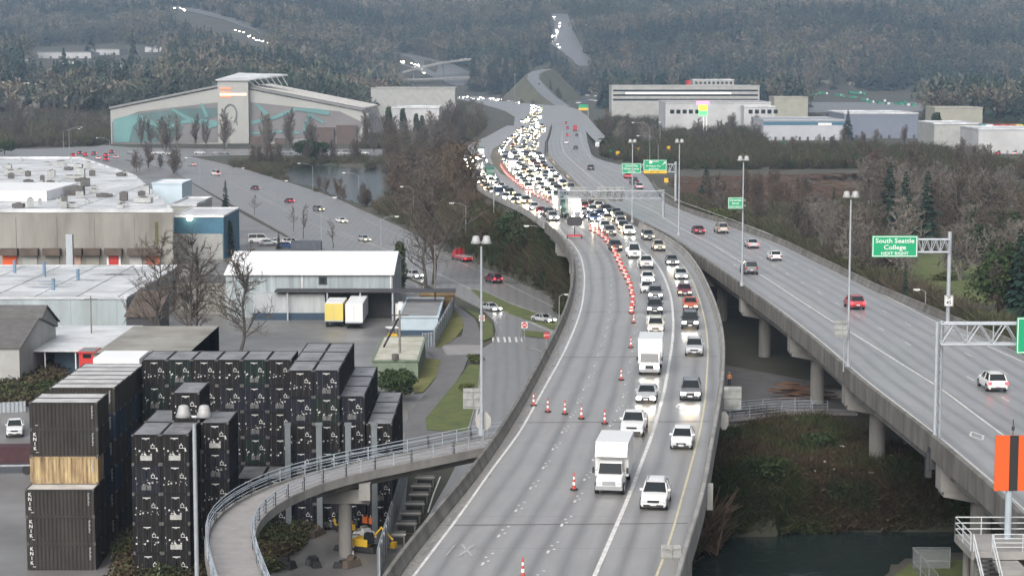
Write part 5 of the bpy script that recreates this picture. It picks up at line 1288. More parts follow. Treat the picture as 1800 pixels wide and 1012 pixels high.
def make_car(kind, far=False):
    key = (kind, far)
    if key in CARCACHE: return CARCACHE[key]
    T = TYPES[kind]; hw = T['W'] / 2; L = T['L'] / 2; b = T['body']; yf = b[0][0]; yr = b[-1][0]; zl = b[1][1] - .12; wy = L - .85
    res = {}
    def put_(name, mb, slots): res.setdefault('parts', []).append((name, mb, slots))
    M0 = MB() if far else None
    def new(i): 
        if far: M0.cm = i; return M0
        return MB()
    def done(name, mb, slots, parent=None):
        if not far: res.setdefault('parts', []).append((name, mb, slots, parent))
    m = new(0); body_geo(m, T); roof_geo(m, T)
    if kind == 'pickup':
        m2 = new(0)
    done('body', m, ['P'])
    m = new(1); cab_geo(m, T); done('window_glass', m, [GLASS])
    if kind == 'pickup' and not far: m = MB(); m.b2(-hw * .82, hw * .82, .95, 2.7, 1.16, 1.215); done('cargo_bed', m, [GRL])
    hx = hw * .68
    for s in (-1, 1):
        m = new(2); m.box((s * hx, yf + .055, zl), (.72, .2, .42) if far else (.45, .2, .2), top=(.9, .8)); done('headlight', m, ['H'])  # far lenses oversized, headlight glare put into their shape
        m = new(3); m.box((s * hw * .8, yr - .05, b[-2][1] - .22), (.3, .16, .26 if kind != 'sedan' else .17)); done('taillight', m, ['T'])
    m = new(4); zb = T['zb']
    m.box((0, yf + .0, zl - .04), (hw * .85, .12, .16)); m.box((0, yf + .02, zb + .1), (hw * 1.45, .16, .16)); m.box((0, yr - .01, zb + .1), (hw * 1.5, .14, .16)); done('grille', m, [GRL])
    m = new(4)
    for y in (-wy, wy): arch_geo(m, T, y)
    done('wheel_arch', m, [GRL])
    if not far:
        for x in (-1, 1): m = MB(); m.box((x * (hw + .02), T['cab'][0] + .35, ztop_at(T, T['cab'][0]) + .12), (.2, .12, .15)); done('mirror', m, ['P'])
        if kind in ('suv', 'bigsuv'):
            for x in (-1, 1): m = MB(); m.tube([(x * hw * .6, T['cab'][1] + .2, T['cab'][4] + .07), (x * hw * .6, T['cab'][2] - .2, T['cab'][4] + .05)], .025, 5); done('roof_rail', m, [CHR])
        m = MB(); m.box((0, T['cab'][0] + .12, ztop_at(T, T['cab'][0]) + .05), (hw * 1.5, .16, .03)); done('wiper_cowl', m, [GRL])
    for s in (-1, 1):
        for y in (-wy, wy):
            if far: m = M0; m.cm = 4; m.cyl((s * (hw - .11) - .11, y, T['wr']), T['wr'], .22, 10, axis='x')
            else: m = MB(); wheel_geo(m, s * (hw - .1), y, T['wr']); done('wheel', m, [BLACK, CHR])
    if not far:
        m = MB(); m.box((0, yf - .07, zb + .2), (.42, .03, .14)); done('number_plate', m, [PLT])
        m = MB(); m.box((0, yr + .07, zb + .32), (.42, .03, .14)); done('number_plate', m, [PLT])
    if far:
        me = mesh_obj('tmp', M0.v, M0.f, [PAINT['white'], GLASS, HLO, TL0, GRL], mi=M0.mi); data = me.data; bpy.data.objects.remove(me); res['mesh'] = data
    else:
        ps = []
        for name, mb, slots, _ in res['parts']:
            o = mesh_obj(name, mb.v, mb.f, [s if not isinstance(s, str) else WHITE for s in slots], mi=mb.mi)
            bm = bmesh.new(); bm.from_mesh(o.data); bmesh.ops.recalc_face_normals(bm, faces=bm.faces); bm.to_mesh(o.data); bm.free()
            ps.append((name, o.data, slots)); bpy.data.objects.remove(o)
        res['ps'] = ps
    CARCACHE[key] = res; return res
def oslot(o, i, m): o.material_slots[i].link = 'OBJECT'; o.material_slots[i].material = m
NAMES = {'sedan': 'car', 'hatch': 'car', 'suv': 'car', 'bigsuv': 'car', 'pickup': 'pickup_truck', 'van': 'van'}
def place_car(kind, col, p, hd, label, group=None, hl=None, tl=None, far=False, cat=None, tilt=0):
    """hd: heading of the nose, radians (0 = toward the camera, -Y)"""
    r = make_car(kind, far); hl = hl or HLO; tl = tl or TL0; P = PAINT[col]
    if far:
        o = bpy.data.objects.new(NAMES[kind], r['mesh']); COL.objects.link(o)
        for i, mm in ((0, P), (2, hl), (3, tl)): oslot(o, i, mm)
    else:
        o = bpy.data.objects.new(NAMES[kind], None); COL.objects.link(o); o.empty_display_size = .5
        for name, data, slots in r['ps']:
            c = bpy.data.objects.new(name, data); COL.objects.link(c); c.parent = o
            for i, s in enumerate(slots):
                if s == 'P': oslot(c, i, P)
                elif s == 'H': oslot(c, i, hl)
                elif s == 'T': oslot(c, i, tl)
    o.location = p; o.rotation_euler = (0, 0, hd)
    return tag(o, label, cat or ('car' if NAMES[kind] == 'car' else 'truck' if kind == 'pickup' else 'van'), group)
def box_truck(col_box, label, cabover=False, L=4.6, hl=None):
    e = empty("box_truck", (0, 0, 0), 0, label, "truck")
    P = PAINT['white']
    if cabover:
        m = MB(); loft(m, [[(-w_, y, .45), (-w_, y, 1.25), (-w_ * .97, y, z), (w_ * .97, y, z), (w_, y, 1.25), (w_, y, .45)] for y, z, w_ in ((-2.35, 1.3, .95), (-2.3, 1.5, 1.0), (-2.0, 2.25, 1.0), (-.9, 2.3, 1.0))]); m.build("cab", P, e)
        m = MB(); m.add([(-.9, -2.40, 1.36), (.9, -2.40, 1.36), (.88, -2.08, 2.16), (-.88, -2.08, 2.16)], [(0, 1, 2, 3)]); m.build("windscreen", GLASS, e, normals=False)
        yf, yb, by0 = -2.36, -.7, -.75
        hz, zb = .85, .45
    else:
        m = MB(); loft(m, [[(-w_, y, .5), (-w_, y, .95), (-w_ * .95, y, z), (w_ * .95, y, z), (w_, y, .95), (w_, y, .5)] for y, z, w_ in ((-3.0, 1.0, .86), (-2.92, 1.2, .93), (-2.2, 1.36, .98), (-1.95, 1.4, .99), (-.75, 1.42, .99))]); loft(m, [[(-w_, y, 1.3), (-w_ * .93, y, z), (w_ * .93, y, z), (w_, y, 1.3)] for y, z, w_ in ((-2.1, 1.38, .93), (-1.55, 2.12, .86), (-.75, 2.2, .86))]); m.build("cab", P, e)
        m = MB(); m.add([(-.84, -2.17, 1.42), (.84, -2.17, 1.42), (.78, -1.66, 2.08), (-.78, -1.66, 2.08)], [(0, 1, 2, 3)]); m.build("windscreen", GLASS, e, normals=False)
        yf, by0 = -3.0, -.7; hz, zb = .9, .5
    H = 3.45
    m = MB(); m.b2(-1.2, 1.2, by0, by0 + L, .95, H); 
    if not cabover: m.add([(-1.2, by0, 2.45), (1.2, by0, 2.45), (1.2, by0, H - .02), (-1.2, by0, H - .02), (-1.15, by0 - .75, 2.5), (1.15, by0 - .75, 2.5), (1.15, by0 - .3, H - .1), (-1.15, by0 - .3, H - .1)], [(4, 5, 6, 7), (0, 4, 7, 3), (1, 2, 6, 5), (3, 7, 6, 2), (0, 1, 5, 4)])
    m.build("cargo_box", PAINT[col_box], e)
    m = MB()
    for x in (-1.2, 1.2):
        m.b2(x - .015, x + .015, by0 + .05, by0 + L - .05, H - .12, H - .004); m.b2(x - .018, x + .018, by0 + .05, by0 + L - .05, .95, 1.07)
    m.b2(-1.1, 1.1, by0 + .01, by0 + .04, H - .15, H + .02); m.build("box_trim", GALV, e)
    for s in (-1, 1):
        m = MB(); m.box((s * (.7 if cabover else .74), yf + .06, hz), (.36, .16, .2)); m.build("headlight", hl or HLW, e)
        m = MB(); m.box((s * 1.22, yf + (.6 if cabover else 1.15), 1.6), (.16, .1, .42)); m.tube([(s * .95, yf + (.6 if cabover else 1.15), 1.6), (s * 1.2, yf + (.6 if cabover else 1.15), 1.6)], .02, 4); m.build("mirror", GRL, e)
        m = MB(); m.box((s * .95, by0 + L - .0, 1.1), (.25, .08, .2)); m.build("taillight", TL0, e)
        for y in (yf + .75, by0 + L - 1.2): m = MB(); wheel_geo(m, s * .92, y, .42, .28); m.build("wheel", [BLACK, CHR], e)
        m = MB(); m.add([(s * (.995 if cabover else .97), yf + (.35 if cabover else 1.25), 1.5), (s * (.995 if cabover else .97), yf + (1.2 if cabover else 2.1), 1.5), (s * (.99 if cabover else .9), yf + (1.2 if cabover else 2.1), 2.05), (s * (.99 if cabover else .9), yf + (.5 if cabover else 1.6), 2.05)], [(0, 1, 2, 3)]); m.build("side_window", GLASS, e, normals=False)
    m = MB(); m.box((0, yf - .0, hz), (.95 if not cabover else .8, .1, .3)); m.build("grille", CHR if not cabover else GRL, e)
    m = MB(); m.box((0, yf - .03, zb + .05), (1.95, .18, .26)); m.build("bumper", CHR, e)
    m = MB(); m.b2(-.9, .9, by0 + .2, by0 + L - .05, .5, .94); m.build("chassis", GRL, e)
    return e
def semi(col_tr, cab, label, hl=None, L=13.6, H=4.0):
    e = empty("semi_truck", (0, 0, 0), 0, label, "truck")
    m = MB(); loft(m, [[(-w_, y, .6), (-w_, y, 1.3), (-w_ * .9, y, z), (w_ * .9, y, z), (w_, y, 1.3), (w_, y, .6)] for y, z, w_ in ((-3.4, 1.7, .85), (-2.2, 1.95, 1.0), (-1.8, 2.9, 1.15), (-1.2, 3.5, 1.2), (0.4, 3.6, 1.2))]); m.build("cab", PAINT[cab], e)
    m = MB(); m.add([(-1.0, -2.15, 2.05), (1.0, -2.15, 2.05), (.95, -1.82, 2.8), (-.95, -1.82, 2.8)], [(0, 1, 2, 3)]); m.build("windscreen", GLASS, e, normals=False)
    m = MB(); m.b2(-1.28, 1.28, 1.0, 1.0 + L, 1.15, H); m.build("trailer", PAINT[col_tr], e)
    for s in (-1, 1):
        m = MB(); m.box((s * .85, -3.4, 1.0), (.35, .2, .25)); m.build("headlight", hl or HLW, e)
        for y in (-2.6, .9, 2.1, L - 1.5, L - .3): m = MB(); wheel_geo(m, s * 1.05, y, .5, .3); m.build("wheel", [BLACK, CHR], e)
    m = MB(); m.box((0, -3.42, 1.25), (1.0, .1, .8)); m.build("grille", CHR, e)
    return e
def head(f, p, sgn=1):
    """heading along road whose lateral curve is f(Y); 0 = toward the camera"""
    d = (float(f(p.y + 6)) - float(f(p.y - 6))) / 12
    a = -math.atan(d)
    return a if sgn > 0 else a + PI
# ---- nearest westbound traffic, each one placed where the photo has it (bottom centre of the front)
NEAR = [
 (1148, 899, 'suv', 'white', 'o', "white family car with roof rails, nearest in the outer lane"),
 (1197, 792, 'hatch', 'white', 'o', "second nearest white car in the outer lane, lights dim"),
 (1213, 706, 'suv', 'grey', 'w', "dark grey car with bright round headlights, alone above the lane arrow"),
 (1220, 627, 'suv', 'silver', 'o', "silver white car with lights off between the two dark outer lane cars"),
 (1213, 580, 'bigsuv', 'dark', 'w', "dark four wheel drive with roof rack, behind the silver white car"),
 (1214, 546, 'sedan', 'orange', 'a', "rust orange car with warm headlights in the outer lane"),
 (1204, 521, 'sedan', 'maroon', 'a', "dark maroon car just behind the rust orange one"),
 (1198, 492, 'sedan', 'silver', 'w', "pale car with dazzling headlights ahead of the maroon one"),
 (1183, 467, 'sedan', 'grey', 'w', "low grey car on its own stretch of the outer lane"),
 (1110, 770, 'pickup', 'white', 'o', "white pickup truck between the silver car and the nearest box truck"),
 (1135, 710, 'sedan', 'silver', 'w', "silver grey car between the white pickup and the second box truck"),
 (1152, 588, 'suv', 'cream', 'a', "cream car with glaring yellowish lights behind the second box truck"),
 (1151, 553, 'suv', 'dark', 'w', "black fronted car with greenish lights in the closed up queue"),
 (1152, 528, 'suv', 'grey', 'w', "grey car tucked behind the black fronted one"),
 (1138, 516, 'sedan', 'white', 'o', "white low car partly beside the grey one in the queue"),
 (1139, 498, 'sedan', 'white', 'w', "white car behind the low white one in the queue"),
 (1137, 473, 'pickup', 'white', 'a', "white pickup with a light bar and wide chrome front in the queue"),
 (1116, 455, 'van', 'white', 'w', "white van next to the queue pickup, toward the barrels"),
 (1084, 442, 'suv', 'dark', 'a', "dark car with amber glowing lamps just past the first barrels"),
 (1160, 442, 'suv', 'beige', 'a', "beige car with soft yellow lights beside the right parapet lane line"),
 (1142, 423, 'suv', 'grey', 'a', "grey van like car with two amber lamps near the sign bridge post"),
]
HLS = {'o': HLO, 'w': HLW, 'a': HLA}
for u, v, k, c, l, lab in NEAR:
    p = rp(u, v); h = head(AHOV, p); p.y += TYPES[k]['L'] / 2; p.x = p.x + math.tan(-h) * TYPES[k]['L'] / 2; p.z = float(zr(p.y)) + .005
    place_car(k, c, p, h, lab.replace("right parapet", "outer parapet"), "cars in the oncoming lanes of the near viaduct", HLS[l])
for u, v, kw, lab in ((1070, 871, dict(cabover=False, L=4.6, hl=HLO), "nearest white box truck with chrome grille and overcab nose"), (1141, 662, dict(cabover=True, L=5.2, hl=HLW), "white flat fronted box truck, further back, headlights on")):
    t = box_truck('white', lab, **kw); p = rp(u, v); h = head(AHOV, p); p.y += 3.0; p.x += math.tan(-h) * 3; p.z += .005; t.location = p; t.rotation_euler = (0, 0, h)
# warm light that the working headlights throw on the wet deck
def beam(p, h, e_=90, col=(1, .84, .6)):
    l = bpy.data.lights.new("headlight_beam", 'SPOT'); l.energy = e_; l.color = col; l.spot_size = math.radians(95); l.spot_blend = 1; l.shadow_soft_size = .5
    o = bpy.data.objects.new("headlight_beam", l); COL.objects.link(o); d = Vector((math.sin(h), -math.cos(h), -.22)); o.location = p + Vector((math.sin(h) * .3, -math.cos(h) * .3, .8)); o.rotation_euler = d.to_track_quat('-Z', 'Y').to_euler()
for u, v in ((1213, 708), (1135, 712), (1141, 664), (1213, 582), (1214, 548), (1152, 590), (1183, 469), (1084, 444), (1151, 555)):
    p = rp(u, v); beam(p, head(AHOV, p), 95, (1, .78, .48))
# ---- the jam: cars packed into lanes further up
random.seed(11)
words_c = {'white': 'white', 'silver': 'silver', 'grey': 'grey', 'dark': 'dark', 'red': 'red', 'beige': 'beige', 'blue': 'blue'}
def zone(Y):
    return ("before the sign bridge" if Y < 395 else "just beyond the sign bridge" if Y < 520 else "in its dazzling middle" if Y < 780 else "at its hazy far end")
def lane_f(t, wl=0.0): return lambda Y: AL(Y) + (AR(Y) - AL(Y)) * t
cnt = 0
def jam_car(x, Y, h, far, grp_road):
    global cnt
    k = random.choices(['sedan', 'hatch', 'suv', 'bigsuv', 'pickup', 'van'], [5, 3, 6, 2, 2, 2])[0]; c = random.choices(['white', 'silver', 'grey', 'dark', 'red', 'beige', 'blue'], [5, 5, 6, 6, 1, 2, 1])[0]
    hl = random.choices((HLF, HLM, HLA), (5, 4, 2.2))[0]
    nm = {'sedan': 'saloon car', 'hatch': 'small hatchback', 'suv': 'tall car', 'bigsuv': 'large off roader', 'pickup': 'pickup truck', 'van': 'van'}[k]
    lab = "%s %s, lights lit, in %s %s" % (words_c[c], nm, grp_road, zone(Y)); g = "%s %ss in %s %s" % (words_c[c], nm, grp_road, zone(Y))
    place_car(k, c, Vector((x, Y, float(zr(Y)) + .01)), h, lab, g, hl, far=far); cnt += 1
    if cnt % 3 == 0 and Y < 800: beam(Vector((x, Y - 2.4, float(zr(Y)))), h, 1500 * (Y / 400) , (1, .76, .44))
LN = []
for Y0, Y1, ts in ((372, 480, (.30, .42, .55, .68, .81, .93)), (300, 372, (.62, .77, .90))):
    pass
def jam(f, Y0, Y1, gap0, gap1, road="the jam", skip=None):
    Y = Y0 + U(0, 6)
    while Y < Y1:
        x = float(f(Y)) + U(-.3, .3) * (1 + (Y > 500) * 2.2)
        if not (skip and skip(x, Y)): jam_car(x, Y, head(f, Vector((x, Y, 0))) + U(-.03, .03), Y > 430, road)
        Y += U(gap0, gap1)
jam(lambda Y: AHOV(Y) - 1.8, 352, 372, 8.2, 10.5); jam(lambda Y: AHOV(Y) + 2.0, 352, 400, 8.2, 12)
def wide(t): return lambda Y: AHOV(np.minimum(Y, 385)) * (1 - sstep(370, 410, Y)) + sstep(370, 410, Y) * (AL(Y) + (AR(Y) - AL(Y)) * t)
for t in (.62, .76, .9): jam(lambda Y, t=t: AL(Y) + (AR(Y) - AL(Y)) * t, 385, 480, 8, 11)
for t in (.50, .63, .76, .89): jam(lambda Y, t=t: AL(Y) + (AR(Y) - AL(Y)) * t, 480, 700, 8.5, 20)
for t in (.47, .60, .73, .86): jam(lambda Y, t=t: AL(Y) + (AR(Y) - AL(Y)) * t, 700, 1240, 13, 52)
for t in (.07, .2): jam(lambda Y, t=t: AL(Y) + (AR(Y) - AL(Y)) * t, 432, 660, 9, 14, "the collector road queue")
jam(lambda Y: AL(Y) + (AR(Y) - AL(Y)) * .16, 385, 425, 9, 12, "the collector road queue")
# far curve of lights across the junction
for k in range(26):
    t = k / 25; u = 797 + 112 * t + U(-1, 1); v = 169.5 + 9.5 * t + U(-1.6, 3); p = gp(u, v, 5.1)
    place_car('suv', random.choice(['white', 'silver', 'grey']), p, math.radians(62) + U(-.1, .1), "tiny pale car with lit headlights in the curved line crossing the far junction", "cars in the curved line at the far junction", HLF, far=True)
for k in range(30):
    t = k / 29; v = 219 - 33 * t; u = 930 + 12 * math.sin(t * 2.2) + U(-16, 14) * (1 - .35 * t); p = gp(u, v, 5.08)
    place_car(random.choice(('suv', 'sedan', 'van')), random.choice(['white', 'silver', 'grey']), p, U(-.1, .2), "tiny car with lit headlights where the jam meets the far junction", "cars where the jam meets the far junction", random.choice((HLF, HLM)), far=True)
# trucks in the distance
for u, v, b_, cb, lab in ((845, 281, 'green', 'white', "dark green topped lorry leading the far collector road queue"), (861, 318, 'green', 'green', "green lorry in the collector road queue beside a white lorry"), (842, 308, 'dark', 'white', "white cab lorry with dark load in the collector road queue"),
                          (900, 305, 'dark', 'white', "white fronted truck where the traffic island ends"), (1012, 388, 'white', 'white', "tall white lorry with green trailer front at the taper start")):
    t = semi(b_, cb, lab, HLF, L=8.5, H=3.7 if v < 380 else 4.1); p = rp(u, v); p.y += 3; t.location = p; t.rotation_euler = (0, 0, head(AL, p))
t = semi('green', 'green', "dark green lorry beside the tall white one at the taper start", HLO, L=9, H=4.0); p = rp(995, 383); p.y += 3; t.location = p; t.rotation_euler = (0, 0, head(AL, p))
# ---- eastbound traffic, tails toward the camera
EAST = [(1754, 690, 'suv', 'white', 1, "white car with roof rails driving away, nearest on the open carriageway"), (1507, 545, 'suv', 'red', 1, "red car driving away beside the tall lamp pole"), (1320, 483, 'bigsuv', 'grey', 0, "grey green car driving away near the diamond marking"),
        (1364, 459, 'hatch', 'white', 0, "white car driving away, behind the silver one on the open carriageway"), (1324, 437, 'sedan', 'silver', 1, "silver car with red lamps driving away in the middle lane"), (1270, 411, 'bigsuv', 'beige', 0, "beige car driving away on the open carriageway near the outer side"),
        (1229, 412, 'sedan', 'maroon', 1, "dark maroon low car driving away abreast of the beige one"), (1104, 314, 'sedan', 'red', 1, "bright red car directly under the green overhead signs"), (1116, 325, 'pickup', 'dark', 0, "dark pickup below the green overhead signs"),
        (1124, 333, 'sedan', 'silver', 1, "pale car with red lamps just below the dark pickup"), (1039, 299, 'sedan', 'dark', 0, "lone dark car in the middle of the open carriageway"), (1012, 263, 'sedan', 'dark', 0, "small dark car at the far bend, alone in its lane"),
        (996, 253, 'hatch', 'white', 0, "small white car at the far bend in the inner lane"), (997, 240, 'sedan', 'red', 1, "small reddish car in the inner lane of the far bend"), (998, 227, 'sedan', 'dark', 1, "small dark car following another at the far bend"),
        (995, 218, 'sedan', 'dark', 1, "hindmost dark car in the inner lane of the far bend"), (1014, 240, 'hatch', 'dark', 0, "small dark car right after the red lorry at the far bend")]
for u, v, k, c, tl, lab in EAST:
    p = rp(u, v) if v > 150 else gp(u, v, 10.5); h = head(B1 if v > 190 else (lambda Y: 0 * Y), p, -1); p.y += TYPES[k]['L'] / 2; p.z = float(zr(p.y)) + .01 if v > 150 else p.z
    if k == 'sedan' and v > 400: pass
    place_car(k, c, p, h, lab, "cars driving away on the open carriageway", HLO, TL1 if tl else TL0, far=v < 290)
t = box_truck('red', "red lorry driving away at the far bend", cabover=True, L=6); p = rp(1011, 231); t.location = p + Vector((0, 3, 0)); t.rotation_euler = (0, 0, head(B1, p, -1))
# ---- streets on the lower land
def tcar(u, v, k, c, hdeg, lab, hl=None, tl=None, far=False, grp=None, z=.14):
    p = tp(u, v); p.z = max(p.z, z) + .01; return place_car(k, c, p, math.radians(hdeg), lab, grp, hl, tl, far)
tcar(867, 497, 'bigsuv', 'maroon', 205, "dark red car on the upper street lanes beside the grassy bank", tl=TL1)
tcar(862, 547, 'sedan', 'silver', 35, "silver car with headlights on behind the lamp post on the street", hl=HLW)
tcar(955, 567, 'sedan', 'silver', 42, "silver car with shining headlights about to pass under the viaduct", hl=HLW)
tcar(727, 490, 'suv', 'silver', 35, "car with bright lights half hidden behind the leafless street tree", hl=HLW)
tcar(508, 357, 'hatch', 'maroon', 212, "small dark red car on the street above the street trees", tl=TL1)
tcar(379, 309, 'van', 'white', 210, "white delivery van with red lamps on the street", tl=TL1)
RL = [(128, 276, 'red'), (150, 275, 'red'), (165, 273, 'dark'), (186, 276, 'red'), (172, 281, 'white'), (186, 283, 'red'), (203, 279, 'silver'), (265, 281, 'red'), (140, 272, 'dark'), (196, 270, 'dark')]
for i, (u, v, c) in enumerate(RL): tcar(u, v, 'suv', c, 200, "%s car with glowing red tail lamps waiting in the far street queue" % c, tl=TL1, far=True, grp="%s cars waiting in the far street queue" % c)
for i, (u, c) in enumerate([(270, 'white'), (281, 'silver'), (300, 'white'), (232, 'grey'), (542, 'white'), (552, 'white'), (568, 'silver'), (594, 'white'), (612, 'silver'), (640, 'white'), (505, 'grey'), (380, 'grey'), (396, 'dark'), (352, 'silver')]):
    tcar(u, 272 + U(-1, 1), random.choice(['suv', 'van', 'sedan', 'pickup']), c, 90 + U(-4, 4), "%s vehicle parked along the cross street below the arena" % c, far=True, grp="%s vehicles parked along the cross street" % c)
for i, (u, v, k, c, h_) in enumerate(((300, 288, 'suv', 'grey', 208), (338, 292, 'sedan', 'silver', 210), (448, 334, 'sedan', 'dark', 210), (600, 392, 'sedan', 'white', 32), (560, 372, 'suv', 'grey', 32), (640, 425, 'hatch', 'silver', 32))):
    tcar(u, v, k, c, h_, "%s car on the long empty stretch of street, %s from the far queue" % (c, ("first", "second", "third", "fifth", "fourth", "sixth")[i]), tl=TL1 if h_ > 100 else None, hl=HLM if h_ < 100 else None)
# flatbed tow truck
e = empty("tow_truck", (0, 0, 0), 0, "red and white flatbed tow truck on the street beside a lamp post", "truck")
m = MB(); loft(m, [[(-w_, y, .6), (-w_, y, 1.3), (-w_ * .92, y, z), (w_ * .92, y, z), (w_, y, 1.3), (w_, y, .6)] for y, z, w_ in ((-3.9, 1.3, .95), (-3.1, 1.5, 1.05), (-2.7, 2.3, 1.05), (-1.5, 2.4, 1.05))]); m.build("cab", PAINT['red'], e)
m = MB(); m.b2(-1.15, 1.15, -1.3, 3.9, 1.1, 1.25); m.build("flatbed", PAINT['silver'], e); m = MB(); m.b2(-1.2, 1.2, 3.4, 4.0, .55, 1.05); m.b2(-1.2, -1.0, -1.3, 3.4, .6, 1.05); m.b2(1.0, 1.2, -1.3, 3.4, .6, 1.05); m.build("skirt", PAINT['red'], e)
m = MB(); m.b2(-1.1, -.9, -1.35, -1.2, 1.26, 2.7); m.b2(.9, 1.1, -1.35, -1.2, 1.26, 2.7); m.b2(-.89, .89, -1.35, -1.2, 2.4, 2.6); m.b2(-.1, .1, -1.3, -1.0, 1.26, 3.0); m.build("headboard", PAINT['red'], e)
for s in (-1, 1):
    for y in (-3.1, 1.4, 2.6): m = MB(); wheel_geo(m, s * .98, y, .45, .28); m.build("wheel", [BLACK, CHR], e)
    m = MB(); m.box((s * .9, 4.02, .8), (.4, .06, .2)); m.build("taillight", TL1, e)
p = gp(812, 458, .13); e.location = p; e.rotation_euler = (0, 0, math.radians(205))
# parked trailers in the yard
def trailer(u0, u1, v0, Y, L, H, colr, lab):
    x0, x1 = dp(u0, 560, Y).x, dp(u1, 560, Y).x; e = empty("box_trailer", ((x0 + x1) / 2, Y, .1), 0, lab, "trailer"); w_ = (x1 - x0) / 2
    m = MB(); m.b2(-w_, w_, 0, L, 1.05, H); m.build("box", colr, e)
    m = MB(); m.b2(-w_ - .02, w_ + .02, -.03, -.004, 1.0, 1.2); m.b2(-.03, .03, -.02, -.003, 1.2, H - .1); m.build("rear_frame", GALV, e)
    m = MB(); m.b2(-w_ + .04, w_ - .04, .02, L - .02, H + .003, H + .05); m.build("roof", WHROOF2, e)
    for s in (-1, 1):
        for y in (1.2, 2.4): m = MB(); wheel_geo(m, s * (w_ - .25), y, .48, .3); m.build("wheel", [BLACK, CHR], e)
    m = MB(); m.b2(-w_ + .3, w_ - .3, .3, L - .3, .75, 1.04); m.b2(-.5, -.35, L - 3, L - 2.8, 0, .75); m.b2(.35, .5, L - 3, L - 2.8, 0, .75); m.build("chassis", DARK, e); return e
trailer(607, 637.5, 0, 332, 13.2, 4.2, PAINT['white'], "long white box trailer parked end on in the yard")
trailer(571, 603, 0, 334, 8.5, 4.05, PAINT['yellow'], "yellow ended box trailer parked beside the white one")
# worn pickup and flatbed beyond the asphalt at the frame's edge
tcar(27, 764, 'pickup', 'white', 12, "white pickup truck parked behind the weathered container stacks")
e = empty("flatbed_trailer", gp(20, 830, .1), .08, "dark flatbed trailer parked beside the weathered containers", "trailer")
m = MB(); m.b2(-4, 3.6, -1.2, 1.2, 1.0, 1.25); m.build("deck", DARK, e); m = MB(); m.b2(-3.9, 3.5, -1.1, 1.1, 1.26, 3.0); m.build("load", mat("maroon_load", (.06, .02, .025), .7, .4, 1), e); m = MB(); m.b2(-4, 3.6, -1.28, -1.21, .95, 1.1); m.build("edge_rail", GALV, e)
for x in (-2.5, 1.8, 3.0): m = MB(); m.cyl((x, -1.15, .5), .5, .3, 12, axis='y'); m.build("wheel", BLACK, e)
# ================================================================ traffic cones and drums
CO = mat("cone_orange", (.5, .07, .05), .6, .1, 3); CW = mat("cone_white", (.7, .68, .66), .5, 0)
def make_cone():
    e = empty("traffic_cone", (0, 0, 0)); n = 12
    m = MB(); m.cyl((0, 0, 0), .42, .10, 8); m.build("base", BLACK, e)
    m = MB(); rr = lambda z: .19 - .13 * (z - .1) / 1.5; b_ = [(.1, .45, 0), (.45, .75, 1), (.75, 1.0, 0), (1.0, 1.25, 1), (1.25, 1.6, 0)]
    for z0, z1, c in b_: m.cm = c; m.tube([(0, 0, z0), (0, 0, z1)], rr(z0), n, rr(z1))
    m.build("body", [CO, CW], e, normals=False); return e
def make_drum():
    e = empty("traffic_drum", (0, 0, 0)); m = MB(); m.cyl((0, 0, 0), .36, .09, 10); m.build("base", BLACK, e)
    m = MB()
    for k, (z0, z1) in enumerate(((.09, .32), (.32, .5), (.5, .68), (.68, .86), (.86, 1.15))): m.cm = k % 2; m.tube([(0, 0, z0), (0, 0, z1)], .3 - .06 * z0, 12, .3 - .06 * z1)
    m.build("body", [CO, CW], e, normals=False); m = MB(); m.b2(-.1, .1, -.02, .02, 1.15, 1.28); m.build("handle", CO, e); return e
c0 = make_cone(); d0 = make_drum(); uc = ud = False
CON = [(1009, 861, "lone orange cone beside the nearest box truck"), (919, 1016, "nearest orange cone at the bottom edge of the deck"), (938, 713, "first cone of the five across the deck, on the solid shoulder line"), (963, 724, "second cone of the five across the deck"), (993, 728, "middle cone of the five across the deck"), (1022, 736, "fourth cone of the five across the deck"), (1063, 745, "last cone of the five across the deck, nearest the white pickup"),
       (1092, 668, "single orange cone diagonal from the second box truck"), (1109, 611, "single cone level with the second box truck's roof"), (1114, 568, "slim cone between the last drum and the second box truck")]
for u, v, lab in CON:
    o = c0 if not uc else copy_tree(c0); uc = True; o.location = rp(u, v) + Vector((0, 0, .03)); o.scale = (.7, .7, .78); tag(o, lab, "traffic cone", "orange cones on the near viaduct")
k = 0
DR = [(1110,551),(1112,541),(1113,531),(1111,520),(1109,511),(1105,500),(1101,491),(1098,484),(1093,476),(1090,469),(1086,461),(1082,453),(1079,445),(1075,438),(1070,431),(1065,425),(1059,419),(1053,414),(1046,410),(1038,406)]
for i, (u, v) in enumerate(DR):
    o = d0 if i == 0 else copy_tree(d0); o.location = rp(u, v) + Vector((0, 0, .03)); tag(o, "striped orange drum in the %s part of the curving line of drums" % ("near" if i < 7 else "middle" if i < 14 else "far"), "traffic drum", "drums in the %s part of the curving line" % ("near" if i < 7 else "middle" if i < 14 else "far"))
Y = 400.0; f = lambda Y: AL(Y) + (AR(Y) - AL(Y)) * (.50 - .10 * float(sstep(400, 560, Y)))
while Y < 600:
    o = copy_tree(d0); o.location = (float(f(Y)), Y, float(zr(Y)) + .02); tag(o, "small red orange drum in the line running up through the jam", "traffic drum", "drums running up through the jam"); Y += 6.5
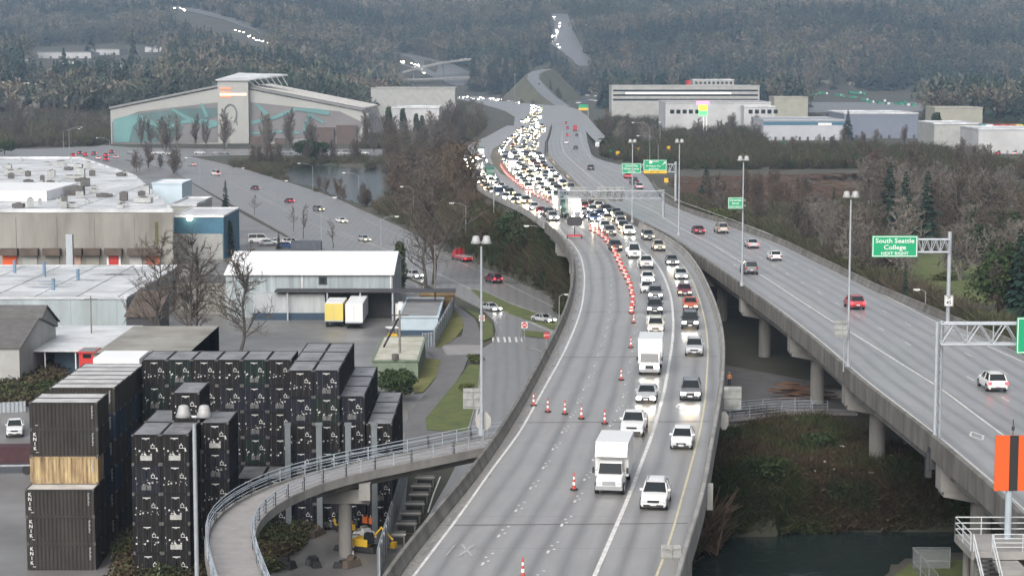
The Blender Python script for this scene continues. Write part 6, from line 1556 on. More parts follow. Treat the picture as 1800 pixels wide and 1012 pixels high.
# arrow board trailer
e = empty("arrow_board_trailer", rp(1010, 419) , 0, "dark round cornered arrow board on a red wheeled base ahead of the drums", "arrow board")
m = MB(); P = [(1.35 * math.copysign(abs(math.cos(a)) ** .5, math.cos(a)), .8 * math.copysign(abs(math.sin(a)) ** .5, math.sin(a))) for a in [2 * PI * k / 24 for k in range(24)]]
m.add([(x, y, 3.0 + z) for y in (-.1, .1) for x, z in P], [tuple(range(24)), tuple(range(47, 23, -1))] + [(i, (i + 1) % 24, (i + 1) % 24 + 24, i + 24) for i in range(24)]); m.build("board", DARK, e)
m = MB(); m.tube([(0, 0, .5), (0, 0, 2.3)], .09, 8); m.build("mast", DARK, e); m = MB(); m.b2(-1.3, 1.3, -.6, .6, .4, .62); m.b2(-.08, .08, -1.9, -.61, .42, .56); m.build("frame", RED, e)
for s in (-1, 1): m = MB(); wheel_geo(m, s * 1.25, 0, .34, .2); m.build("wheel", [BLACK, CHR], e)
# ================================================================ yard clutter and small things
PIL = {}
def simple(name, label, cat, p, rz=0, group=None): return empty(name, p, rz, label, cat, group)
# stepped dark storage bays between the fence and the street
for i, (x0, x1, v0, v1) in enumerate(((731, 763, 839, 856), (723, 757, 858, 871), (720, 752, 871, 886), (712, 745, 888, 903), (704, 739, 905, 920), (697, 731, 923, 938), (688, 712, 943, 958))):
    b = gp((x0 + x1) / 2, v1, .1); k = b.y / FPX; w_ = (x1 - x0) * k
    e = simple("storage_bay", "dark concrete storage bay in the stepped row by the fence, %s from the ramp" % ordn[i], "storage bay", b, 0, "stepped storage bays")
    m = MB(); m.b2(-w_ / 2, w_ / 2, 0, 1.9, 0, .95); m.build("block", CONCD, e); m = MB(); m.b2(-w_ / 2 + .15, w_ / 2 - .15, -.02, .0, .1, .8); m.build("opening", BLACK, e); m = MB(); m.b2(-w_ / 2 - .1, w_ / 2 + .1, -.05, .3, .955, 1.05); m.build("ledge", CONCL, e)
# worker, pallets of timber, equipment
def person(p, label, top, leg, rz=0, h=1.75):
    e = empty("person", p, rz, label, "person")
    vs = [(0, 0, .95), (0, 0, 1.2), (0, 0, 1.42), (0, 0, 1.52), (0, -.01, 1.66), (.1, 0, .9), (.12, 0, .5), (.13, 0, .08), (.13, -.12, .04), (-.1, 0, .9), (-.12, .02, .5), (-.13, 0, .08), (-.13, -.12, .04), (.19, 0, 1.4), (.27, -.03, 1.12), (.25, -.14, .9), (-.19, 0, 1.4), (-.27, -.03, 1.12), (-.25, -.14, .9)]
    ed = [(0, 1), (1, 2), (2, 3), (3, 4), (0, 5), (5, 6), (6, 7), (7, 8), (0, 9), (9, 10), (10, 11), (11, 12), (2, 13), (13, 14), (14, 15), (2, 16), (16, 17), (17, 18)]
    rad = [.16, .15, .16, .07, .11, .1, .08, .06, .05, .1, .08, .06, .05, .08, .055, .04, .08, .055, .04]
    me = bpy.data.meshes.new("body"); me.from_pydata(vs, ed, []); o = bpy.data.objects.new("body", me); COL.objects.link(o)
    md = o.modifiers.new("s", 'SKIN'); 
    for i, r in enumerate(rad): me.skin_vertices[0].data[i].radius = (r, r * .85)
    me.skin_vertices[0].data[0].use_root = True
    o.modifiers.new("b", 'SUBSURF').levels = 1
    ev = bpy.data.meshes.new_from_object(o.evaluated_get(bpy.context.evaluated_depsgraph_get())); bpy.data.objects.remove(o); b = bpy.data.objects.new("body", ev); COL.objects.link(b); b.parent = e
    ev.materials.clear(); 
    for mm in (top, leg, mat("skin", (.45, .28, .2), .6, 0)): ev.materials.append(mm)
    for f in ev.polygons: z = f.center.z; f.material_index = 1 if z < .92 else (2 if z > 1.5 else 0)
    m = MB(); m.tube([(0, .005, 1.7), (0, .0, 1.79)], .115, 10, .05); m.build("hard_hat", WHITE, e); return e
p = tp(1282, 679); person(p + Vector((0, 0, .05)), "worker in an orange jacket standing beyond the footbridge railing", mat("hivis_orange", (.85, .35, .12), .7, 0), mat("work_trousers", (.02, .02, .03), .8, 0), .3)
e = simple("timber_pile", "untidy pile of reddish timber at the foot of the bridge column", "timber pile", tp(1415, 700)); rr2 = random.Random(4)
m = MB()
for k in range(34): m.box((rr2.uniform(-3, 3), rr2.uniform(-1.2, 1.2), .1 + k * .05), (rr2.uniform(1.8, 3.6), .22, .12), rr2.uniform(-.5, .5))
m.build("planks", mat("timber_rust", (.2, .1, .06), .85, .5, 1.2, col2=(.08, .045, .03)), e)
e = simple("concrete_barrier_block", "pale concrete block resting behind the footbridge end", "block", tp(1465, 700)); m = MB(); m.box((0, 0, .5), (3, .8, 1), top=(1, .6)); m.build("block", CONCL, e)
def machine(u, v, Y_, s, c1, label, rz):
    p = gp(u, v, .1); e = simple("excavator", label, "excavator", p, rz)
    m = MB(); m.box((-.75 * s, 0, .4 * s), (.5 * s, 3 * s, .7 * s), top=(1, .8)); m.box((.75 * s, 0, .4 * s), (.5 * s, 3 * s, .7 * s), top=(1, .8)); m.build("track", BLACK, e)
    m = MB(); m.box((0, .5 * s, 1.2 * s), (1.9 * s, 2 * s, .9 * s)); m.build("body", c1, e); m = MB(); m.box((-.5 * s, -.5 * s, 1.8 * s), (.9 * s, 1.1 * s, 1.3 * s), top=(.9, .8)); m.build("cab", GLASS, e)
    m = MB(); m.tube([(.4 * s, -.4 * s, 1.4 * s), (.4 * s, -1.8 * s, 3.0 * s), (.4 * s, -3.3 * s, 1.6 * s)], .16 * s, 6); m.box((.4 * s, -3.4 * s, 1.0 * s), (.8 * s, .6 * s, .7 * s)); m.build("arm", c1, e)
EY = mat("machine_yellow", (.65, .4, .03), .5, .2, 1)
machine(645, 968, 0, .75, EY, "small yellow digger by the ramp column in the equipment yard", 1.2); machine(655, 925, 0, .7, mat("machine_orange", (.6, .14, .03), .5, .2, 1), "small orange digger between the fence and the ramp column", 2.6)
machine(600, 930, 0, .7, EY, "small yellow digger partly behind the ramp column", .4); machine(745, 708, 0, .55, EY, "yellow mini digger resting on the grass strip", 1.2) if 0 else None
for i, (u, v) in enumerate(((590, 893), (618, 893), (650, 893), (680, 890))):
    p = gp(u, v, .1); e = simple("green_skip", "green metal skip in the row behind the ramp column, %s from the containers" % ordn[i], "skip", p, 0, "green skips")
    m = MB(); m.box((0, 0, .9), (2.2, 2.8, 1.8), top=(1.1, 1.15)); m.build("tub", mat("skip_green", (.02, .2, .08), .5, .3, 1), e); m = MB(); m.b2(-1.1, 1.1, -1.5, 1.5, 1.81, 1.87); m.build("lid", BLACK, e)
for i in range(26):
    u, v = rr2.uniform(455, 640), rr2.uniform(900, 1005); p = gp(u, v, .1); s = rr2.uniform(.5, 1.3)
    cm = rr2.choice((BLACK, DARK, BROWNW, WHITE, STAIN, DARK)); e = simple("scrap_item", "odd piece of scrap lying in the littered yard beneath the footway", "scrap", p, rr2.uniform(0, 3), "scrap beneath the footway")
    m = MB(); m.box((0, 0, .25 * s), (s * rr2.uniform(.8, 2.4), s * .8, .5 * s), top=(.8, .7)); m.box((.2 * s, .1, .62 * s), (s * .7, s * .5, .24 * s), .4); m.build("body", cm, e)
# utility pole with a slanting boom and service lines
pb = gp(703, 655, 0); h = dp(703, 545, pb.y).z; e = simple("utility_pole", "grey timber utility pole with crossarm beside the cream flat roofed hut", "utility pole", pb)
m = MB(); m.tube([(0, 0, -.3), (0, 0, h)], .2, 8, .14); m.build("pole", mat("weathered_wood", (.2, .18, .16), .9, .3, 1), e); m = MB(); m.b2(-1.3, 1.3, -.08, .08, h - .8, h - .62); m.build("crossarm", BROWNW, e)
q = gp(665, 640, 0) - pb; m = MB(); m.tube([(q.x, q.y, 1.0), (-.2, -.1, h - 1.2)], .16, 6); m.build("brace", DARK, e)
for u, v0, v1, lab in ((765, 560, 430, "thin dark utility pole beside the grey felt roofed hut"), (47, 645, 568, "short timber pole by the small houses"), (162, 635, 520, "thin pole in front of the pale blue warehouse")):
    pb = gp(u, v0, 0); h = dp(u, v1, pb.y).z; e = simple("utility_pole", lab, "utility pole", pb); m = MB(); m.tube([(0, 0, -.3), (0, 0, h)], .14, 7, .1); m.build("pole", mat("weathered_wood", (.2, .18, .16), .9, .3, 1), e); m = MB(); m.b2(-1, 1, -.06, .06, h - .6, h - .45); m.build("crossarm", DARK, e)
# low fence and the jumble of roofs behind the bramble bank
fence("chain_link_fence", "low wire fence below the bramble bank beside the parked pickup", gp(-30, 728, 0), gp(45, 724, 0), 1.4, GALV, 8)
# parked cars behind the white shed and beside the blue building
for i, (u, v, c, k) in enumerate(((455, 428, 'white', 'van'), (470, 432, 'silver', 'sedan'), (486, 430, 'white', 'sedan'), (503, 437, 'blue', 'hatch'), (512, 431, 'white', 'suv'))):
    tcar(u, v, k, c, 100 + 8 * i, "%s vehicle parked behind the white shed, %s from the columnar trees" % (c, ordn[i]), far=False)
b = gp(538, 440, .1); e = simple("storage_container", "long dark grey container beside the cars behind the white shed", "container", b); m = MB(); m.b2(-3.6, 3.6, 0, 2.4, 0, 2.2); corrug(m, -3.6, 3.6, -.06, .05, 2.15, .05, 20); m.build("body", mat("container_greyblue", (.09, .10, .12), .7, .3, .8), e)
b = gp(704, 562, .1); e = simple("white_tank", "white upright tank beside the brown slatted wall", "tank", b); m = MB(); m.b2(-.9, .9, 0, 1.6, 0, 2.8); m.cyl((0, .8, 2.81), .5, .3, 12); m.build("body", WHITE, e)
b = gp(690, 600, .1); e = simple("forklift", "small yellow loader with white canopy near the utility pole", "forklift", b, .4); m = MB(); m.box((0, 0, .8), (1.2, 2.0, 1.0), top=(.9, .8)); m.build("body", EY, e); m = MB(); m.b2(-.9, .9, -.9, .9, 2.2, 2.35); m.build("canopy", WHITE, e)
m = MB()
for x in (-.55, .55):
    for y in (-.7, .7): m.tube([(x, y, 1.0), (x, y, 2.2)], .05, 4)
m.build("frame", DARK, e); m = MB(); 
for x in (-.6, .6):
    for y in (-.6, .7): m.cyl((x - .1, y, .35), .35, .2, 10, axis='x')
m.build("wheels", BLACK, e)
# yellow lane symbols and small guide signs in the far verge
for u, v0, v1, c, lab in ((1072, 278, 264, GREENS, "tiny green sign at the verge of the joining ramp"), (1086, 278, 266, YELL, "small yellow chevron sign nearest the tiny green one"), (1121, 274, 260, YELL, "small yellow chevron sign, middle of the verge row"), (1175, 272, 257, YELL, "small yellow chevron sign farthest along the verge row"), (1171, 325, 313, YELL, "little yellow sign behind the green overhead pair"), (1050, 262, 250, WHITE, "small white sign at the tip of the exit slip"), (1376, 262, 248, GREENS, "tiny green sign beside the road to the warehouses")):
    b = tp(u, v0); h = dp(u, v1, b.y).z - b.z; k = b.y / FPX; e = simple("verge_sign", lab, "road sign", b); m = MB(); m.tube([(0, .1, -.3), (0, .1, h)], .12, 5); m.build("post", POLE, e); m = MB(); m.b2(-3.6 * k, 3.6 * k, 0, .05, h - 8 * k, h); m.build("panel", c, e)
e = simple("overhead_sign", "small green and yellow overhead sign at the far split of the roads", "road sign", gp(1028, 205, 5)); Y = e.location.y; m = MB(); x0, x1, zt, zb = px_span(1017, 1034, 184, 190, Y); m.b2(x0 - e.location.x, x1 - e.location.x, 0, .3, zb - 5, zt - 5); m.build("board", GREENS, e); m = MB(); x0, x1, zt, zb = px_span(1017, 1034, 190, 194, Y); m.b2(x0 - e.location.x, x1 - e.location.x, 0, .3, zb - 5, zt - 5); m.build("strip", YELL, e); m = MB(); m.tube([(2.5, .4, -1), (2.5, .4, zt - 5)], .3, 6); m.build("post", POLE, e)
# truck yard: green lorries, cars and coloured trailers, each a thing
for i in range(22):
    u = (1425, 1432, 1440, 1449, 1494, 1500, 1506, 1512, 1518, 1530, 1545, 1560, 1580, 1595, 1605, 1474, 1482, 1430, 1500, 1555, 1590, 1520)[i]; v = (168, 168, 167, 167, 166, 166, 167, 166, 168, 182, 184, 185, 186, 187, 188, 170, 172, 173, 174, 180, 183, 178)[i]
    gpv = tp(u, v); e = simple("refuse_truck", "tiny green lorry parked in the yard beyond the blue grey warehouse", "truck", gpv, U(-.2, .2) + (PI / 2 if i % 3 == 0 else 0), "green lorries in the far yard"); m = MB(); m.b2(-1.3, 1.3, -2, 5, 1.0, 3.6); m.build("body", mat("lorry_green", (.01, .16, .09), .5, .1, 1), e); m = MB(); m.b2(-1.2, 1.2, -4, -2.05, .8, 3.0); m.build("cab", WHITE if i % 2 else GREENS, e)
for i, (u, c) in enumerate(((1706, 'teal'), (1718, 'blue'), (1728, 'teal'), (1740, 'white'), (1754, 'red'), (1766, 'orange'), (1780, 'orange'), (1793, 'yellow'))):
    p = gp(u, 213, 2.0); p = Vector((dp(u, 213, 1090).x, 1090, 9)); e = simple("parked_truck", "colourful lorry cab peeping over the white warehouse roof, %s from the tan shed" % ordn[i], "truck", (p.x, p.y, 2.4), 0); m = MB(); m.b2(-1.9, 1.9, 0, 9, .5, 8.6); m.build("body", PAINT[c], e)
for i in range(16):
    u = 1650 + i * 9.5; p = tp(u, 264 + (i % 3) * 4); place_car(random.choice(('sedan', 'suv', 'van')), random.choice(('red', 'dark', 'white', 'silver', 'red')), p, U(0, 3), "tiny car in the lot before the white warehouses", "cars in the lot before the white warehouses", far=True, tl=TL1)
for i in range(14):
    p = tp(1015 + (i % 7) * 8 + U(-2, 2), 165 + (i // 7) * 12 + U(-3, 6)); place_car('van', random.choice(('white', 'blue', 'silver')), p, PI / 2, "tiny vehicle parked in the yard between ramp and long office", "vehicles in the yard by the long office", far=True)
for i, (u, v, c) in enumerate(((825, 210, 'teal'), (812, 214, 'blue'), (806, 222, 'white'), (800, 228, 'dark'), (792, 236, 'white'), (812, 232, 'dark'))):
    p = gp(u, v, 1.3); t = box_truck('teal' if c == 'teal' else 'white', "truck parked in the lot beside the far carriageway, %s from its blue end" % ordn[i], cabover=True, L=6); t.location = p; t.rotation_euler = (0, 0, U(.4, .9))
for i, (u, v, L_, c) in enumerate(((222, 160, 10, 'orange'), (250, 161, 10, 'orange'), (300, 158, 9, 'red'), (360, 156, 9, 'orange'))):
    p = tp(u, v); e = simple("school_bus", "yellow orange freight trailer parked beyond the arena's low roof, %s along" % ordn[i], "trailer", p, PI / 2) ; e.name = "freight_trailer"; m = MB(); m.b2(-1.4, 1.4, -7, 7, 1.2, 4.2); m.build("box", mat("freight_orange", (.5, .28, .06), .7, .2, .5) if c == 'orange' else PAINT['red'], e); m = MB(); m.b2(-1.2, 1.2, -6, 6, .2, 1.19); m.build("chassis", DARK, e)
e = simple("freight_trailer", "long yellow trailer with white cab by the road before the blue grey warehouse", "truck", tp(1402, 242), PI / 2); m = MB(); m.b2(-1.3, 1.3, -6, 8, 1.2, 4.2); m.build("box", mat("freight_yellow", (.6, .42, .08), .7, .2, .5), e); m = MB(); m.b2(-1.2, 1.2, -10, -6.5, .6, 3.6); m.build("cab", WHITE, e)
# expansion of litter on the dark bank
for i in range(14):
    u, v = rr2.uniform(1275, 1600), rr2.uniform(750, 900); p = tp(u, v); e = simple("litter", "scrap of pale litter caught in the brambles of the dark bank", "litter", p + Vector((0, 0, 1.1)), rr2.uniform(0, 3), "litter in the brambles"); m = MB(); m.box((0, 0, 0), (rr2.uniform(.25, .7), rr2.uniform(.15, .3), .08), top=(.7, .6)); m.build("scrap", PLATE, e)
# ================================================================ vegetation
def veg_mat(name, cols, rough=.9, island=.35, attr=False, nscale=.05, obj=True):
    m = bpy.data.materials.new(name); m.use_nodes = True; n = m.node_tree; b = n.nodes["Principled BSDF"]; L = n.links.new
    b.inputs["Roughness"].default_value = rough; b.inputs["Specular IOR Level"].default_value = .15
    r = n.nodes.new("ShaderNodeValToRGB"); el = r.color_ramp.elements
    while len(el) < len(cols): el.new(.5)
    for i, c in enumerate(cols): el[i].position = i / max(1, len(cols) - 1); el[i].color = tuple(c) + (1,)
    g = n.nodes.new("ShaderNodeNewGeometry")
    if attr: a = n.nodes.new("ShaderNodeAttribute"); a.attribute_name = "tint"; L(a.outputs["Fac"], r.inputs[0])
    elif obj: oi = n.nodes.new("ShaderNodeObjectInfo"); L(oi.outputs["Random"], r.inputs[0])
    else:
        no = n.nodes.new("ShaderNodeTexNoise"); no.inputs["Scale"].default_value = nscale; no.inputs["Detail"].default_value = 4; L(g.outputs["Position"], no.inputs["Vector"])
        mr0 = n.nodes.new("ShaderNodeMapRange"); mr0.inputs[1].default_value = .3; mr0.inputs[2].default_value = .7; L(no.outputs["Fac"], mr0.inputs[0]); L(mr0.outputs[0], r.inputs[0])
    mr = n.nodes.new("ShaderNodeMapRange"); mr.inputs[3].default_value = 1 - island; mr.inputs[4].default_value = 1 + island; L(g.outputs["Random Per Island"], mr.inputs[0])
    mx = n.nodes.new("ShaderNodeMix"); mx.data_type = 'RGBA'; mx.blend_type = 'MULTIPLY'; mx.inputs[0].default_value = 1; L(r.outputs[0], mx.inputs[6]); L(mr.outputs[0], mx.inputs[7]); L(mx.outputs[2], b.inputs["Base Color"])
    return m
BARK = mat("bark_grey", (.085, .075, .065), .95, .4, 1.5)
BARKP = mat("bark_pale", (.24, .225, .20), .9, .35, 1.5)
TWIG = veg_mat("twigs_brown", [(.08, .067, .055), (.115, .097, .08), (.09, .073, .058)], island=.35)
TWIGR = veg_mat("twigs_reddish", [(.10, .073, .054), (.125, .095, .07), (.09, .072, .054)], island=.35)
TWIGP = veg_mat("twigs_pale", [(.185, .165, .14), (.14, .125, .108)], island=.3)
NEED = veg_mat("needles_dark", [(.012, .028, .022), (.022, .042, .028), (.016, .034, .03)], island=.45)
LEAFD = veg_mat("leaves_dark", [(.02, .036, .016), (.035, .052, .02), (.028, .04, .022)], island=.5)
LEAFY = veg_mat("leaves_moss", [(.07, .085, .025), (.06, .07, .03)], island=.4)
rs = np.random.RandomState(3)
def quads_to(name, Q, m, parent=None, tint=None):
    Q = np.asarray(Q, float); k = len(Q); V = Q.reshape(-1, 3); F = np.arange(k * 4).reshape(-1, 4)
    return np_mesh(name, V, F, m, parent, attr=tint)
def ribbon_q(a, b, w0, w1, rs_=rs):
    d = b - a; r = rs_.randn(3); s = np.cross(d, r); s /= (np.linalg.norm(s) + 1e-9); return [a - s * w0 / 2, a + s * w0 / 2, b + s * w1 / 2, b - s * w1 / 2]
def bare(seed, h=18., spread=.42, nl=16, nb=7, nt=7, tw=.05, up=.75, fork=1, trunk_r=.32, clear=.22):
    """returns (trunk MB, twig quads)"""
    q = np.random.RandomState(seed); m = MB(); Q = []
    def norm(v): return v / (np.linalg.norm(v) + 1e-9)
    for f_ in range(fork):
        base = np.array([q.uniform(-.5, .5) * (fork > 1), q.uniform(-.5, .5) * (fork > 1), 0.]); lean = q.uniform(-.08, .08, 2) * (2.2 if fork > 1 else 1); hh = h * q.uniform(.88, 1)
        P = [base + np.array([lean[0] * z + .012 * h * q.randn() * (z > 0), lean[1] * z + .012 * h * q.randn() * (z > 0), z]) for z in np.linspace(0, hh * .93, 7)]
        m.tube([tuple(p) for p in P], trunk_r, 7, trunk_r * .12)
        for i in range(nl):
            t = clear + (1 - clear) * (i + q.rand()) / nl; z = t * 6 * .999; k = int(z); p = P[k] + (P[min(k + 1, 6)] - P[k]) * (z - k)
            a = q.uniform(0, 2 * PI); L = h * spread * (1.05 - .72 * t) * q.uniform(.7, 1.15); dr = norm(np.array([math.cos(a), math.sin(a), up * q.uniform(.7, 1.5)]))
            p1 = p + dr * L * .5; d2 = norm(dr + np.array([0, 0, .35]) + q.randn(3) * .12); p2 = p1 + d2 * L * .5; r0 = trunk_r * (.42 - .28 * t)
            m.tube([tuple(p), tuple(p1), tuple(p2)], max(r0, .03), 5, .02)
            for j in range(nb):
                s = (j + 1) / (nb + .3); c = p + (p1 - p) * s * 2 if s < .5 else p1 + (p2 - p1) * (s - .5) * 2
                d = norm(dr * .7 + q.randn(3) * .62 + np.array([0, 0, .35])); l2 = L * .42 * q.uniform(.6, 1.2); e = c + d * l2; mdl = c + d * l2 * .5 + q.randn(3) * l2 * .05
                Q.append(ribbon_q(c, mdl, tw * 1.8, tw * 1.4, q)); Q.append(ribbon_q(mdl, e, tw * 1.4, tw * .6, q))
                for k2 in range(nt):
                    u = (k2 + 1) / (nt + .2); c2 = c + (e - c) * u; d3 = norm(d * .8 + q.randn(3) * .6 + np.array([0, 0, .25])); l3 = l2 * .45 * q.uniform(.5, 1.3); Q.append(ribbon_q(c2, c2 + d3 * l3, tw, tw * .4, q))
    return m, np.array(Q)
def conifer(seed, h=16., r0=3.2, n=26, per=13):
    q = np.random.RandomState(seed); m = MB(); m.tube([(0, 0, 0), (0, 0, h * .97)], h * .016, 7, .03); Q = []
    for i in range(n):
        t = .07 + .93 * i / n; z = h * t; R = r0 * (1 - t) ** .82 * q.uniform(.75, 1.15) + .12
        for j in range(max(5, int(per * (1 - t * .5)))):
            a = q.uniform(0, 2 * PI); Rj = R * q.uniform(.65, 1.12); d = np.array([math.cos(a), math.sin(a), 0]); s = np.array([-d[1], d[0], 0])
            p0 = np.array([0, 0, z]) + d * Rj * .12; p1 = np.array([0, 0, z - .08 * Rj]) + d * Rj * .6; p2 = np.array([0, 0, z - .3 * Rj + q.uniform(-.1, .1)]) + d * Rj
            w_ = Rj * .22 + .15
            Q.append([p0 - s * w_ * .4, p0 + s * w_ * .4, p1 + s * w_, p1 - s * w_]); Q.append([p1 - s * w_, p1 + s * w_, p2 + s * w_ * .25, p2 - s * w_ * .25])
            Q.append([p1 + s * w_ * .9, p1 + d * .1, p1 - np.array([0, 0, .35 + .1 * Rj]) + d * .2, p1 + s * w_ * .8 - np.array([0, 0, .4])])
    return m, np.array(Q)
def cloud(seed, rx, rz, n, s, z0=0., col=False, flat=.5, lumps=7):
    """leafy bush made of small leaf quads on several uneven lumps"""
    q = np.random.RandomState(seed); Q = []; C = []
    for k in range(lumps):
        a = q.uniform(0, 2 * PI); r = q.uniform(.1, .62) * rx; zc = z0 + rz * q.uniform(.45, 1.35) if not col else z0 + rz * 2 * (k + .5) / lumps
        C.append((np.array([r * math.cos(a) * (0.25 if col else 1), r * math.sin(a) * (.25 if col else 1), zc]), (rx * q.uniform(.4, .68) if not col else rx * (1.05 - abs(k / lumps - .4)) * .8), rz * q.uniform(.35, .6) if not col else rz * 2 / lumps * 1.3))
    for i in range(n):
        c, a, b = C[q.randint(len(C))]; d = q.randn(3); d /= np.linalg.norm(d); p = c + d * np.array([a, a, b]) * q.uniform(.7, 1.08)
        if p[2] < 0: p[2] = abs(p[2]) * .4
        u = q.randn(3); u /= np.linalg.norm(u); v = np.cross(u, d + q.randn(3) * .4); v /= np.linalg.norm(v) + 1e-9; ss = s * q.uniform(.5, 1.3); Q.append([p - u * ss, p - v * ss * flat, p + u * ss, p + v * ss * flat])
    return np.array(Q)
def proto(name, mb, Q, bark, leaf, h, cname="crown"):
    t = mb.build("trunk", bark, None); c = quads_to(cname, Q, leaf); r = (name, t.data, c.data, h, cname)
    bpy.data.objects.remove(t); bpy.data.objects.remove(c); return r
PR = {}
for i in range(4):
    mb, Q = bare(20 + i, 18, .40, 24, 9, 9, .07, .6, 1, .28, .16); PR['bare%d' % i] = proto("bare_tree", mb, Q, BARK, TWIG, 18)
for i in range(3):
    mb, Q = bare(40 + i, 16, .42, 18, 9, 9, .13, .9, 2, .26, .1); PR['fuzz%d' % i] = proto("bare_tree", mb, Q, BARK, TWIG, 16); PR['red%d' % i] = proto("bare_tree", mb, Q, BARK, TWIGR, 16); PR['pale%d' % i] = proto("bare_tree", mb, Q, BARKP, TWIGP, 16)
mb, Q = bare(60, 14, .55, 12, 6, 6, .08, .55, 1, .42, .25); PR['gnarl'] = proto("bare_tree", mb, Q, BARK, TWIG, 14)
mb, Q = bare(61, 6, .42, 12, 6, 6, .04, 1.0, 1, .1, .3); PR['street'] = proto("street_tree", mb, Q, BARK, TWIG, 6)
for i in range(3): mb, Q = conifer(5 + i, 16, (3.4, 2.9, 3.9)[i]); PR['fir%d' % i] = proto("fir_tree", mb, Q, BARK, NEED, 16)
mb = MB(); mb.tube([(0, 0, 0), (0, 0, 5)], .16, 6, .05); PR['column'] = proto("columnar_evergreen", mb, cloud(7, 1.7, 3.6, 1700, .28, .1, True, lumps=9), BARK, LEAFD, 7.4)
mb = MB(); mb.tube([(0, 0, 0), (0, 0, 3.4)], .22, 6, .08); mb.tube([(0, 0, 1.4), (1.3, .3, 3.2)], .12, 5, .04); mb.tube([(0, 0, 1.6), (-1.2, -.4, 3.3)], .12, 5, .04); PR['ever'] = proto("evergreen_tree", mb, cloud(9, 3.3, 2.4, 2600, .26, 1.0, lumps=12), BARK, LEAFD, 6.0)
mb = MB(); mb.tube([(0, 0, 0), (0, 0, 1.2)], .08, 5, .03); PR['bush'] = proto("bush", mb, cloud(12, 1.9, 1.1, 900, .17, .2, lumps=8), BARK, LEAFD, 2.6); PR['bushy'] = proto("bush", mb, cloud(14, 1.9, 1.1, 800, .2, .2, lumps=8), BARK, LEAFY, 2.6)
Qb = np.concatenate([np.array([ribbon_q(np.array([rs.uniform(-1.4, 1.4), rs.uniform(-1.4, 1.4), 0]), np.array([rs.uniform(-2.2, 2.2), rs.uniform(-2.2, 2.2), rs.uniform(1, 2.8)]), .07, .03) for _ in range(420)])]); PR['brush'] = proto("bush", mb, Qb, BARK, TWIGR, 2.6)
def plant(key, p, h, label, cat, group=None, wide=1.0, name=None):
    nm, td, cd, h0, cn = PR[key]; o = bpy.data.objects.new(name or nm, None); COL.objects.link(o); o.empty_display_size = .5
    for n_, d in (("trunk", td), (cn, cd)):
        c = bpy.data.objects.new(n_, d); COL.objects.link(c); c.parent = o
    s = h / h0; o.location = p; o.scale = (s * wide, s * wide, s); o.rotation_euler = (0, 0, rnd() * 6.28); return tag(o, label, cat, group)
def tree_px(key, u, vb, vt, label, cat="tree", wide=1.0, group=None, Y=None):
    p = tp(u, vb) if Y is None else Vector((dp(u, 0, Y).x, Y, terr1(dp(u, 0, Y).x, Y))); h = dp(u, vt, p.y).z - p.z; p.z -= .1
    return plant(key, p, h, label, cat, group, wide)
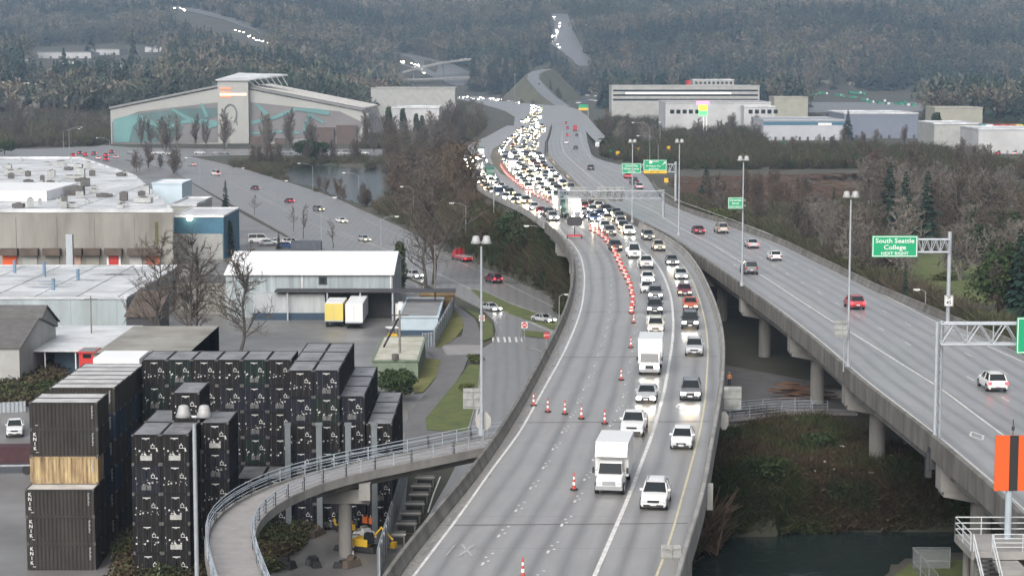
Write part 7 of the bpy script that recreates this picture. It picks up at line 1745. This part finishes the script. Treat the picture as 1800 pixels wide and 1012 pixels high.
# ---- trees named one by one
T1 = [('bare0', 275, 612, 388, "slim bare tree nearest the pale blue warehouse corner", .95), ('bare1', 333, 617, 385, "tall bare tree with a double trunk look, middle one of the yard trio", 1.0), ('bare2', 345, 612, 430, "shorter bare tree leaning beside the middle yard tree", .7), ('bare3', 422, 622, 418, "wide bare tree overhanging the black containers' back wall", 1.15),
      ('gnarl', 748, 508, 392, "gnarled bare tree with sideways limbs by the street, behind the hut", 1.15), ('bare2', 762, 500, 250, "tall brownish bare tree behind the gnarled one", 1.0), ('street', 533, 420, 360, "small round bare street tree, taller of the kerb pair", 1.0), ('street', 516, 407, 362, "small round bare street tree nearer the river side of the kerb pair", 1.0),
      ('street', 586, 437, 386, "small bare street tree alone beside the shed roof", 1.0), ('street', 447, 378, 342, "small bare street tree beside the fir at the blue building", 1.1), ('fir1', 397, 382, 314, "dark fir beside the blue building and the street", 1.0), ('column', 702, 510, 428, "tall dark vine clad evergreen at the white shed's end", .9),
      ('column', 382, 452, 388, "brownish columnar evergreen before the blue building", .9), ('column', 402, 450, 390, "second columnar evergreen before the blue building", .95), ('fir0', 490, 438, 404, "little dark fir beside the parked cars behind the white shed", .9), ('fir0', 656, 511, 487, "little sapling fir growing over the lean to roof", 1.0),
      ('ever', 697, 706, 640, "round dark evergreen tree beside the black containers and footpath", 1.0), ('fir0', 1241, 342, 284, "blue green fir alone in the reddish marsh", 1.5), ('fir1', 1562, 425, 280, "tall dark fir, darkest of the pair by the marsh", 1.3), ('fir2', 1590, 430, 296, "broad fir right beside the darkest one by the marsh", 1.0), ('fir0', 1628, 440, 296, "slender dark fir rising from the bare woods", 1.2),
      ('fir1', 1466, 360, 328, "short dark fir at the pond's edge", 1.2), ('fir2', 1490, 248, 190, "dark bushy conifer before the blue warehouse", 1.1), ('fir2', 1136, 208, 150, "big dark fir before the long pale office", 1.3), ('fir1', 1166, 190, 162, "slim dark conifer next to the big fir by the office", .9),
      ('column', 1646, 248, 200, "leafy evergreen by the white warehouse lamps", 1.4), ('column', 1206, 225, 180, "dark conifer at the foot of the glowing sign", 1.2), ('column', 1272, 222, 182, "dark evergreen on the other side of the glowing sign", 1.5), ('column', 1310, 222, 190, "dark evergreen furthest from the glowing sign", 1.5),
      ('pale0', 1585, 470, 350, "big pale bare tree above the college sign", 1.1), ('pale1', 1690, 500, 380, "wide pale bare tree behind the cantilever post", 1.1), ('pale2', 1745, 520, 390, "reddish pale bare tree before the dark wood", 1.0), ('pale0', 1500, 480, 380, "pale bare tree behind the tall lamp pole", .9), ('fir0', 1590, 545, 455, "spindly evergreen right under the college sign", .5), ('fir2', 1790, 560, 395, "dark evergreen cut by the frame's edge", 1.0),
      ('bushy', 1270, 392, 360, "dark green bush below the small green guide sign", 1.6), ('bushy', 1450, 408, 366, "mossy green bush in the middle of the brush", 1.6), ('bushy', 1660, 500, 470, "dark bush in the mossy clearing", 1.2), ('bushy', 1625, 562, 528, "mossy bush behind the outer barrier", 1.6), ('ever', 540, 285, 240, "round evergreen at the arena's foot", 1.1), ('ever', 556, 285, 243, "second round evergreen at the arena's foot", 1.0), ('ever', 8, 272, 243, "dark evergreen cut by the frame's edge beside the white roof", 1.2)]
for k, u, vb, vt, lab, wd in T1: tree_px(k, u, vb, vt, lab, "bush" if k == 'bushy' else "tree", wd)
for i, u in enumerate((662, 684, 709, 732, 742)): tree_px('column', u, 246, (207, 190, 193, 202, 205)[i], "dark pointed conifer in the row at the arena's ribbed end", "tree", .8, "pointed conifers at the arena's ribbed end")
def fill(px, n, keys, h0, h1, label, group, cat="tree", wide=(.8, 1.1), minv=0, yb=None):
    poly = px; us = [p[0] for p in px]; vs_ = [p[1] for p in px]; c = 0; tr_ = 0
    while c < n and tr_ < n * 40:
        tr_ += 1; u = U(min(us), max(us)); v = U(min(vs_), max(vs_))
        if not pin(u, v, poly): continue
        p = tp(u, v)
        if blocked(p.x, p.y): continue
        p.z -= .15; plant(random.choice(keys), p, U(h0, h1), label, cat, group, U(*wide)); c += 1
LWx = in_poly
SP_ = [(p.x, p.y) for p in (gp(u, v, .1) for u, v in STREET_PX)]
CROSS_ = [(-400, 880), (-400, 1030), (20, 1030), (20, 930)]
def blocked(x, y):
    if 330 < y < 1300 and _AL[int(y) - 60] - 1.5 < x < _BR[int(y) - 60] + 2: return True
    return pin(x, y, SP_) or pin(x, y, RIVER_L) or pin(x, y, POND)
random.seed(21)
BR_G = [('fuzz0', 'fuzz1', 'fuzz2', 'red0', 'red1'), ('fuzz0', 'fuzz1', 'red2', 'pale0')]
fill([(655,300),(700,255),(800,235),(815,270),(822,320),(836,350),(800,395),(760,410),(720,385),(680,350),(660,330)], 40, ('fuzz0', 'fuzz1', 'red0', 'red1', 'red2', 'fuzz2'), 9, 17, "brown leafless tree in the dense thicket between river and jam", "leafless trees between river and jam")
fill([(640,250),(830,205),(850,225),(815,255),(700,270),(640,275)], 26, ('fuzz0', 'fuzz1', 'pale1', 'red0'), 10, 17, "grey brown leafless tree between the arena and the far freeway", "leafless trees between arena and freeway")
fill([(190,256),(660,258),(660,266),(190,266)], 22, ('fuzz0', 'fuzz1', 'pale0', 'bare1'), 13, 22, "leafless tree standing in front of the arena's mural wall", "leafless trees before the mural wall", wide=(.5, .8))
fill([(420,288),(480,284),(640,280),(640,288),(560,288),(500,292),(470,305),(440,295)], 14, ('fuzz0', 'bare1', 'red0', 'fuzz2'), 6, 11, "low leafless tree on the near street side of the river", "leafless trees by the river bend")
fill([(520,325),(570,340),(640,368),(660,366),(600,350),(560,333)], 10, ('fuzz0', 'red1', 'fuzz2'), 4, 8, "scrubby leafless tree on the verge between street and river", "scrubby trees on the river verge")
fill([(0,200),(190,195),(195,250),(0,250)], 22, ('fuzz0', 'fuzz1', 'fuzz2', 'pale1', 'red0'), 9, 17, "grey leafless tree in the woods beside the arena's low end", "leafless trees beside the arena's low end")
fill([(225,300),(330,285),(400,310),(350,318),(270,300),(240,310)], 9, ('fuzz0', 'bare0', 'fuzz2'), 7, 12, "leafless tree along the kerb behind the white warehouse roof", "leafless trees behind the white warehouse roof")
fill([(1050,225),(1330,228),(1340,262),(1180,270),(1070,268)], 26, ('fuzz0', 'fuzz1', 'fuzz2', 'pale1', 'red0'), 8, 15, "leafless tree in the belt between the ramp and the white building", "leafless trees before the white building")
fill([(1060,150),(1140,150),(1170,205),(1110,215),(1070,185)], 12, ('fuzz0', 'pale1', 'fuzz1'), 9, 14, "leafless tree by the parking yard near the long office", "leafless trees near the long office")
fill([(1340,262),(1640,250),(1800,300),(1800,345),(1560,300),(1340,292)], 26, ('fuzz0', 'red1', 'fuzz2', 'pale2', 'red0'), 5, 11, "leafless tree in the scrub before the warehouses", "leafless trees before the warehouses")
fill([(1310,330),(1420,345),(1420,375),(1330,372),(1300,350)], 16, ('red0', 'red1', 'red2'), 5, 9, "reddish leafless tree standing in the marsh", "reddish trees in the marsh")
fill([(1210,358),(1310,388),(1420,400),(1520,440),(1600,500),(1590,515),(1480,468),(1340,400),(1210,368)], 42, ('fuzz0', 'fuzz1', 'pale1', 'pale2', 'fuzz2', 'pale0'), 6, 13, "leafless tree close behind the outer barrier of the open carriageway", "leafless trees behind the outer barrier")
fill([(1480,330),(1800,330),(1800,460),(1640,420),(1540,390)], 42, ('fuzz0', 'pale1', 'red0', 'pale0', 'fuzz2', 'pale2'), 9, 18, "leafless tree in the brown wood above the college sign", "leafless trees in the brown wood")
fill([(1700,380),(1800,370),(1800,590),(1740,560),(1700,520)], 22, ('fuzz0', 'pale1', 'red0', 'ever', 'fuzz2'), 6, 12, "tree in the thick edge of the wood beyond the speed sign", "trees beyond the speed sign")
fill([(832,152),(930,150),(938,168),(880,170),(830,166)], 30, ('fir0', 'fir1', 'fir2'), 26, 46, "tall blue green fir in the dark group at the far junction", "firs at the far junction", wide=(.8, 1.2))
fill([(975,150),(1050,140),(1062,165),(1020,172),(990,165)], 22, ('fir0', 'fuzz1', 'fir2', 'fuzz0'), 16, 26, "tree clothing the slope beside the curving ramp", "trees beside the curving ramp", wide=(.8, 1.2))
fill([(620,120),(700,118),(700,150),(620,150)], 12, ('fir0', 'fir1', 'fuzz1', 'fuzz0'), 16, 24, "tree before the overpasses beyond the arena roof", "trees beyond the arena roof")
# ================================================================ ground cover masses
def scatter(name, P, Qs, scales, m, tints=None, squash=1.0):
    """many small copies of quad soups merged into one mesh"""
    out = []; tt = []
    for i, (x, y, z) in enumerate(P):
        Q = Qs[i % len(Qs)]; a = rs.uniform(0, 6.28); c, s = math.cos(a), math.sin(a); k = scales[i]
        R = np.array([[c, -s, 0], [s, c, 0], [0, 0, squash]]) * k; q = Q @ R.T + np.array([x, y, z]); out.append(q)
        if tints is not None: tt.append(np.full(len(Q) * 4, tints[i]))
    Q = np.concatenate(out); return quads_to(name, Q, m, None, np.concatenate(tt) if tints is not None else None)
BR1 = cloud(31, 1.3, .7, 130, .2, .0, lumps=5); BR2 = cloud(33, 1.3, .8, 130, .18, 0, lumps=4)
TW1 = np.array([ribbon_q(np.array([rs.uniform(-1, 1), rs.uniform(-1, 1), 0]), np.array([rs.uniform(-1.8, 1.8), rs.uniform(-1.8, 1.8), rs.uniform(.6, 2.2)]), .08, .03) for _ in range(110)])
BRAM = veg_mat("bramble", [(.028, .046, .018), (.05, .058, .026), (.065, .046, .03), (.03, .05, .022)], island=.5, obj=False, nscale=.12)
BRAMR = veg_mat("reddish_brush", [(.095, .068, .052), (.075, .066, .044), (.065, .07, .036), (.115, .082, .062)], island=.4, obj=False, nscale=.03)
MARSH = veg_mat("marsh_reeds", [(.15, .09, .066), (.12, .075, .055), (.17, .115, .08)], island=.3, obj=False, nscale=.02)
def cover(name, px, n, Qs, s0, s1, m, squash=1.0, label=None, keepout=True):
    us = [p[0] for p in px]; vs_ = [p[1] for p in px]; P = []; S = []; tr_ = 0
    while len(P) < n and tr_ < n * 6:
        tr_ += 1; u = U(min(us), max(us)); v = U(min(vs_), max(vs_))
        if not pin(u, v, px): continue
        p = tp(u, v)
        if keepout and pin(p.x, p.y, SP_): continue
        if p.z < -.8 or (352 < p.y < 1300 and p.z > _ZR[int(p.y) - 60] - 2.6 and _AL[int(p.y) - 60] - .8 < p.x < _BR[int(p.y) - 60] + .9): continue
        P.append((p.x, p.y, p.z - .1)); S.append(U(s0, s1))
    o = scatter(name, P, Qs, S, m, squash=squash); o["kind"] = "stuff"; return o
cover("undergrowth", [(1262,742),(1440,735),(1560,790),(1760,860),(1760,938),(1500,944),(1290,950),(1215,968),(1200,1010),(1180,1000),(1235,880),(1262,790)], 3200, (BR1, BR2, TW1), .45, .95, BRAM)
cover("undergrowth", [(1215,900),(1262,870),(1262,940),(1215,1012),(1185,1040)], 160, (BR1, TW1), .8, 1.6, BRAM)
cover("undergrowth", [(838,362),(905,395),(960,412),(1000,440),(1003,500),(990,520),(940,500),(880,470),(840,452),(800,430),(790,400),(820,380)], 1000, (BR1, BR2, TW1, TW1), .7, 1.5, BRAM)
cover("undergrowth", [(640,300),(700,255),(815,240),(822,320),(845,362),(800,430),(700,392),(650,368),(700,345),(720,318)], 1300, (TW1, BR1), 1.0, 2.1, BRAMR)
cover("undergrowth", [(400,290),(460,283),(655,277),(640,288),(560,288),(490,300),(510,328),(600,358),(640,372),(560,338),(440,302)], 500, (TW1, BR1), .9, 1.7, BRAMR)
cover("undergrowth", [(0,640),(60,625),(110,650),(105,690),(60,715),(0,715)], 420, (BR1, BR2), 1.0, 1.8, BRAM)
cover("undergrowth", [(200,1030),(225,960),(300,915),(345,900),(355,960),(340,1040)], 300, (BR1, BR2), .8, 1.5, BRAM)
cover("undergrowth", [(440,960),(470,905),(520,885),(575,875),(580,920),(520,960),(470,1012),(450,1000)], 260, (BR1, BR2), .6, 1.2, BRAM)
cover("undergrowth", [(1200,372),(1310,400),(1440,455),(1610,540),(1800,620),(1800,596),(1700,566),(1600,515),(1480,440),(1300,372),(1200,352)], 1700, (TW1, BR1, TW1), .9, 1.8, BRAMR)
cover("undergrowth", [(1200,345),(1330,372),(1440,374),(1560,335),(1800,330),(1800,460),(1640,450),(1560,430),(1440,400),(1300,370)], 2300, (TW1, BR1), 1.1, 2.0, BRAMR)
cover("undergrowth", [(1040,275),(1340,262),(1640,262),(1800,300),(1800,318),(1560,296),(1200,300),(1100,285)], 1500, (TW1, BR2), 1.5, 2.8, BRAM)
cover("marsh_grass", [(1170,312),(1430,306),(1560,302),(1560,330),(1440,372),(1330,372),(1200,350)], 1800, (TW1,), .8, 1.3, MARSH, .24)
cover("undergrowth", [(0,170),(195,175),(195,255),(0,262)], 1500, (TW1, BR1), 2.0, 3.6, BRAMR)
cover("undergrowth", [(640,215),(830,180),(850,225),(820,250),(700,262),(640,262)], 900, (TW1, BR1), 2.0, 3.4, BRAMR)
cover("undergrowth", [(1050,215),(1340,215),(1340,268),(1060,275)], 900, (TW1, BR1), 2.0, 3.2, BRAM)
lawn([(1560,470),(1640,440),(1730,470),(1790,540),(1760,590),(1640,545)], "", LAWN, 4.3); lawn([(835,452),(868,448),(935,460),(985,488),(992,510),(940,498),(880,476)], "", LAWN, .3)
cover("undergrowth", [(925,378),(985,408),(1008,450),(1010,500),(1006,545),(985,562),(975,520),(960,470),(940,430)], 600, (BR1, BR2, TW1), .6, 1.1, BRAM, keepout=False)
cover("undergrowth", [(1340,205),(1900,205),(1900,235),(1340,235)], 500, (TW1, BR2), 1.6, 2.6, BRAM)
lawn([(1180,268),(1300,262),(1340,266),(1300,278),(1200,282)], "", LAWNY, 2.2)
cover("undergrowth", [(1205,925),(1262,920),(1310,935),(1700,925),(1700,942),(1300,952),(1262,962),(1215,980)], 420, (BR1, BR2), .5, 1.0, BRAM)
# bushes on their own
for k, u, v, h, lab in (('bushy', 833, 640, 1.9, "small green bush on the strip between path and street"), ('bushy', 822, 690, 1.7, "yellowish bush beside the sign panel on the strip"), ('bush', 905, 420, 7, "big dark evergreen bush on the embankment slope"), ('bush', 935, 432, 6, "second dark bush on the embankment slope, nearer the viaduct"), ('bush', 975, 505, 4, "dark bush tucked against the viaduct columns"), ('bush', 500, 925, 3.0, "leafy bush inside the bend of the footway"), ('bush', 275, 965, 3.2, "leafy bush at the foot of the front container stacks"), ('bush', 1062, 262, 7, "round dark bush at the end of the exit slip"), ('bush', 700, 690, 4, "low dark bush joined to the evergreen by the containers"), ('brush', 1218, 962, 5, "brown twiggy bush at the water's edge beside the parapet"), ('bush', 1350, 850, 3.2, "green mound of brambles in the middle of the dark bank"), ('bush', 1440, 800, 3, "green clump on the upper dark bank")):
    p = tp(u, v); plant(k, p, h, lab, "bush")
# ================================================================ wooded hills
def low_dec(seed):
    q = np.random.RandomState(seed); Q = []; L_ = [(q.randn(3) * np.array([2.6, 2.6, 1.6]) + np.array([0, 0, 9.5]), q.uniform(2.2, 4)) for k in range(6)]
    for i in range(105):
        c, R = L_[q.randint(6)]; d = q.randn(3); d /= np.linalg.norm(d); p = c + d * R * q.uniform(.5, 1.05); up = np.array([d[0] * .9, d[1] * .9, .7]) + q.randn(3) * .6; up /= np.linalg.norm(up); s = np.cross(up, q.randn(3)); s /= np.linalg.norm(s) + 1e-9; L = q.uniform(1.0, 2.6); w_ = q.uniform(.25, .75)
        Q.append([p - s * w_, p + s * w_, p + up * L + s * w_ * .4, p + up * L - s * w_ * .4])
    for k in range(3): Q.append([np.array([-.25, 0, 0]), np.array([.25, 0, 0]), np.array([.15 + k - 1, .5 * (k - 1), 10]), np.array([-.05 + k - 1, .5 * (k - 1), 10])])
    return np.array(Q)
def low_con(seed):
    q = np.random.RandomState(seed); Q = []; h = 19
    for i in range(85):
        t = q.uniform(.06, 1); z = h * t; R = (5.2 * (1 - t) ** .9 + .35) * q.uniform(.75, 1.15); a = q.uniform(0, 6.28); d = np.array([math.cos(a), math.sin(a), 0]); s = np.array([-d[1], d[0], 0]); w_ = R * .34 + .3
        Q.append([np.array([0, 0, z + .6]) + d * R * .1, np.array([0, 0, z]) + d * R * .6 + s * w_, np.array([0, 0, z - .25 * R - .5]) + d * R, np.array([0, 0, z]) + d * R * .6 - s * w_])
    return np.array(Q)
ROADS_PX = [[(962,22),(1000,22),(1012,60),(1032,95),(1046,118),(1010,118),(990,85),(962,72),(972,50)], [(690,92),(828,120),(828,142),(815,150),(700,140)], [(295,10),(330,16),(400,32),(470,60),(486,82),(440,74),(380,46),(300,22)], [(918,118),(966,116),(975,150),(1000,182),(962,184),(928,160)], [(66,84),(296,78),(296,96),(66,101),(0,105),(0,95)], [(1408,160),(1625,160),(1640,190),(1410,190)], [(448,104),(478,104),(478,116),(448,116)], [(0,150),(142,150),(142,164),(0,164)],[(210,152),(375,150),(375,162),(210,165)], [(785,160),(910,168),(910,200),(785,185)]]
ROADS_PX += [[(u - w_ / 2, v - 4), (u + w_ / 2, v - 4), (u + w_ / 2, v + 1), (u - w_ / 2, v + 1)] for u, v, w_ in SMALLB]
def proj(X, Y_, Z):
    dx = X; dy = Y_; dz = Z - CZ; f = dy * CP - dz * SP; up = dy * SP + dz * CP
    return 900 + FPX * dx / f, 506 - FPX * up / f
N_ = 30000
Yf = np.exp(rs.uniform(math.log(1450), math.log(4000), N_)); tf = rs.uniform(-.33, .33, N_); Xf = tf * Yf; Zf = terr(Xf, Yf, False)
dens = np.where(Zf > 6, 1.0, .9)
ok = (rs.rand(N_) < dens) & (rs.rand(N_) < np.clip(Yf / 2500, .35, 1))
nz = np.array([mnoise.noise(Vector((x * .006, y * .006, 0))) for x, y in zip(Xf, Yf)]); nz2 = np.array([mnoise.noise(Vector((x * .003 + 9, y * .003, 4))) for x, y in zip(Xf, Yf)])
con = (nz + rs.randn(N_) * .2) > .1
hs = np.where(con, rs.uniform(.9, 1.9, N_), rs.uniform(.9, 1.9, N_) ** 1.1)
for poly in ROADS_PX:
    for k in (0, .35, .7, 1.0):
        u, v = proj(Xf, Yf, Zf + 19 * hs * k); ok &= ~in_poly(u, v, poly)
u, v = proj(Xf, Yf, Zf + 20); ok &= (v < 200); u, v = proj(Xf, Yf, Zf); ok &= ~((v > 164) & (u > 770) & (u < 1060))
uc_ = 900 + FPX * Xf / Yf; ok &= ~((Yf < 1720) & (uc_ > 630) & (uc_ < 820)) & ~((Yf < 1720) & (uc_ > 1040) & (uc_ < 1380)) & ~((Yf < 1480) & (uc_ > 1330))
idx = np.where(ok)[0]; print("forest trees", len(idx))
LD = [low_dec(s) for s in range(4)]; LC = [low_con(s) for s in range(3)]
FOR1 = veg_mat("bare_wood", [(.05, .062, .05), (.135, .108, .08), (.07, .085, .045), (.19, .16, .125), (.055, .07, .052)], attr=True, island=.35); FOR2 = veg_mat("conifer_wood", [(.014, .034, .034), (.026, .046, .038), (.02, .04, .026)], attr=True, island=.4)
i1 = idx[~con[idx]]; i2 = idx[con[idx]]
for nm, ii, QQ, mm in (("forest_bare_woods", i1, LD, FOR1), ("forest_conifer_woods", i2, LC, FOR2)):
    o = scatter(nm, np.stack([Xf[ii], Yf[ii], Zf[ii] - .5], 1), QQ, hs[ii], mm, np.clip(nz2[ii] * 1.6 + nz[ii] * .6 + .5 + rs.randn(len(ii)) * .27, 0, 1)); o["kind"] = "stuff"
# roads on the hills
def hill_road(name, L_, R_, lift=.8, m=None):
    vs = []; k = len(L_)
    for a, b in zip(L_, R_):
        for (u, v) in (a, b): p = tp(u, v); vs.append((p.x, p.y, p.z + lift))
    o = mesh_obj(name, vs, [(2 * i, 2 * i + 1, 2 * i + 3, 2 * i + 2) for i in range(k - 1)], m or RB, uvs=[(0, 0)] * len(vs)); o["kind"] = "structure"; return o
hill_road("hill_road", [(968,25),(975,45),(972,60),(962,74),(985,90),(1005,105),(1015,117)], [(998,26),(1004,45),(1010,60),(1020,80),(1030,95),(1040,108),(1046,117)])
hill_road("hill_road", [(692,92),(740,100),(800,115),(825,128),(826,140)], [(692,108),(735,125),(780,145),(800,152),(815,152)])
hill_road("hill_road", [(300,10),(350,18),(400,30),(450,45),(484,62)], [(300,15),(350,25),(400,38),(450,56),(484,84)])
def over(u0, v0, u1, v1, lab, arch=0):
    Y = tp((u0 + u1) / 2, max(v0, v1) + 6).y; n = 9; P = []
    for k in range(n): t = k / (n - 1); u = u0 + (u1 - u0) * t; P.append(dp(u, v0 + (v1 - v0) * t - arch * math.sin(PI * t), Y))
    e = empty("overpass", (P[0].x, P[0].y, 0), 0, lab, "overpass"); inv_ = Vector(e.location)
    for nm_, pr_, mm in (("deck", [(-5, 0), (5, 0), (5, -1.8), (-5, -1.8)], DKCONC), ("parapet", [(-5.4, 1.0), (-5.02, 1.0), (-5.02, -1), (-5.4, -1)], CONC), ("parapet", [(5.4, 1.0), (5.02, 1.0), (5.02, -1), (5.4, -1)], CONC)):
        o = sweep(nm_, P, pr_, mm, e); o.location = -inv_
    for k in (2, 5): m_ = MB(); q = P[k]; m_.tube([(q.x, q.y, q.z - 16), (q.x, q.y, q.z - 1.7)], 1.2, 8); o = m_.build("column", DKCONC, e); o.location = -inv_
    return e, P
e1, P1 = over(694, 132, 828, 104, "curved overpass carrying a line of cars across the wooded valley", 4); e2, P2 = over(690, 141, 830, 136, "lower straight overpass beneath the curved one")
for k in range(1, 8):
    for s in (-.25, .2): q = P1[k] + (P1[k + 1] - P1[k]) * (s + .3); place_car('suv', random.choice(['white', 'silver', 'dark']), q + Vector((0, -1.5, .1)), PI / 2, "tiny car in the line crossing the curved overpass", "cars on the curved overpass", HLO, far=True)
def _unused(): pass
def lights_on(L_, n, lab, grp):
    for k in range(n):
        t = rnd() * (len(L_) - 1); i = int(t); f_ = t - i; u = L_[i][0] + (L_[i + 1][0] - L_[i][0]) * f_ + U(-3, 4); v = L_[i][1] + (L_[i + 1][1] - L_[i][1]) * f_ + U(-1.5, 2)
        p = tp(u, v); p.z += 1.0; place_car('suv', random.choice(['white', 'silver', 'grey']), p, U(-.2, .2), lab, grp, HLF, far=True)
lights_on([(975,28),(983,45),(980,60),(968,70),(1000,100)], 14, "distant car with lit headlights coming down the hill road", "cars coming down the hill road")
lights_on([(700,108),(735,118),(745,128),(760,145)], 13, "distant car with lit headlights under the overpasses", "cars under the overpasses")
lights_on([(302,14),(350,24),(420,58),(448,70),(475,80)], 15, "distant car with lit headlights on the far ridge road", "cars on the far ridge road")
hr = hill_road
sheet_ = [Vector((0, 0, 0))]
# curving ramp climbing to the woods
P = [dp(u, v, Y) for u, v, Y in [(992, 188, 1830), (984, 183, 1860), (968, 172, 1910), (955, 160, 1960), (945, 149, 2010), (937, 139, 2070), (938, 130, 2130), (948, 125, 2180), (962, 122, 2230)]]
o = sweep("ramp_road", P, [(-6, 0), (6, 0), (6, -.6), (-6, -.6)], RB); o["kind"] = "structure"
o = sweep("embankment", P, [(-8, -.25), (-6.05, -.25), (6.05, -.25), (8, -.25), (44, -36), (-44, -36)], mat("embankment_grass", (.10, .105, .06), .95, .4, .03, col2=(.07, .06, .04))); o["kind"] = "structure"
for i in range(16):
    q = P[1 + i % 6]; sd = -1 if i % 3 else 1; dd = U(12, 34); x = q.x + sd * dd; y = q.y + U(-20, 20); z = q.z - dd * .93; plant(random.choice(('fuzz0', 'fir0', 'pale1', 'fuzz2')), Vector((x, y, z)), U(7, 14) if sd < 0 else U(10, 20), "small tree on the grassy embankment of the curving ramp", "tree", "trees on the curving ramp's embankment")
place_car('sedan', 'dark', P[4] + Vector((1.5, 0, .1)), PI, "lone dark car on the curving ramp into the woods", None, HLO, far=True)
# ================================================================ air
m = MB(); m.b2(-3300, 3300, -150, 5400, -5, 420); hz = m.build("haze", [], normals=True) if 0 else mesh_obj("haze", m.v, m.f, [])
hm = bpy.data.materials.new("haze_air"); hm.use_nodes = True; n_ = hm.node_tree; n_.nodes.remove(n_.nodes["Principled BSDF"]); pv = n_.nodes.new("ShaderNodeVolumePrincipled")
pv.inputs["Color"].default_value = (.6, .77, 1, 1); pv.inputs["Density"].default_value = 1.4e-4; pv.inputs["Anisotropy"].default_value = .2
n_.links.new(pv.outputs[0], n_.nodes["Material Output"].inputs["Volume"]); hz.data.materials.append(hm); hz["kind"] = "stuff"
